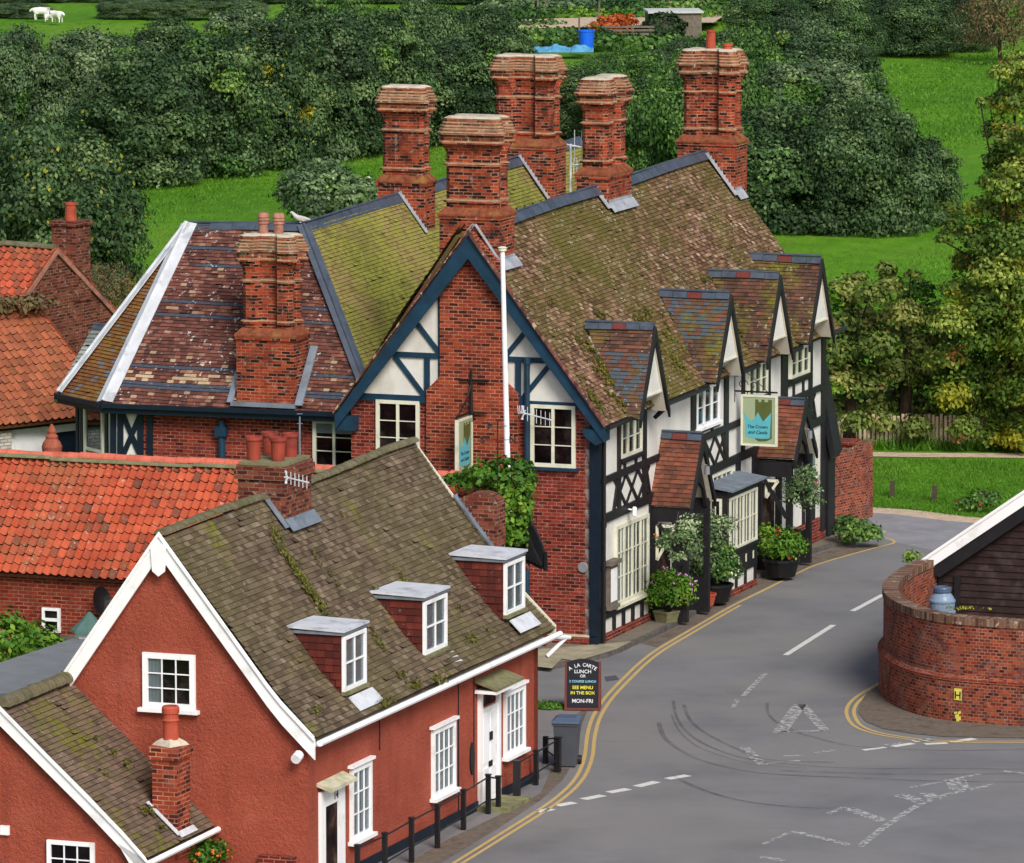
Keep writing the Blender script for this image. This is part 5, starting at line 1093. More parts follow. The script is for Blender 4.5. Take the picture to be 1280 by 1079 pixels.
# weather vane on its pole
q = C.av(622, 640, 1.3); top = C.av(620, 528, 1.3); wv = thing('weather_vane', 'thin iron weather vane on a pole above the round-topped chimney', 'weather vane', CW(13.9, 1.3, 6.3))
mb = MB(); x, y_ = F.loc(q)[0:2]; B_ = V(q.x, q.y, 0); zt = top.z; mb.tube(B_ + Z * 4.4, B_ + Z * zt, .018, .012, 6); mb.build('pole', M['iron'], wv)
mb = MB()
for d_, ch in ((V(1, 0, 0), 'N'), (V(-1, 0, 0), 'S'), (V(0, 1, 0), 'E'), (V(0, -1, 0), 'W')): mb.tube(B_ + Z * (zt - .4), B_ + Z * (zt - .4) + d_ * .27, .009, .009, 5)
mb.build('compass_arms', M['iron'], wv); mb = MB(); mb.tube(B_ + Z * (zt - .12) - V(.2, 0, 0), B_ + Z * (zt - .1) + V(.2, 0, 0), .01, .01, 5); mb.prism([B_ + Z * (zt - .2) - V(.22, 0, 0), B_ + Z * (zt - .0) - V(.22, 0, 0), B_ + Z * (zt - .08) - V(.1, 0, 0)], V(0, .01, 0)); va_ = mb.build('arrow', M['iron'], wv)
text_mesh(wv, 'N', B_ + Z * (zt - .47) + V(.32, 0, 0), V(1, 0, 0), Z, V(0, -1, 0), .2, 'iron', bold=.006)
text_mesh(wv, 'S', B_ + Z * (zt - .47) - V(.32, 0, 0), V(1, 0, 0), Z, V(0, -1, 0), .2, 'iron', bold=.006)
q2 = C.av(375, 600, 2.9); mb = MB(); mb.tube(V(q2.x, q2.y, 7.3), V(q2.x, q2.y, C.av(373, 522, 2.9).z), .02, .015, 6); 
for k in range(6): mb.tube(V(q2.x - .06, q2.y, 8.3 + .2 * k), V(q2.x + .06, q2.y, 8.3 + .2 * k), .008, .008, 4)
tag(mb.build('aerial_mast', M['lead']), 'thin upright aerial mast rising behind the cottage chimney with four pots', 'aerial')
# annexe (lower front wing)
an = thing('cottage_annexe', 'low red rendered annexe with brown tiled roof in the bottom left corner', 'house', CW(-3, 4.9, GZ))
AU = -3.1; zr_ = 4.42; ve = 1.93; ze = 1.75
mb = MB(); mb.prism([CW(AU, 2.12, -.2), CW(AU, 7.7, -.2), CW(AU, 7.7, 1.9), CW(AU, 4.92, 4.3), CW(AU, 2.12, 1.9)], F.u * .2); mb.build('gable_wall', M['render'], an)
mb = MB(); mb.fbox(C, AU + .2, -.001, 2.12, 2.3, -.2, 1.85); mb.build('side_wall', M['render'], an); mb = MB(); mb.fbox(C, AU + .2, -.001, 7.5, 7.7, -.2, 1.85); mb.build('side_wall', M['render'], an)
a0, a1, t0_, t1_ = CW(AU - .1, ve, ze), CW(-.01, ve, ze), CW(AU - .1, 4.92, zr_), CW(-.01, 4.92, zr_)
mb = MB(); tile_face(mb, a0, a1, t1_, [a0, a1, t1_, t0_], tw=.19, gauge=.115, th=.026, amp=1.3); tile_face(mb, CW(AU - .1, 7.9, ze), CW(-.01, 7.9, ze), t1_, [CW(AU - .1, 7.9, ze), CW(-.01, 7.9, ze), t1_, t0_], gauge=.2, tw=.5); mb.build('roof', M['tile_annexe'], an)
a_an = (a0, a1, t1_)
mb = MB(); ridge_round(mb, CW(AU - .05, 4.92, zr_), CW(0, 4.92, zr_ + .02), .17, .16, flat=1, rnd=.005); mb.build('ridge_tiles', M['ridge_old'], an)
mb = MB(); wb(C, [CW(AU - .12, 4.92, zr_ + .02), CW(AU - .12, 3.1, 2.85), CW(AU - .12, 2.4, 2.2), CW(AU - .12, ve, 1.72)], .34, .05, mb); wb(C, [CW(AU - .12, 4.92, zr_ + .02), CW(AU - .12, 7.9, 1.74)], .34, .053, mb)
wb(C, [CW(AU - .17, 4.92, zr_ + .07), CW(AU - .17, 2.4, 2.24), CW(AU - .17, ve, 1.77)], .08, .04, mb); mb.prism([CW(AU - .12, ve - .02, 1.7), CW(AU - .12, 2.5, 2.0), CW(AU - .12, 2.25, 1.6), CW(AU - .12, 2.15, 1.2), CW(AU - .12, ve - .02, 1.2)], -F.u * .05); mb.build('bargeboard', M['white'], an)
mb = MB(); mb.tube(CW(AU - .2, ve - .09, 1.68), CW(0, ve - .09, 1.70), .06, .06, 8); mb.tube(CW(AU - .05, ve - .09, 1.6), CW(AU - .05, ve - .05, -.2), .045); mb.build('gutter', M['white'], an)
mb = MB()
for q in ((3.0, .35),): pass
wa = C.au(60, 1048, AU); wb2 = C.au(120, 1049, AU); va, za = C.loc(wa)[1:]; vb = C.loc(wb2)[1]
window(an, CW(AU - .004, va, za - 1.25), -C.v, -C.u, va - vb, 1.25, 3, 4, (), mat='white', fr=.08)
b = C.loc(C.au(7, 1038, AU)); mb = MB(); mb.obox(CW(AU - .002, b[1], b[2]), -C.v, Z, -C.u, -.09, .09, -.09, .09, 0, .06); mb.build('alarm_box', M['white'], an)
b = C.loc(C.au(350, 1079, 0)); mb = MB(); mb.obox(CW(-.002, b[1], b[2]), -C.v, Z, -C.u, -.4, .35, -1.0, .15, 0, .16); mb.build('brick_block', M['brick_gable'], cot)
# annexe chimney
pc = C.loc(C.av(226, 1030, 2.25)); cu0 = pc[0] - .62
mb = MB(); f0 = C.loc(C.au(190, 935, cu0)); f1 = C.loc(C.au(221, 935, cu0)); top = f0[2]; mb.fbox(C, cu0, cu0 + .62, f1[1], f0[1], 1.4, top - .22); mb.fbox(C, cu0 - .05, cu0 + .67, f1[1] - .05, f0[1] + .05, top - .22, top + .02); ac = mb.build('chimney', M['brick_chimney2'] if 'brick_chimney2' in M else M['brick_breast'], an)
mb = MB(); cc = CW(cu0 + .31, (f0[1] + f1[1]) / 2, top + .02); mb.lathe(cc, [(.36, 0), (.28, .07), (.16, .13)], 4); mb.build('mortar_top', M['mortar'], ac)
mb = MB(); mb.lathe(cc + Z * .1, [(.155, 0), (.14, .3), (.15, .36), (.17, .38), (.15, .42), (.15, .5), (.17, .52), (.175, .62), (.15, .66), (.11, .66), (.11, .5)], 16); mb.build('chimney_pot', M['terracotta'], ac)
mb = MB(); sl = (zr_ - ze) / (4.92 - ve); zz = lambda v: ze + (v - ve) * sl
flashing(mb, C, cu0 - .02, f0[1] + .1, zz(f0[1] + .1) + .03, f1[1] - .05, zz(f1[1] - .05) + .03, .12, h=.12); mb.obox(CW(cu0 - .05, f1[1] - .0, zz(f1[1]) + .03), F.u, dn(t0_, a0), F.u.cross(dn(t0_, a0)) * (1 if F.u.cross(dn(t0_, a0)).z > 0 else -1), 0, .75, 0, .14, .02, .05)
mb.build('lead_flashing', M['lead_white'], ac)

# ================================================================== PANTILED RANGE BEHIND THE COTTAGE
QO = PZ(575, 592, 5.6); QO.z = 0; Q = Frame(QO, 20)
pt = thing('pantiled_outbuilding', 'long brick outbuilding with bright orange pantiles between cottage and inn', 'outbuilding', QO)
a0, a1, b0_, b1_ = Q.W(-2.5, 13.5, 3.17), Q.W(-2.5, -.75, 3.17), Q.W(0, 13.5, 5.5), Q.W(0, -.75, 5.5)
mb = MB(); pantiles(mb, a0, a1, b1_, [a0, a1, b1_, b0_], gauge=.272, tw=.2, tv=lambda k, n, s, t: (random.random() * .3 if random.random() < .10 else .25 + random.random() * .75)); c0, c1 = Q.W(2.5, 13.5, 3.17), Q.W(2.5, -.75, 3.17); pantiles(mb, c0, c1, b1_, [c0, c1, b1_, b0_], gauge=.5, tw=.5); mb.build('pantile_roof', M['pantile_red'], pt)
mb = MB(); ridge_round(mb, Q.W(0, 13.5, 5.53), Q.W(0, -.7, 5.53), .13, .30, flat=.9, rnd=.004); mb.build('ridge_tiles', M['ridge_red'], pt)
mb = MB(); ridge_round(mb, Q.W(-.05, 13.5, 5.47), Q.W(-.05, -.7, 5.47), .17, 3.0, flat=.5, rnd=.0); mb.build('ridge_bedding', M['mossslab'], pt)
mb = MB(); mb.fbox(Q, -2.25, -2.0, -.6, 13.5, -.2, 3.15); mb.build('brick_wall', M['brick_barn'], pt)
mb = MB(); mb.prism([Q.W(-2.2, -.62, 0), Q.W(2.2, -.62, 0), Q.W(2.2, -.62, 3.1), Q.W(0, -.62, 5.3), Q.W(-2.2, -.62, 3.1)], F.v * .2); mb.build('gable_wall', M['brick_barn'], pt)
a = Q.au(54, 790, -2.25); b = Q.au(76, 761, -2.25); va, za = Q.loc(a)[1:]; vb, zb = Q.loc(b)[1:]
window(pt, Q.W(-2.253, va, za), -Q.v, -Q.u, va - vb, zb - za, 1, 2, (), mat='white', fr=.06, transom=(.52,), sill=False)
# ivy over its street end
iv = thing('ivy', 'dense green ivy smothering the street end of the pantiled outbuilding', 'ivy', Q.W(-.5, -1.2, 0))
def wp(px, py, u): return Q.au(px, py, u)
bl = []
for (x, y_, ru, rv, rz) in ((632, 600, .45, .5, .5), (650, 595, .45, .35, .4), (607, 596, .4, .5, .3), (585, 605, .3, .35, .25), (640, 625, .5, .45, .55), (652, 622, .4, .25, .6), (630, 650, .45, .3, .6), (644, 665, .4, .28, .5), (628, 680, .4, .2, .5), (570, 600, .2, .3, .15), (655, 645, .3, .22, .4), (655, 605, .3, .25, .4)):
    c = wp(x, y_, -.9); bl.append((tuple(c - iv.location), (rv, ru, rz)))
shrub(iv, 'ivy_foliage', bl, .075, 260, 'leaf_bright', jit=.35, up=-1.2)
tp = thing('tarpaulin', 'black sheet hanging in a curved flap below the ivy', 'tarpaulin', wp(668, 690, -.6))
mb = MB(); n = 10; P_ = [(652, 642), (660, 648), (668, 662), (676, 680), (681, 700), (682, 712), (675, 712), (664, 706), (655, 705), (648, 700), (640, 690), (640, 655)]
mb.prism([wp(x, y_, -.6) for x, y_ in P_], F.u * .12); 
for k in range(5): mb.tube(wp(655 + 3 * k, 652 + 9 * k, -.62), wp(660 + 4 * k, 700 + 2 * k, -.62), .03, .05, 6)
mb.build('sheet', M['tarp'], tp)
mb = MB(); mb.tube(wp(682, 690, -.6), wp(682, 714, -.6), .04, .05, 6); mb.build('hem', M['tarp'], tp)
# things behind the orange ridge, left
fi = thing('roof_finial', 'stepped terracotta finial showing above the orange ridge', 'finial', Q.W(1.5, 10.2, 0))
bb = Q.au(65, 572, 1.2); c = V(bb.x, bb.y, bb.z - .25); mb = MB(); k = 56 / 1.0
mb.lathe(c, [(.30, 0), (.30, .22), (.28, .30), (.22, .36), (.23, .42), (.24, .50), (.20, .60), (.14, .68), (.15, .74), (.10, .80), (.11, .86), (.07, .93), (.03, 1.02)], 16); mb.build('finial', mk_plain('dark_terracotta', S(150, 84, 66), .8, .3, 6, .1, dirt=S(104, 62, 50)), fi)
mb = MB(); mb.tube(V(c.x, c.y, 0), c, .28, .28, 12); mb.build('shaft', M['brick_old'], fi)

# ================================================================== LEFT BACK BARNS
D = Frame(V(-12.9, 172, 0), 27)
ap = ray(70, 312); t = 175 / ap.y; apx = CP + ap * t; D = Frame(V(apx.x, apx.y, 0), 27); za = apx.z
bd = thing('rear_barn', 'brick barn with orange pantiled roof and a single chimney pot at far left', 'barn', D.O)
hw = 3.1; zed = za - 2.05
mb = MB(); mb.prism([D.W(-hw, 0, 0), D.W(hw, 0, 0), D.W(hw, 0, zed), D.W(0, 0, za - .05), D.W(-hw, 0, zed)], D.v * .3); mb.build('gable_wall', M['brick_old'], bd)
mb = MB(); mb.fbox(D, -hw, -hw + .3, .3, 9, 0, zed); mb.build('side_wall', M['brick_old'], bd)
a0, a1, b0_, b1_ = D.W(-hw - .2, 9, zed - .1), D.W(-hw - .2, -.05, zed - .1), D.W(0, 9, za), D.W(0, -.05, za)
mb = MB(); pantiles(mb, a0, a1, b1_, [a0, a1, b1_, b0_], gauge=.3, tw=.23); c0, c1 = D.W(hw + .2, 9, zed - .1), D.W(hw + .2, -.05, zed - .1); pantiles(mb, c0, c1, b1_, [c0, c1, b1_, b0_], gauge=.5, tw=.5); mb.build('pantile_roof', M['pantile_red'], bd)
mb = MB(); ridge_round(mb, D.W(0, 9, za + .03), D.W(0, 0, za + .03), .16, .4); mb.build('ridge_tiles', M['ridge_old'], bd)
mb = MB()
for a, b in ((D.W(-hw - .2, -.07, zed - .1), D.W(0, -.07, za + .03)), (D.W(hw + .2, -.07, zed - .1), D.W(0, -.07, za + .03))): mb.prism([a, b, b - Z * .16, a - Z * .16], D.v * .1)
mb.build('verge', M['terracotta_old'], bd)
mb = MB(); mb.fbox(D, 1.0, 1.8, -.05, .75, za - 1.6, za + .55); mb.fbox(D, .95, 1.85, -.1, .8, za + .55, za + .68); bc = mb.build('chimney', M['brick_old'], bd); mb = MB(); mb.lathe(D.W(1.4, .35, za + .68), [(.17, 0), (.15, .42), (.17, .44), (.17, .5), (.13, .5), (.13, .4)], 14); mb.build('chimney_pot', M['terracotta'], bc)
# lower barn, ridge running away at 45 degrees
e = ray(50, 527); pe = CP + e * (160 / e.y); E_ = Frame(V(pe.x, pe.y, 0), -45)   # u: away-left, v: left-near
el = thing('lower_barn', 'low pantiled barn with white brick wall and navy door behind the orange ridge', 'barn', E_.O)
ua_ = V(math.cos(math.radians(42)), math.sin(math.radians(42)), 0); na_ = V(-ua_.y, ua_.x, 0)   # ua_: along eaves to the right/away; na_: away-left
zE = pe.z; P0 = pe - ua_ * 7; P1 = pe + ua_ * 2.6; R1_ = pe + ua_ * 2.6 + na_ * 3.4 + Z * 2.45; R0_ = pe - ua_ * 7 + na_ * 3.4 + Z * 2.45
mb = MB(); pantiles(mb, P0, P1, R1_, [P0, P1, R1_, R0_], gauge=.3, tw=.23); mb.build('pantile_roof', M['pantile_brown'], el)
mb = MB(); ridge_round(mb, R0_ + Z * .03, R1_ + Z * .03, .15, .4); mb.build('ridge_tiles', M['ridge_red'], el)
q = lambda s, d, z: pe + ua_ * s + na_ * d + Z * (z - pe.z)
mb = MB(); mb.prism([q(-7, .3, 0), q(-.7, .3, 0), q(-.7, .3, zE - .2), q(-7, .3, zE - .2)], na_ * .2); mb.build('white_wall', M['brick_white'], el)
mb = MB(); mb.prism([q(-.65, .5, 0), q(.62, .5, 0), q(.62, .5, zE - .2), q(-.65, .5, zE - .2)], na_ * .1); mb.prism([q(.62, .45, zE - .42), q(1.7, .45, zE - .42), q(1.7, .45, zE - .18), q(.62, .45, zE - .18)], na_ * .1); mb.build('white_board', M['white'], el)
mb = MB(); mb.prism([q(.62, .5, 0), q(1.9, .5, 0), q(1.9, .5, zE - .42), q(.62, .5, zE - .42)], na_ * .1); mb.build('door', M['navy'], el)
mb = MB(); mb.prism([q(-7, .25, zE - .2), q(2.6, .25, zE - .2), q(2.6, .25, zE - .05), q(-7, .25, zE - .05)], na_ * .3); mb.prism([q(2.3, .3, 0), q(2.3, 6.4, 0), q(2.3, 6.4, zE - .2), q(2.3, 3.4, zE + 2.3), q(2.3, .3, zE - .2)], ua_ * .2); mb.build('dark_fascia', M['black'], el)
rp = thing('creeper', 'dry creeper growing over the barn ridge beside the slate roof', 'plant', R1_ - ua_ * 1.6)
o_ = R1_ - ua_ * 1.6
shrub(rp, 'creeper_foliage', [((-.9, -.6, .0), (.8, .5, .22)), ((.1, .1, .12), (.8, .5, .3)), ((1.0, .6, .18), (.7, .5, .25)), ((-1.5, -1.0, -.15), (.4, .4, .2))], .09, 120, 'leaf_brown', jit=.5)

# ================================================================== FRONT LEFT YARD
fr_ = thing('flat_roofed_shed', 'low shed with grey felt roof beside the annexe', 'shed', C.W(2.2, 7.5, 0))
za_ = 3.1
pts = [PZ(-60, 872, za_), PZ(30, 868, za_), PZ(92, 832, za_), PZ(150, 800, za_), PZ(90, 800, za_), PZ(-60, 850, za_)]
mb = MB(); mb.prism([p - Z * .1 for p in pts], Z * .12); mb.build('felt_roof', M['soil_roof'], fr_)
mb = MB(); mb.prism([p - Z * 3.1 for p in pts], Z * 2.9); mb.build('shed_wall', M['white'], fr_)
mb = MB(); a, b = pts[0], pts[1]; mb.obox(a, (b - a).normalized(), Z, V(0, -1, 0), 0, (b - a).length, -.14, .03, 0.0, .06); mb.build('fascia', M['slate'], fr_)
hd = PZ(40, 815, 2.2); bs = thing('climbing_shrub', 'bright green climber in the yard below the small white window', 'shrub', V(hd.x, hd.y, 0))
bl = []
for (x, y_, r) in ((5, 800, .8), (30, 810, .8), (10, 835, .8), (55, 815, .55), (75, 825, .5), (88, 820, .4), (-20, 820, .9), (40, 840, .6), (20, 790, .4), (60, 800, .3)):
    c = PY_ = CP + ray(x, y_) * ((hd.y + random.uniform(-.3, .3)) / ray(x, y_).y); bl.append((tuple(c - bs.location), (r, r, r * .7)))
shrub(bs, 'foliage', bl, .085, 110, 'leaf_bright', fl=['fl_orange'], flk=.003, jit=.35)
fb = thing('board_fence', 'weathered grey board fence standing in the climber', 'fence', V(hd.x + .3, hd.y + .6, 0))
a = CP + ray(42, 800) * ((hd.y + .7) / ray(42, 800).y); b = CP + ray(97, 802) * ((hd.y + .2) / ray(97, 802).y); mb = MB()
for k in range(3): mb.obox(a - Z * (.24 * k), (b - a).normalized(), Z, V(0, -1, 0), 0, (b - a).length, -.09, .12, 0, .03)
mb.build('board', M['wood'], fb)
for k in (.02, .98): p_ = a.lerp(b, k); m2 = MB(); m2.obox(V(p_.x, p_.y + .05, 0), V(1, 0, 0), Z, V(0, 1, 0), -.05, .05, 0, p_.z + .12, 0, .1); m2.build('post', M['wood'], fb)
ln_p = CP + ray(112, 790) * (131 / ray(112, 790).y); gl = thing('garden_lantern_roof', 'small hipped green roof peeping past the white bargeboard', 'lantern', V(ln_p.x, ln_p.y, 0))
mb = MB(); mb.lathe(V(ln_p.x, ln_p.y, ln_p.z), [(.42, 0), (.40, .05), (.18, .25), (.03, .42)], 8); mb.build('roof', M['copper'], gl); mb = MB(); mb.lathe(V(ln_p.x, ln_p.y, 0), [(.3, 0), (.3, ln_p.z)], 8); mb.build('body', M['white'], gl)
sd_p = Q.au(128, 752, -2.6); ds = thing('satellite_dish', 'black satellite dish on the outbuilding wall beside the white bargeboard', 'satellite dish', sd_p)
mb = MB(); nrm = V(.75, -.6, .25).normalized(); x_ = nrm.cross(Z).normalized(); y2 = x_.cross(nrm)
R_ = [[sd_p + (x_ * math.cos(6.283 * k / 16) * r + y2 * math.sin(6.283 * k / 16) * r * 1.15) - nrm * (.1 * (1 - (r / .3) ** 2)) for k in range(16)] for r in (.02, .15, .25, .3)]
for A, B in zip(R_[:-1], R_[1:]):
    for k in range(16): j = (k + 1) % 16; mb.poly([A[k], A[j], B[j], B[k]])
mb.build('dish', M['tarp'], ds); mb = MB(); mb.tube(sd_p - y2 * .28, sd_p + nrm * .3 - y2 * .1, .02); mb.tube(sd_p + nrm * .3 - y2 * .1, sd_p + nrm * .38 - y2 * .08, .05, .05, 8); mb.tube(sd_p - nrm * .1, sd_p - nrm * .1 + F.u * .45, .03); mb.build('arm', M['tarp'], ds)

# ================================================================== RIGHT: CURVED WALL, BARN, CHURN
cw = thing('curved_wall', 'curved red brick boundary wall with weathered coping on the right corner', 'wall', V(9.5, 139, 0))
top = smooth([V(9.95, 147.2, 0), V(9.38, 145.9, 0), V(8.92, 144.4, 0), V(8.62, 142.9, 0), V(8.60, 141.4, 0), V(8.80, 140.2, 0), V(9.2, 139.15, 0), V(9.8, 138.4, 0), V(10.7, 137.9, 0), V(11.8, 137.5, 0), V(13.5, 137.1, 0), V(17, 136.6, 0)], 6)
def wallseg(mb, pts, th, z0, z1, outw=0.0, uoff=0):
    out = offset(pts, -outw) if outw else pts; inn_ = offset(pts, -(-th)) if False else None
    s = uoff
    L_ = offset(pts, outw * -1); I_ = offset(pts, -outw * 0 - th * -1 * -1)
    return L_, I_
outer = offset(top, .0); 
def wall_loft(mb, outr, innr, z0, z1, capt=True):
    s = 0
    for i in range(len(outr) - 1):
        a, b = outr[i], outr[i + 1]; c, d = innr[i], innr[i + 1]; l = (b - a).length
        mb.poly([a + Z * z0, b + Z * z0, b + Z * z1, a + Z * z1], 0, .5, [(s, z0), (s + l, z0), (s + l, z1), (s, z1)])
        mb.poly([d + Z * z0, c + Z * z0, c + Z * z1, d + Z * z1], 0, .5, [(s + l, z0), (s, z0), (s, z1), (s + l, z1)])
        if capt: mb.poly([a + Z * z1, b + Z * z1, d + Z * z1, c + Z * z1], 0, .5, [(s, 0), (s + l, 0), (s + l, .25), (s, .25)])
        s += l
    for k in (0, -1): mb.poly([outr[k] + Z * z0, innr[k] + Z * z0, innr[k] + Z * z1, outr[k] + Z * z1])
# travel goes from the back towards the viewer then right: the road is on the right of travel
inner = offset(top, -.30); low = offset(top, .10)
mb = MB(); wall_loft(mb, outer, inner, 1.05, 2.2); mb.build('upper_wall', M['brick_wall'], cw)
mb = MB(); wall_loft(mb, low, inner, -.1, .95)
for i in range(len(low) - 1): a, b, c, d = low[i] + Z * .95, low[i + 1] + Z * .95, outer[i] + Z * 1.06, outer[i + 1] + Z * 1.06; mb.poly([a, b, d, c])
mb.build('battered_base', M['brick_wall'], cw)
mb = MB(); wall_loft(mb, offset(top, .03), offset(top, -.33), 2.2, 2.38); mb.build('brick_coping', M['brick_cope'], cw)
mb = MB(); wall_loft(mb, offset(top, .125), offset(top, .02), .93, .985); mb.build('string_course', M['brick_barn'], cw)
p = PZ(1174, 895, 0); best = min(low, key=lambda q: (q - PZ(1174, 912)).length); i = min(range(len(low)), key=lambda k: (low[k] - best).length); dr = (low[i + 1] - low[i - 1]).normalized(); nr = V(dr.y, -dr.x, 0)
hs = thing('hydrant_sign', 'small yellow hydrant plate fixed to the curved brick wall', 'sign', best + Z * .62 + nr * .01)
mb = MB(); mb.obox(best + Z * .5 + nr * .005, dr, Z, nr, -.09, .09, 0, .26, 0, .012); mb.build('plate', M['yellow_plate'], hs); text_mesh(hs, 'H', best + Z * .53 + nr * .02, dr, Z, nr, .24, 'iron', bold=.003)
mb = MB()
for (x, z, w_, h_) in ((.02, .02, .12, .09), (-.02, .10, .1, .08), (.04, .17, .08, .06), (-.06, .20, .07, .05), (.0, -.02, .07, .05)): mb.obox(best + Z * z + nr * .004, (dr + Z * .4).normalized(), Z, nr, x - w_ / 2, x + w_ / 2, 0, h_, 0, .004)
mb.build('yellow_paint_mark', M['yellow_plate'], hs)
for k, (i2, z_) in enumerate(((24, .78), (26, .80), (30, .74), (22, .86), (33, .74))): pass
# barn
BO = V(9.87, 146.9, 0); Bf = Frame(BO, 20); bn = thing('weatherboarded_barn', 'dark weatherboarded barn with white bargeboard behind the curved wall', 'barn', BO)
slope = (4.15 - 2.33) / 2.54
mb = MB(); z = .0; k = 0
while z < 6.6:
    v_at = lambda zz: min(-.35, -max(.35, (zz - 2.05) / slope)) if zz > 2.25 else -.35
    z1 = z + .165; vs = v_at(z1) ; d_ = random.uniform(-.006, .006)
    mb.prism([Bf.W(.02, vs, z), Bf.W(.02, -9, z), Bf.W(.055, -9, z1 + .02), Bf.W(.055, vs, z1 + .02)], F.u * .03 * 1); z = z1
mb.build('weatherboards', M['dark_board'], bn)
mb = MB(); mb.fbox(Bf, .0, .12, -.42, -.28, 0, 2.4); mb.fbox(Bf, .12, 8, -.45, -.3, 0, 2.3); mb.fbox(Bf, -.03, .0, -.85, -.7, 0, 2.0); mb.build('corner_post', M['black'], bn)
mb = MB(); a = Bf.W(-.25, .12, 2.26); b = Bf.W(-.25, -7.0, 2.26 + 7.12 * slope); mb.prism([a, b, b - Z * .36, a - Z * .22 - Bf.v * .1], F.u * .05); mb.prism([a + Z * .05 + Bf.v * .03, b + Z * .05, b - Z * .03, a - Z * .03 + Bf.v * .03], -F.u * .04); mb.build('bargeboard', M['white'], bn)
a_ = a + F.u * .06; b_ = b + F.u * .06; mb = MB(); mb.prism([a_ - Z * .0, b_ - Z * .0, b_ - Z * .12, a_ - Z * .12], F.u * 9); mb.build('roof', M['slate'], bn)
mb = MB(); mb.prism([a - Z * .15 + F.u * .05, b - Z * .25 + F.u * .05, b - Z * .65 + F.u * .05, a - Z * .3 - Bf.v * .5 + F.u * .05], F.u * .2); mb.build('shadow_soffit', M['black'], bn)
cp = CP + ray(1178, 745) * (141.2 / ray(1178, 745).y); ch = thing('storage_drum', 'blue-grey ribbed drum with a screw lid behind the curved wall', 'drum', V(cp.x, cp.y, 0))
z0 = 1.62; mb = MB(); mb.lathe(V(cp.x, cp.y, z0), [(.27, 0), (.29, .03), (.29, .35), (.31, .37), (.31, .41), (.29, .43), (.29, .6), (.305, .62), (.305, .66), (.28, .69), (.24, .76), (.19, .82), (.18, .84)], 20); mb.build('body', M['churn'], ch, smooth=False)
mb = MB(); mb.lathe(V(cp.x, cp.y, z0 + .84), [(.2, 0), (.21, .02), (.21, .10), (.2, .12), (.185, .13), (.185, .11)], 20); mb.build('lid', M['bin_lid'], ch)
mb = MB(); mb.fbox(Frame(V(cp.x, cp.y, 0), 20), -.5, .5, -.5, .5, 0, z0); tag(mb.build('brick_plinth', M['brick_old']), 'brick stand hidden behind the curved wall, carrying the drum', 'plinth')
# far brick wall beyond the inn
fw = thing('garden_wall', 'short brick garden wall with a curved top at the far end of the inn', 'wall', V(9.3, 168.5, 0))
mb = MB(); X0 = CP + ray(1043, 665) * (168.3 / ray(1043, 665).y); pl = []
ppx = [(1043, 672), (1085, 648), (1085, 557), (1082, 554), (1074, 556), (1066, 562), (1056, 566), (1043, 567)]
P_ = [CP + ray(x, y_) * ((168.0 + (x - 1043) * .035) / ray(x, y_).y) for x, y_ in ppx]; mb.prism(P_, V(.15, .3, 0)); mb.build('brickwork', M['brick_wall'], fw)
mb = MB(); tp_ = P_[2:]
for a, b in zip(tp_[:-1], tp_[1:]): mb.prism([a + Z * .0, b, b + Z * .07, a + Z * .07], V(.15, .33, 0))
mb.build('coping', M['brick_cope'], fw)
mb = MB(); c = CP + ray(1061, 560) * (172 / ray(1061, 560).y); f2 = Frame(V(c.x, c.y, 0), 20); mb.fbox(f2, -.25, .25, -.25, .25, 0, c.z + .1); mb.fbox(f2, -.3, .3, -.3, .3, c.z + .1, c.z + .22); tag(mb.build('brick_pier', M['brick_gable']), 'brick gate pier just behind the curved-top garden wall', 'pier')

# ================================================================== STREET FURNITURE
# railings in front of the cottage
def post_at(px, py_top, py_bot):
    g_ = PZ(px, py_bot); t_ = CP + ray(px, py_top) * (g_.y / ray(px, py_top).y); return g_, t_.z
PB = [(447, 1056, 1118), (481, 1041, 1100), (514.5, 1022, 1079), (546.8, 1005, 1061), (579.4, 987, 1038), (610.3, 968, 1018), (623, 970, 1015)]
PB2 = [(646, 951, 1001), (670, 938, 982), (697, 922, 966)]
def railing(name, label, plist, rails, group=None, thick=()):
    r = thing(name, label, 'railing', PZ(plist[0][0], plist[0][2]), group); T_ = []
    for k, (x, y0, y1) in enumerate(plist):
        g_, h = post_at(x, y0, y1); w_ = .065 if k in thick else .045; mb = MB(); mb.obox(g_, F.u, F.v, Z, -w_, w_, -w_, w_, -.05, h - .03); mb.obox(g_, F.u, F.v, Z, -w_ - .012, w_ + .012, -w_ - .012, w_ + .012, h - .03, h); mb.build('post', M['iron'], r); T_.append((g_, h))
    for f_ in rails:
        mb = MB(); mb.path([g_ + Z * (h * f_) for g_, h in T_], .018, 6); mb.build('rail', M['iron'], r)
    return r
railing('railing', 'long black iron railing with seven posts in front of the cottage', PB, (.92, .35))
r2 = railing('railing', 'short black railing between the white door and the wheelie bin', PB2, (.92, .35), thick=(0, 2))
g_ = PZ(682, 955); h = post_at(682, 921, 955)[1]; mb = MB(); mb.obox(g_, F.u, F.v, Z, -.05, .05, -.05, .05, 0, h); mb.build('post', M['iron'], r2); mb = MB(); mb.tube(g_ + Z * h * .9, PZ(697, 966) + Z * .75, .018); mb.tube(g_ + Z * .3, PZ(697, 966) + Z * .3, .018); mb.build('rail', M['iron'], r2)
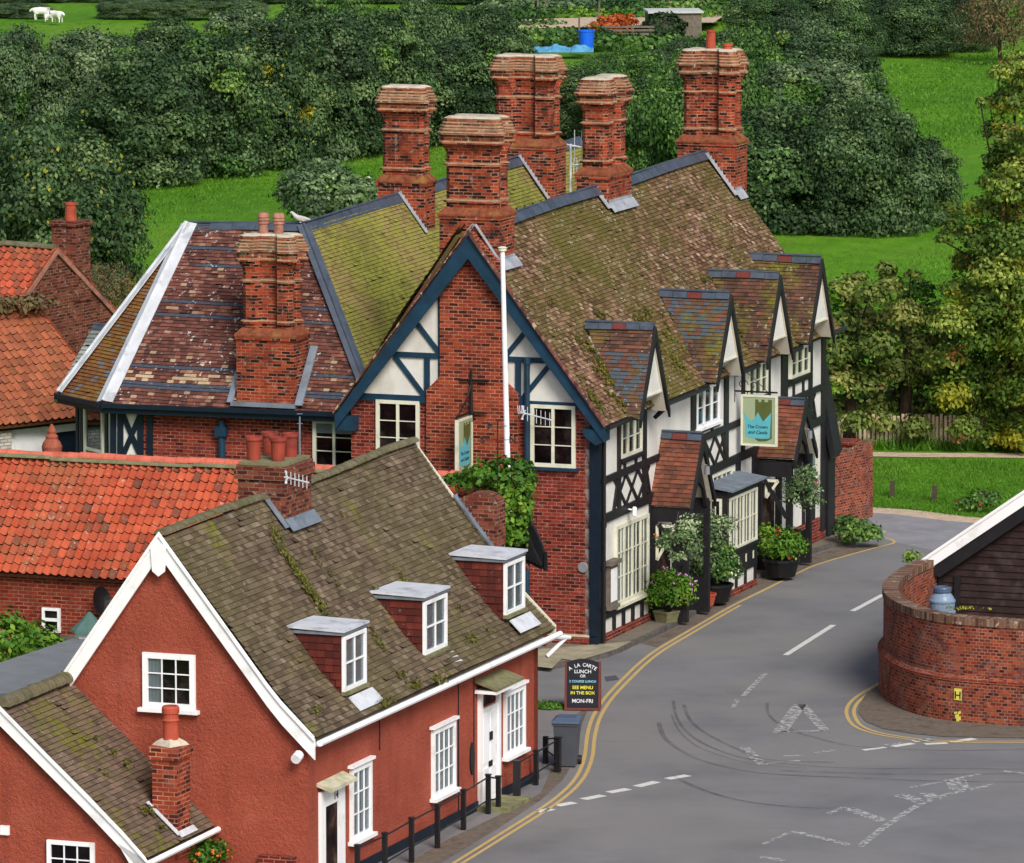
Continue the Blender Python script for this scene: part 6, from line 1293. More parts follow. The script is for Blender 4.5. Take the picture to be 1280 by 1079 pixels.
# wheelie bin
g_ = PZ(709, 961) + V(0, .3, 0); wbn = thing('wheelie_bin', 'grey wheelie bin with a blue-grey lid at the end of the railing', 'bin', g_)
bf = Frame(g_, 8); mb = MB()
def frust(mb, f_, z0, z1, a0, b0, a1, b1, m=0, sh0=0, sh1=0):
    A = [f_.W(sh0 + y, x, z0) for x, y in ((-a0, -b0), (a0, -b0), (a0, b0), (-a0, b0))]; B = [f_.W(sh1 + y, x, z1) for x, y in ((-a1, -b1), (a1, -b1), (a1, b1), (-a1, b1))]
    mb.poly(A[::-1]); mb.poly(B)
    for k in range(4): j = (k + 1) % 4; mb.poly([A[k], A[j], B[j], B[k]], m)
frust(mb, bf, .03, .95, .21, .22, .265, .32); frust(mb, bf, .93, .985, .29, .34, .29, .34); mb.build('body', M['bin'], wbn)
mb = MB(); frust(mb, bf, .987, 1.03, .31, .37, .30, .36); frust(mb, bf, 1.03, 1.09, .28, .34, .2, .22); mb.obox(bf.W(-.0, 0, 0), bf.v, bf.u, Z, -.24, .24, .36, .40, .97, 1.02); mb.build('lid', M['bin_lid'], wbn)
for s_ in (-1, 1): mb = MB(); mb.tube(bf.W(.24, s_ * .22, .1), bf.W(.24, s_ * .28, .1), .1, .1, 12); mb.build('wheel', M['iron'], wbn)
# A-board
a, b = PZ(709, 891), PZ(747, 888); w_ = .72; g_ = a.lerp(b, .5); ab = thing('chalk_a_board', 'chalked black menu board on the pavement by the yellow lines', 'sign board', g_)
R = V(1, -.06, 0).normalized(); Nb = V(-.06, -1, 0).normalized(); U = (Z + -Nb * .16).normalized(); Nn = R.cross(U).normalized(); Nn = Nn if Nn.dot(Nb) > 0 else -Nn; Hh = 1.10
arc = [(x * w_ / 2, Hh + .09 * (1 - x * x)) for x in (-1, -.6, -.2, .2, .6, 1)]
mb = MB(); mb.prism([g_ + R * x + U * y_ for x, y_ in [(w_ / 2, .04), (-w_ / 2, .04)] + [(x - 0, y_) for x, y_ in arc]], -Nn * .02); mb.build('board', M['chalk_board'], ab)
mb = MB(); mb.obox(g_, R, U, Nn, -w_ / 2 - .05, -w_ / 2, 0, Hh + .02, -.03, .015); mb.obox(g_, R, U, Nn, w_ / 2, w_ / 2 + .05, 0, Hh + .02, -.03, .015); mb.obox(g_, R, U, Nn, -w_ / 2, w_ / 2, .02, .07, -.03, .012)
U2 = (Z + Nb * .10).normalized(); B2 = g_ - Nb * .42; N2 = R.cross(U2).normalized(); mb.build('frame', M['mahogany'], ab)
mb = MB(); mb.obox(B2, R, (Z + Nb * .12).normalized(), Nb, -w_ / 2 - .04, w_ / 2 + .05, 0, Hh, 0, .03); mb.build('rear_leaf', M['mahogany'], ab)
for s_, y_, sz, mt, k in (('LUNCH', .86, .115, 'chalk_white', 1), ('OR', .765, .09, 'chalk_white', 1), ('2 COURSE LUNCH', .65, .074, 'chalk_blue', 1), ('SEE MENU', .50, .105, 'chalk_yellow', 1), ('IN THE BOX', .38, .10, 'chalk_yellow', 1), ('MON-FRI', .19, .12, 'chalk_white', 1)):
    text_mesh(ab, s_, g_ + U * y_, R, U, Nn, sz, mt, off=.003, bold=.0015)
wd = 'A LA CARTE'; n = len(wd)
for i, c_ in enumerate(wd):
    if c_ == ' ': continue
    an_ = (i - (n - 1) / 2) * .125; x = math.sin(an_) * .5; y_ = 1.0 + .03 - (1 - math.cos(an_)) * .5
    Rr = R * math.cos(an_) - U * math.sin(an_); Ur = U * math.cos(an_) + R * math.sin(an_); text_mesh(ab, c_, g_ + R * x + U * (y_ - .02), Rr, Ur, Nn, .115, 'chalk_white', off=.003, bold=.001)
# posts on the green
src = None
for k, (x, y0, y1) in enumerate(((1115, 603, 620), (1168, 609, 625), (1229, 615, 631))):
    g_ = PZ(x, y1); h = (y1 - y0) / 44.5
    mb = MB(); mb.obox(g_, V(.98, -.15, 0).normalized(), V(.15, .98, 0).normalized(), Z, -.065, .065, -.065, .065, -.05, h); mb.obox(g_, V(.98, -.15, 0).normalized(), V(.15, .98, 0).normalized(), Z, -.05, .05, -.05, .05, h, h + .03)
    o = mb.build('wooden_post', M['post_wood']); tag(o, ('short wooden post on the green nearest the brick garden wall', 'middle one of three short posts on the green', 'short wooden post on the green beside the red-flowered plant')[k], 'post', 'short posts along the green')
# paling fence
pf = thing('paling_fence', 'pale paling fence under the trees beyond the green', 'fence', PZ(1150, 557)); mb = MB()
A_, B_ = PZ(1030, 556), PZ(1420, 561); L = (B_ - A_).length; d = (B_ - A_).normalized(); n_ = V(d.y, -d.x, 0); s = 0
while s < L: mb.obox(A_ + d * s, d, Z, n_, 0, .085, 0, .92 + random.uniform(-.05, .05), 0, .02); s += .125 + random.uniform(-.015, .02)
mb.build('palings', M['curtain'] if False else mk_plain('bleached_paling', S(206, 184, 154), .85, .12, 4, .1), pf)
for z_ in (.25, .7): m2 = MB(); m2.obox(A_, d, Z, n_, 0, L, z_, z_ + .07, -.04, -.005); m2.build('rail', M['wood'], pf)
# ================================================================== PLANTS BY THE INN
def pot(root, c, r0, r1, h, mat, n=14, square=False):
    mb = MB(); mb.lathe(c, [(r0, 0), (r1, h * .85), (r1 * 1.06, h * .86), (r1 * 1.06, h), (r1 * .9, h), (r1 * .9, h - .06)], 4 if square else n); return mb.build('planter', M[mat], root)
def plant(name, label, px, pyb, blobs, leaf, dens, mat, pr=None, group=None, z=.1, cat='potted plant', uv=None, **k):
    g_ = F.W(uv[0], uv[1], z) if uv else PZ(px, pyb, z); r = thing(name, label, cat, g_, group)
    if pr: pot(r, g_, *pr)
    shrub(r, 'foliage', blobs, leaf, dens, mat, **k); return r
plant('potted_geranium', 'planter of pink-flowered geraniums outside the wide ground-floor window', 833, 778, [((0, 0, .75), (.58, .45, .40)), ((-.34, 0, .6), (.36, .3, .3)), ((.36, 0, .7), (.36, .3, .34)), ((0, 0, 1.05), (.4, .3, .24)), ((.42, 0, .98), (.25, .2, .2))], .045, 600, 'leaf_bright', (.26, .32, .28, 'mossslab', 4, True), fl=['fl_pink'], flk=.02, fls=.9)
plant('potted_shrub', 'large pale green shrub in a dark tub beside the bay window', 894, 752, [((0, 0, .95), (.58, .45, .45)), ((.25, 0, .75), (.42, .4, .35)), ((-.3, 0, .85), (.4, .3, .35)), ((.1, 0, 1.3), (.4, .3, .28))], .045, 520, 'leaf_mid', (.34, .44, .45, 'tarp'), fl=['fl_white'], flk=.002)
plant('potted_shrub', 'silvery shrub behind the large tub at the near porch', 882, 757, [((0, 0, 1.95), (.5, .4, .34)), ((.38, 0, 2.0), (.4, .3, .3)), ((-.1, 0, 2.25), (.3, .3, .28)), ((-.4, 0, 1.8), (.35, .3, .25)), ((.1, 0, 1.6), (.4, .3, .35)), ((0, 0, 1.1), (.3, .25, .5)), ((-.35, 0, 1.2), (.25, .25, .4))], .042, 480, 'leaf_silver', (.2, .26, .3, 'terracotta'), fl=['fl_white'], flk=.003)
plant('potted_geranium', 'bushy red geranium in a black tub between bay and far porch', 964, 708, [((0, 0, .82), (.56, .45, .42)), ((-.32, 0, .85), (.38, .3, .38)), ((.34, 0, .75), (.36, .3, .34)), ((-.4, 0, 1.2), (.2, .2, .18))], .045, 560, 'leaf_bright', (.36, .46, .45, 'tarp'), fl=['fl_red'], flk=.004, fls=1.2, uv=(11.75, -.95))
def basket(label, P, blobs, mat, fl, flk, leaf=.05):
    r = thing('hanging_basket', label, 'hanging basket', P); mb = MB(); mb.lathe(P, [(.05, -.28), (.2, -.2), (.27, 0), (.25, 0)], 12); mb.build('basket', M['iron'], r)
    mb = MB()
    for k in range(3): mb.tube(P + V(.24 * math.cos(k * 2.1), .24 * math.sin(k * 2.1), 0), P + Z * .7, .008, .008, 4)
    mb.build('chain', M['iron'], r); shrub(r, 'foliage', blobs, leaf * .85, 460, mat, fl=fl, flk=flk); return r
P = F.av(848, 676, -1.35); basket('trailing basket of white and orange flowers at the near porch', P, [((0, 0, .1), (.42, .35, .28)), ((-.3, 0, -.1), (.3, .3, .25)), ((.25, 0, .35), (.25, .25, .28)), ((.3, 0, -.15), (.3, .25, .35)), ((.0, 0, -.4), (.25, .2, .2))], 'leaf_silver', ['fl_orange', 'fl_white'], .004)
P = F.av(1003, 612, -1.2); basket('large silvery hanging basket beneath the far porch', P, [((0, 0, .1), (.48, .4, .4)), ((.2, 0, -.25), (.35, .3, .4)), ((-.2, 0, -.15), (.3, .3, .4)), ((.1, 0, .4), (.3, .3, .25))], 'leaf_silver', ['fl_orange', 'fl_red'], .0015)
mb = MB(); q = T(9.3, -.3, 0)
plant('wall_shrub', 'low green shrub at the foot of the curved-top garden wall', 1072, 680, [((0, 0, .35), (.55, .45, .35)), ((-.35, .2, .4), (.35, .35, .35)), ((.35, -.1, .25), (.35, .3, .25))], .06, 300, 'leaf_mid', cat='shrub')
plant('leafy_sprig', 'weed sprouting at the back end of the curved wall coping', 1140, 702, [((0, 0, .1), (.25, .15, .18))], .05, 300, 'leaf_bright', z=2.3, cat='plant')
plant('leafy_sprig', 'yellow-green weed on the curved wall coping in front of the drum', 1206, 762, [((0, 0, .03), (.3, .08, .05)), ((-.35, .1, .02), (.12, .06, .05)), ((.5, -.1, .02), (.2, .06, .03))], .03, 260, 'leaf_yellow', z=2.38, cat='plant')
plant('flowering_shrub', 'orange-flowered shrub below the annexe gutter', 245, 1120, [((0, 0, .75), (.5, .4, .38)), ((.35, 0, .85), (.35, .3, .25)), ((-.3, 0, .6), (.3, .3, .3))], .05, 380, 'leaf_bright', fl=['fl_orange'], flk=.02, fls=1.1, cat='shrub', z=0)
plant('red_hot_poker', 'red-flowered plant on the green behind the barn gable', 1222, 640, [((0, 0, .3), (.45, .35, .28)), ((.4, 0, .35), (.3, .3, .25)), ((-.3, 0, .2), (.3, .3, .2))], .06, 220, 'leaf_mid', fl=['fl_red'], flk=.006, fls=1.3, cat='plant', z=0)
# weeds at the cottage corner
tw = PZ(690, 886); bl = []
g1 = thing('grass_tuft', 'tuft of weeds growing at the cottage end by the chalk board', 'weeds', tw); shrub(g1, 'blades', [((-.1, 0, .05), (.45, .3, .10)), ((.2, 0, .03), (.2, .2, .06))], .035, 900, 'leaf_bright')
# stuff: grass blades ------------------------------------------------
def inpoly(x, y, P):
    c = np.zeros(len(x), bool); n = len(P)
    for i in range(n):
        (x0, y0), (x1, y1) = P[i], P[(i + 1) % n]; m_ = ((y0 > y) != (y1 > y)); xx = (x1 - x0) * (y - y0) / ((y1 - y0) or 1e-9) + x0; c ^= m_ & (x < xx)
    return c
def blades(name, px, dens, hgt, mat, wd=.012, kind='stuff', z=-.03):
    P = [PZ(*p) for p in px]; xs = [p.x for p in P]; ys = [p.y for p in P]; A = (max(xs) - min(xs)) * (max(ys) - min(ys)); n = int(A * dens)
    x = rng.uniform(min(xs), max(xs), n); y = rng.uniform(min(ys), max(ys), n); k = inpoly(x, y, [(p.x, p.y) for p in P]); x, y = x[k], y[k]; n = len(x)
    a = rng.uniform(0, 6.283, n); h = hgt * rng.uniform(.5, 1.3, n) * (1 + .5 * np.sin(x * 2.1 + y) * np.sin(y * 1.3)); w_ = wd * rng.uniform(.7, 1.5, n); lx, ly = rng.normal(size=n) * h * .45, rng.normal(size=n) * h * .45
    q = np.zeros((n, 3, 3)); q[:, 0] = np.stack([x - np.cos(a) * w_, y - np.sin(a) * w_, np.full(n, z)], 1); q[:, 1] = np.stack([x + np.cos(a) * w_, y + np.sin(a) * w_, np.full(n, z)], 1); q[:, 2] = np.stack([x + lx, y + ly, z + h], 1)
    me = bpy.data.meshes.new(name); me.vertices.add(3 * n); me.vertices.foreach_set('co', q.astype(np.float32).ravel()); me.loops.add(3 * n); me.loops.foreach_set('vertex_index', np.arange(3 * n, dtype=np.int32)); me.polygons.add(n)
    me.polygons.foreach_set('loop_start', np.arange(0, 3 * n, 3, dtype=np.int32)); me.polygons.foreach_set('loop_total', np.full(n, 3, dtype=np.int32)); me.materials.append(M[mat])
    at = me.attributes.new('tv', 'FLOAT', 'FACE'); at.data.foreach_set('value', np.clip(rng.normal(.5 + .2 * np.sin(x * .7) * np.sin(y * .5), .2, n), 0, 1).astype(np.float32)); me.update(calc_edges=True)
    o = bpy.data.objects.new(name, me); COL.objects.link(o); o['kind'] = kind; return o
blades('short_grass', [(1086, 573), (1400, 577), (1400, 668), (1205, 647), (1150, 642), (1086, 636)], 330, .07, 'blade', .014)
blades('rough_grass', [(1060, 548), (1400, 553), (1400, 564), (1060, 562)], 160, .35, 'blade', .03)
blades('meadow_grass', [(160, 236), (560, 183), (560, 250), (480, 300), (150, 360), (150, 250)], 30, .10, 'blade', .03)
blades('meadow_grass', [(960, 284), (1200, 298), (1200, 545), (1040, 540), (960, 330)], 36, .10, 'blade', .03)
blades('meadow_grass', [(1090, 85), (1300, 60), (1300, 270), (1180, 260), (1090, 120)], 16, .12, 'blade', .04)

# ================================================================== TREES
lib_crown('bush_a', 4.2, 6.0, -.35, 42, .10, 97, 'leaf_dark', 11, mat2='leaf_mid', k2=.25, br=(.17, .36), jit=.4)
lib_crown('tall_a', 3.1, 7.0, -.35, 48, .10, 103, 'leaf_dark', 21, mat2='leaf_mid', k2=.25, br=(.2, .4), jit=.4)
lib_crown('tall_b', 3.1, 7.0, -.35, 46, .10, 103, 'leaf_dark', 22, mat2='leaf_grey', k2=.3, br=(.2, .4), jit=.4)
lib_crown('tall_d', 3.1, 6.5, -.35, 48, .10, 108, 'leaf_grey', 24, mat2='leaf_mid', k2=.3, br=(.2, .4), jit=.4)
lib_crown('tall_e', 3.1, 7.0, -.35, 46, .10, 103, 'leaf_dark', 25, mat2='leaf_yellow', k2=.08, br=(.2, .4), jit=.4)
lib_crown('bush_b', 4.2, 6.0, -.35, 44, .10, 95, 'leaf_dark', 12, mat2='leaf_grey', k2=.2, br=(.17, .36), jit=.4)
lib_crown('bush_c', 4.0, 5.5, -.35, 44, .10, 100, 'leaf_mid', 13, mat2='leaf_dark', k2=.25, br=(.17, .36), jit=.4)
lib_crown('bush_d', 4.2, 6.0, -.35, 44, .10, 100, 'leaf_grey', 14, mat2='leaf_mid', k2=.3, br=(.17, .36), jit=.4)
lib_crown('bush_e', 4.0, 6.0, -.35, 44, .10, 95, 'leaf_dark', 15, mat2='leaf_yellow', k2=.10, br=(.17, .36), jit=.4)
lib_crown('bare_bush', 4.0, 5.0, .3, 20, .12, 22, 'leaf_brown', 16, mat2='leaf_grey', k2=.3, jit=.5)
lib_crown('chestnut', 3.3, 5.2, .9, 34, .08, 150, 'leaf_chest', 17, mat2='leaf_bright', k2=.18, trunk_r=.2, up=-.8, jit=.35)
lib_crown('oak', 3.4, 11.0, .2, 66, .075, 150, 'leaf_oak', 18, mat2='leaf_yellow', k2=.16, trunk_r=.35, shape=.8, br=(.24, .42), up=-.9, jit=.4)
lib_crown('small_bush', 2.0, 2.6, .2, 16, .11, 70, 'leaf_grey', 19, mat2='leaf_silver', k2=.25, trunk_r=.08)
# (library key, x of the base in the photo, y of the base, height in photo px, width in photo px, label)
G1, G2, G3 = 'trees of the left wood', 'bushes on the right behind the inn', 'far hedgerow trees'
TL = [
 ('bush_e', 62, 372, 226, 250, 'broad bronze-tinged tree behind the left barns', None), ('tall_a', -20, 340, 200, 200, 'dark tree cut by the left edge above the barns', None),
 ('tall_b', 175, 246, 190, 170, 'dark tree at the left end of the wood, above the meadow corner', G1), ('tall_a', 262, 234, 200, 160, 'second tree along the left wood edge', G1), ('tall_e', 338, 224, 205, 150, 'tree with yellow leaf patches in the left wood', G1),
 ('tall_b', 412, 212, 205, 150, 'dark tree behind the rounded bush in the meadow', G1), ('tall_a', 480, 204, 200, 140, 'tree directly left of the left rear chimney', G1), ('tall_b', 548, 194, 150, 150, 'tree between the left rear and widest chimneys', G1), ('tall_a', 610, 190, 170, 140, 'dark tree behind the widest chimney', G1),
 ('tall_d', 110, 200, 172, 150, 'paler tree in the second row at far left', G1), ('bush_d', 20, 190, 158, 160, 'grey-green tree below the white sheep', G1), ('tall_b', 215, 170, 152, 130, 'back-row tree above the left wood', G1), ('tall_d', 300, 160, 156, 130, 'pale back-row tree in the middle of the wood', G1), ('tall_a', 385, 150, 160, 130, 'very dark back-row tree reaching the field top', G1), ('bush_c', 455, 140, 145, 120, 'green back-row tree right of the darkest one', G1), ('bush_b', 530, 130, 132, 130, 'back-row tree left of the allotment', G1), ('tall_b', 600, 120, 115, 110, 'dark tree at the allotment corner', G1), ('tall_a', 640, 110, 70, 70, 'small dark tree beside the blue netting', G1),
 ('small_bush', 412, 292, 88, 124, 'rounded grey-green bush in the left meadow', None),
 ('bush_a', 975, 288, 170, 250, 'wide dark bush low on the right behind the far chimney', G2), ('bush_c', 890, 275, 215, 180, 'green bush behind the farthest chimney', G2), ('bush_b', 1075, 292, 175, 200, 'large rounded bush over the right meadow edge', G2), ('tall_a', 1158, 298, 130, 100, 'small dark bush ending the right thicket', G2), ('tall_d', 1010, 235, 170, 170, 'grey-green bush in the middle of the right thicket', G2), ('bush_c', 930, 210, 170, 160, 'bright bush left of centre in the right thicket', G2),
 ('bush_c', 835, 240, 160, 150, 'bush between the two right chimneys', G2), ('bush_c', 800, 180, 110, 150, 'low bush behind the end-on chimney', G2), ('bush_e', 735, 170, 90, 130, 'yellowish bush behind the gap between two chimneys', G2), ('tall_b', 1035, 190, 150, 150, 'dark bush high in the right thicket', G2), ('bush_d', 1000, 150, 135, 170, 'pale bush at the back of the right thicket', G2), ('bush_a', 920, 130, 100, 130, 'dark bush right of the allotment shed', G2), ('bush_d', 860, 118, 70, 120, 'pale bush in front of the allotment shed', G2),
 ('bush_c', 770, 112, 50, 90, 'low green bush below the blue tub', G2), ('bush_a', 685, 150, 75, 90, 'dark bush just right of the widest chimney', G2),
 ('bush_b', 1140, 66, 80, 130, 'dark tree above the top of the right meadow', G3), ('bush_a', 1050, 95, 95, 110, 'tree left of the right meadow top', G3), ('bare_bush', 1250, 76, 100, 110, 'bare greyish bush in the top right corner', G3), ('bush_b', 1195, 60, 80, 110, 'dark tree beside the bare bush', G3), ('bush_a', 960, 50, 60, 120, 'dark tree on the skyline above the far chimney', G3), ('bush_b', 1040, 40, 60, 130, 'skyline tree between the thicket and meadow', G3), ('bush_b', 1120, 20, 60, 140, 'farthest dark tree at the top right', G3),
 ('bare_bush', 128, 402, 70, 90, 'scrubby brown bush beside the rear barn gable', None)]
for i, (k, x, yb, hp, wp_, lab, grp) in enumerate(TL):
    if k[:4] == 'tall': yb -= 15; hp -= 8
    g_ = PZ(x, yb); s = FP / g_.y; cat = 'tree' if 'tree' in lab or 'oak' in k or 'chest' in k else 'bush'
    nm = {'oak': 'oak_tree', 'chestnut': 'chestnut_tree'}.get(k, 'tree' if cat == 'tree' else 'bush')
    plant_tree(k, nm, lab, cat, g_, (hp * .93) / s, wp_ / s, grp, random.random() * 6.28)
def custom_tree(name, label, px, pyb, spots, leaf, dens, mats, seed, trunk_px, grp=None, tr=.24, jit=.4):
    r2 = random.Random(seed); g_ = PZ(px, pyb); r = thing(name, label, 'tree', g_, grp); bl = []; ends = []
    for (x, y_, rp) in spots:
        dz = r2.uniform(-1.6, 1.2); d = ray(x, y_); c = CP + d * ((g_.y + dz) / d.y) - g_; rr = rp / (FP / g_.y)
        bl.append((tuple(c), (rr * r2.uniform(.95, 1.15), rr * 1.1, rr * r2.uniform(.75, .95)))); ends.append(c)
    P, N_, T = blob_leaves(bl, dens, jit, -.75); f = np.sin(P[:, 0] * 1.9 + seed) * np.sin(P[:, 1] * 1.7) * np.sin(P[:, 2] * 2.3 + 1) + rng.normal(size=len(P)) * .12; mi = np.zeros(len(P)); mi[f > .42] = 1; mi[f < -.78] = 2
    me = leaves_mesh('crown', P, N_, leaf * rng.uniform(.7, 1.25, len(P)), T, [M[m_] for m_ in mats], mi); o = bpy.data.objects.new('crown', me); COL.objects.link(o); o.parent = r
    mb = MB(); top = V(0, 0, trunk_px / (FP / g_.y)); mb.tube(g_ - Z * .2, g_ + top, tr, tr * .6, 9); q = g_ + top
    for c in ends: m_ = q.lerp(g_ + c, .5) + Z * .15; e_ = g_ + c + V(0, .7, -.1); m_ = q.lerp(e_, .5) + V(0, .5, .1); mb.tube(q, m_, tr * .22, tr * .13, 6); mb.tube(m_, e_, tr * .13, .02, 5)
    mb.build('trunk', M['bark'], r); return r
M['leaf_rust'] = mk_leaf('leaf_rust', S(120, 84, 40), S(158, 112, 52), S(190, 144, 74))
custom_tree('chestnut_tree', 'chestnut tree at the left end of the paling fence', 1062, 556, [(1052, 368, 22), (1070, 352, 16), (1088, 372, 20), (1048, 400, 26), (1080, 405, 28), (1042, 440, 24), (1072, 440, 30), (1100, 435, 24), (1045, 478, 26), (1078, 480, 30), (1052, 512, 24), (1090, 512, 24), (1040, 535, 14), (1070, 530, 18)], .085, 190, ['leaf_chest', 'leaf_bright', 'leaf_brown'], 3, 95)
custom_tree('chestnut_tree', 'taller chestnut tree in front of the fence, browning at the top', 1132, 553, [(1108, 338, 14), (1112, 362, 20), (1148, 366, 20), (1140, 345, 10), (1128, 395, 28), (1162, 400, 24), (1180, 425, 18), (1112, 425, 24), (1145, 435, 32), (1172, 460, 26), (1118, 465, 28), (1150, 475, 32), (1125, 505, 28), (1160, 512, 28), (1185, 500, 20), (1105, 532, 18), (1145, 535, 20)], .085, 190, ['leaf_chest', 'leaf_bright', 'leaf_brown'], 4, 90)
custom_tree('oak_tree', 'tall oak reaching in from the right edge, tinged yellow', 1268, 562, [(1252, 200, 22), (1246, 165, 18), (1258, 238, 26), (1275, 290, 36), (1250, 330, 30), (1268, 350, 34), (1285, 375, 36), (1240, 365, 26), (1250, 92, 16), (1272, 80, 22), (1240, 130, 14), (1270, 130, 30), (1228, 128, 8), (1300, 110, 40), (1268, 175, 24), (1300, 180, 40), (1275, 215, 24), (1240, 228, 18), (1232, 262, 22), (1200, 268, 14), (1182, 260, 12), (1190, 288, 16), (1180, 300, 12), (1262, 262, 28), (1300, 260, 44), (1225, 300, 26), (1262, 305, 34), (1208, 330, 22), (1245, 345, 36), (1290, 330, 44), (1198, 365, 24), (1230, 385, 34), (1275, 385, 42), (1190, 405, 26), (1222, 425, 34), (1265, 435, 42), (1300, 430, 44), (1184, 450, 26), (1215, 468, 34), (1255, 480, 40), (1295, 490, 44), (1188, 495, 28), (1222, 512, 32), (1262, 525, 36), (1205, 540, 22), (1178, 528, 16), (1240, 548, 20), (1285, 550, 30), (1225, 300, 20)], .078, 200, ['leaf_oak', 'leaf_yellow', 'leaf_rust'], 5, 200, tr=.3)
def hedge_row(y, xs, hp, wpx, key, lab):
    for i, x in enumerate(xs):
        g_ = PZ(x, y); s = FP / g_.y; plant_tree(key, 'hedge_tree', lab, 'tree', g_, hp / s * random.uniform(.8, 1.2), wpx / s * random.uniform(.9, 1.2), 'hedge along the far field edge', i * 1.3)
hedge_row(2, range(-40, 640, 52), 17, 66, 'bush_b', 'indistinct dark hedge tree along the top edge of the far field')
hedge_row(22, (-30, 30, 150, 190, 240, 300), 20, 70, 'bush_d', 'scrubby bush between the sheep field and the left wood')
hedge_row(-2, range(660, 1000, 48), 22, 64, 'bush_c', 'indistinct green hedge tree beyond the allotment track')
# sheep and cow ------------------------------------------------------
def beast(name, label, cat, px, py, L, mat, face, az, group=None):
    g_ = PZ(px, py, .1); r = thing(name, label, cat, g_, group); d = V(math.cos(az), math.sin(az), 0); s_ = V(-d.y, d.x, 0)
    bm_v = []; me = bpy.data.meshes.new('body')
    pts = [(-.5, .58, .20), (-.25, .62, .25), (.1, .60, .25), (.38, .62, .2), (.52, .70, .11), (.66, .62, .09), (.74, .52, .06)]
    vs = [d * (x * L) + Z * (z * L) for x, z, r_ in pts]; rad = [r_ * L for *_, r_ in pts]; ed = [(i, i + 1) for i in range(6)]
    for x in (-.42, .32):
        for sg in (-1, 1):
            n = len(vs); vs += [d * (x * L) + s_ * (.13 * L * sg) + Z * .42 * L, d * ((x + .03) * L) + s_ * (.13 * L * sg) + Z * .2 * L, d * (x * L) + s_ * (.13 * L * sg) + Z * .02 * L]; rad += [.09 * L, .045 * L, .035 * L]; ed += [(0 if x < 0 else 3, n), (n, n + 1), (n + 1, n + 2)]
    me.from_pydata([tuple(v) for v in vs], ed, []); o = bpy.data.objects.new('body', me); COL.objects.link(o); o.parent = r
    sk = o.modifiers.new('skin', 'SKIN'); 
    for i, q in enumerate(me.skin_vertices[0].data): q.radius = (rad[i], rad[i])
    me.skin_vertices[0].data[1].use_root = True; ss = o.modifiers.new('sub', 'SUBSURF'); ss.levels = 1; ss.render_levels = 2; me.materials.append(M[mat]); return r
M['wool'] = mk_plain('wool', S(236, 232, 226), .95, .06, 5, .05); M['cowhide'] = mk_plain('black_hide', S(30, 26, 28), .8, .2, 3, .2)
beast('sheep', 'largest white sheep at the left of the far field', 'sheep', 51, 26, .95, 'wool', 0, 2.9, 'sheep in the far field'); beast('sheep', 'small white sheep between the two bigger ones', 'sheep', 61, 28, .55, 'wool', 0, .3, 'sheep in the far field'); beast('sheep', 'white sheep on the right of the three, turned towards the viewer', 'sheep', 72, 29, .85, 'wool', 0, -.8, 'sheep in the far field')
beast('cow', 'black cow at the top edge left of the allotment', 'cow', 650, 8, 2.2, 'cowhide', 0, .1)
# fallen white branches
a = PZ(66, 62, 3.0); mb = MB()
for k in range(7): p_ = a + V(random.uniform(-.6, .6), 0, random.uniform(-.2, .3)); mb.tube(p_, p_ + V(random.uniform(.6, 1.6), random.uniform(-.3, .3), random.uniform(-.5, .4)), .09, .04, 6)
# allotment ----------------------------------------------------------
tb = PZ(733, 62, .3); o = thing('water_butt', 'bright blue plastic tub in the allotment', 'tub', tb); s = FP / tb.y
mb = MB(); mb.lathe(tb, [(.38, 0), (.44, .95), (.47, .97), (.47, 1.05), (.4, 1.05), (.4, .95)], 16); mb.build('tub', M['tub_blue'], o)
nt_ = thing('netting', 'strip of pale blue netting over the allotment beds', 'netting', PZ(710, 66)); mb = MB()
xs = np.linspace(668, 742, 22)
for k in range(21):
    def nz(x): g_ = PZ(x, 66, .3); return g_, .30 + .10 * math.sin(x * .21) + .05 * math.sin(x * .5)
    (a, ha), (b, hb) = nz(xs[k]), nz(xs[k + 1]); mb.poly([a, b, b + V(0, .6, hb), a + V(0, .6, ha)]); mb.poly([a + V(0, .6, ha), b + V(0, .6, hb), b + V(0, 1.8, hb * .8), a + V(0, 1.8, ha * .8)])
mb.build('mesh_cover', M['netting'], nt_)
ob = thing('orange_shrub', 'orange autumn shrub beside the allotment track', 'shrub', PZ(762, 50)); shrub(ob, 'foliage', [((0, 0, .8), (1.1, .8, .6)), ((.9, 0, 1.0), (.8, .6, .5)), ((-.8, 0, .4), (.6, .6, .4))], .13, 60, 'leaf_orange' if 'leaf_orange' in M else 'fl_orange')
sh = thing('allotment_shed', 'ivy-hung allotment shed with a white roof edge', 'shed', PZ(824, 50)); sf = Frame(PZ(812, 50), -5); mb = MB(); mb.fbox(sf, 0, 2.5, -3.0, 0, 0, 1.5); mb.build('shed_wall', M['wood'], sh); mb = MB(); mb.fbox(sf, -.15, 2.6, -3.1, .1, 1.5, 1.62); mb.build('roof', M['curtain'], sh); shrub(sh, 'ivy_cover', [((.3, -.1, .75), (1.2, .3, .75))], .13, 120, 'leaf_dark', jit=.08)
bp = thing('bench', 'grey slatted fence panel beside the orange shrub', 'fence', PZ(775, 54)); mb = MB()
for k in range(4): mb.obox(PZ(752, 53), V(1, 0, 0), Z, V(0, -1, 0), 0, 3.0, .2 + .2 * k, .32 + .2 * k, 0, .03)
mb.build('slats', M['wood'], bp); bp.name = 'fence_panel'
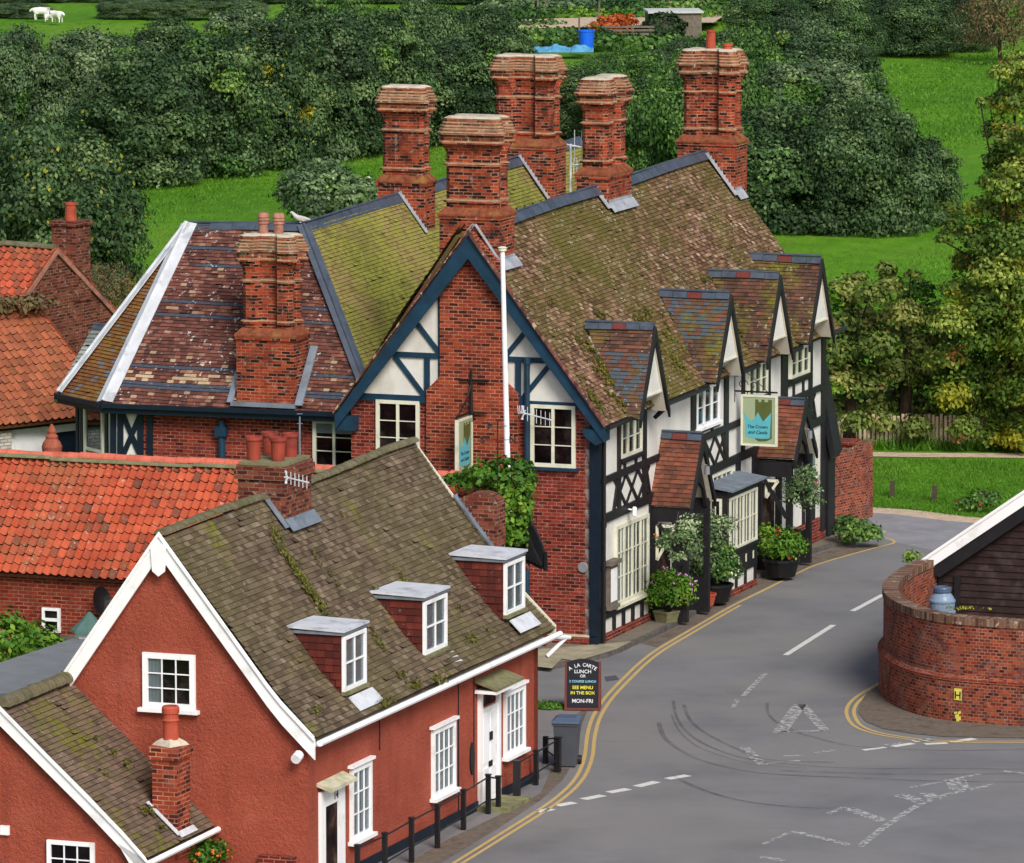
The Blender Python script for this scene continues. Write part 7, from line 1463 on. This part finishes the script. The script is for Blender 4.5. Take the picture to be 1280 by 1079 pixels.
for k, (x, y_, h_) in enumerate(((724, 60, 1.8), (747, 38, 1.6), (672, 26, 2.0), (680, 22, 1.8), (836, 22, 1.4), (875, 20, 1.5))):
    g_ = PZ(x, y_); mb = MB(); mb.tube(g_, g_ + Z * h_ + V(.1 * (k % 2), 0, 0), .06, .05, 6); tag(mb.build('stake', M['wood']), ('thin stake beside the blue tub', 'stake left of the orange shrub', 'leaning stake at the field corner left of the track', 'post at the field corner beside a leaning stake', 'stake on the bank above the shed', 'stake on the bank above the pale bush')[k], 'stake')
# rough allotment growth
for k, (x, y_, w_, h_, m_) in enumerate(((700, 56, 3.4, 1.1, 'leaf_mid'), (650, 40, 2.5, .8, 'leaf_mid'), (800, 30, 5, 1.0, 'leaf_bright'), (730, 26, 5, 1.0, 'leaf_mid'), (850, 22, 5, 1.3, 'leaf_mid'), (790, 62, 3.5, 1.0, 'leaf_mid'), (770, 16, 6, .9, 'leaf_grey'), (690, 12, 4, .9, 'leaf_grey'))):
    g_ = PZ(x, y_); r = thing('weedy_bank', ('weeds left of the blue tub', 'weeds at the left end of the allotment track', 'bright bank of weeds above the track', 'weedy bank above the blue tub', 'weeds above the allotment shed', 'weeds right of the blue tub', 'pale reeds at the top of the allotment', 'pale reeds at the field corner')[k], 'weeds', g_)
    shrub(r, 'foliage', [((dx * w_, 0, h_ * .3), (w_ * .5, 1.5, h_ * .6)) for dx in (-.6, 0, .6)], .16, 28, m_, jit=.4)

# moss growing on the roofs ------------------------------------------
def moss(parent, P0, N, spots, sz=.03, dens=900, mat='leaf_moss'):
    Ps, Ns = [], []; base = V(0, 0, 0); q = parent
    while q is not None: base = base + q.location; q = q.parent
    for (x, y, rx, ry, ang, k) in spots:
        d = ray(x, y); c = CP + d * ((P0 - CP).dot(N) / d.dot(N)); t = N.cross(Z).normalized(); b = t.cross(N); b = b if b.z > 0 else -b
        n = int(dens * rx * ry * 3.14 * k); r_ = np.sqrt(rng.random(n)) * (1 + .35 * rng.normal(size=n)); a = rng.uniform(0, 6.283, n)
        X = r_ * np.cos(a) * rx; Y = r_ * np.sin(a) * ry; ca, sa = math.cos(ang), math.sin(ang); X, Y = X * ca - Y * sa, X * sa + Y * ca
        keep = (np.sin(X * 23 + x) * np.sin(Y * 19 + y) + rng.normal(size=n) * .3) > -.25; X, Y = X[keep], Y[keep]
        H = .03 + .025 * rng.random(len(X)); P = np.array(c - base)[None] + X[:, None] * np.array(t)[None] + Y[:, None] * np.array(b)[None] + H[:, None] * np.array(N)[None]
        Ps.append(P); Ns.append(np.array(N)[None] + rng.normal(size=P.shape) * .5)
    P = np.concatenate(Ps); me = leaves_mesh('moss', P, np.concatenate(Ns), sz * rng.uniform(.6, 1.3, len(P)), rng.random(len(P)), [M[mat]], aspect=.9)
    o = bpy.data.objects.new('moss', me); COL.objects.link(o); o.parent = parent; o['kind'] = 'stuff'
M['leaf_moss'] = mk_leaf('leaf_moss', S(70, 74, 20), S(98, 98, 30), S(136, 132, 50), .1)
e0, e1, k0, k1, r1 = KE
S_, T_, Nm = plane_of(k0, k1, r1)
moss(cot, k0 + Nm * .02, Nm, [(352, 690, .16, .5, .1, 1), (370, 715, .2, .5, .1, 1), (388, 742, .22, .4, .1, 1), (405, 765, .2, .35, .1, 1), (345, 668, .12, .3, .1, 1), (395, 700, .1, .3, .1, .6), (415, 725, .1, .25, .1, .6), (470, 740, .14, .1, 0, .9), (500, 722, .12, .22, 0, .8), (550, 735, .14, .08, 0, .7), (427, 645, .08, .14, 0, .8), (470, 800, .15, .3, 0, 1), (575, 762, .1, .08, 0, .7), (560, 745, .1, .08, 0, .7)])
S_, T_, Nl = plane_of(e0, e1, k1)
moss(cot, e0 + Nl * .02, Nl, [(545, 850, .35, .12, 0, 1), (520, 858, .3, .15, 0, 1), (590, 800, .28, .1, 0, .9), (612, 790, .12, .08, 0, .8), (480, 878, .4, .12, 0, .9), (395, 890, .3, .1, 0, .7), (500, 845, .3, .1, 0, .8)])
S_, T_, Na = plane_of(a_an[0], a_an[1], a_an[2])
moss(an, a_an[0] + Na * .03, Na, [(140, 940, .22, .1, 0, 1), (158, 955, .16, .1, 0, 1), (185, 1015, .3, .12, 0, 1), (200, 1035, .2, .1, 0, 1), (120, 925, .15, .08, 0, .8), (128, 965, .1, .1, 0, .8)])
S_, T_, Nr = plane_of(E0, E1, R1)
sp_ = [(765, 470, .6, .35, .3, 1), (750, 455, .3, .25, 0, .9), (742, 500, .3, .4, .3, 1), (725, 430, .25, .2, 0, .6), (862, 420, .25, .7, .4, .9), (845, 400, .3, .3, .2, .8), (885, 450, .2, .5, .3, .8), (905, 400, .2, .5, .3, .7), (800, 400, .5, .25, .2, .5), (930, 425, .2, .5, .2, .9), (985, 400, .15, .4, .2, .8), (820, 440, .3, .15, 0, .7), (690, 380, .4, .1, 0, .3), (880, 350, .5, .12, 0, .5), (775, 505, .4, .12, 0, .7), (750, 395, .3, .12, 0, .9), (808, 392, .3, .2, 0, 1), (715, 350, .2, .1, 0, .5), (845, 455, .4, .4, .3, .5), (870, 490, .2, .1, 0, .5)]
for k in range(26):
    t = random.random(); x = 822 + 62 * t + random.uniform(-16, 16); sp_.append((x, 395 + 75 * t + random.uniform(-22, 22), .12, .10, 0, .8)); sp_.append((722 + 60 * t + random.uniform(-12, 12), 425 + 80 * t + random.uniform(-14, 14), .12, .08, 0, .8))
moss(inn, E0 + Nr * .02, Nr, sp_, .035, 700)
# gull on the lead hip
gp = K1 + Z * .22 + V(-.05, -.05, 0); bd_ = thing('gull', 'small grey and white gull perched where the lead ridge meets the hip', 'bird', gp - Z * .1)
me = bpy.data.meshes.new('body'); me.from_pydata([(0, 0, .10), (-.10, 0, .13), (-.17, 0, .19), (-.22, 0, .26), (-.28, 0, .26), (.12, 0, .10), (.24, 0, .08), (-.02, .03, .0), (-.02, -.03, .0)], [(0, 1), (1, 2), (2, 3), (3, 4), (0, 5), (5, 6), (0, 7), (0, 8)], [])
o = bpy.data.objects.new('body', me); COL.objects.link(o); o.parent = bd_; sk = o.modifiers.new('skin', 'SKIN')
for q, r_ in zip(me.skin_vertices[0].data, (.075, .075, .05, .045, .012, .05, .012, .01, .01)): q.radius = (r_, r_)
me.skin_vertices[0].data[0].use_root = True; o.modifiers.new('sub', 'SUBSURF').render_levels = 2; me.materials.append(mk_plain('gull_feathers', S(190, 188, 184), .8, .15, 9))
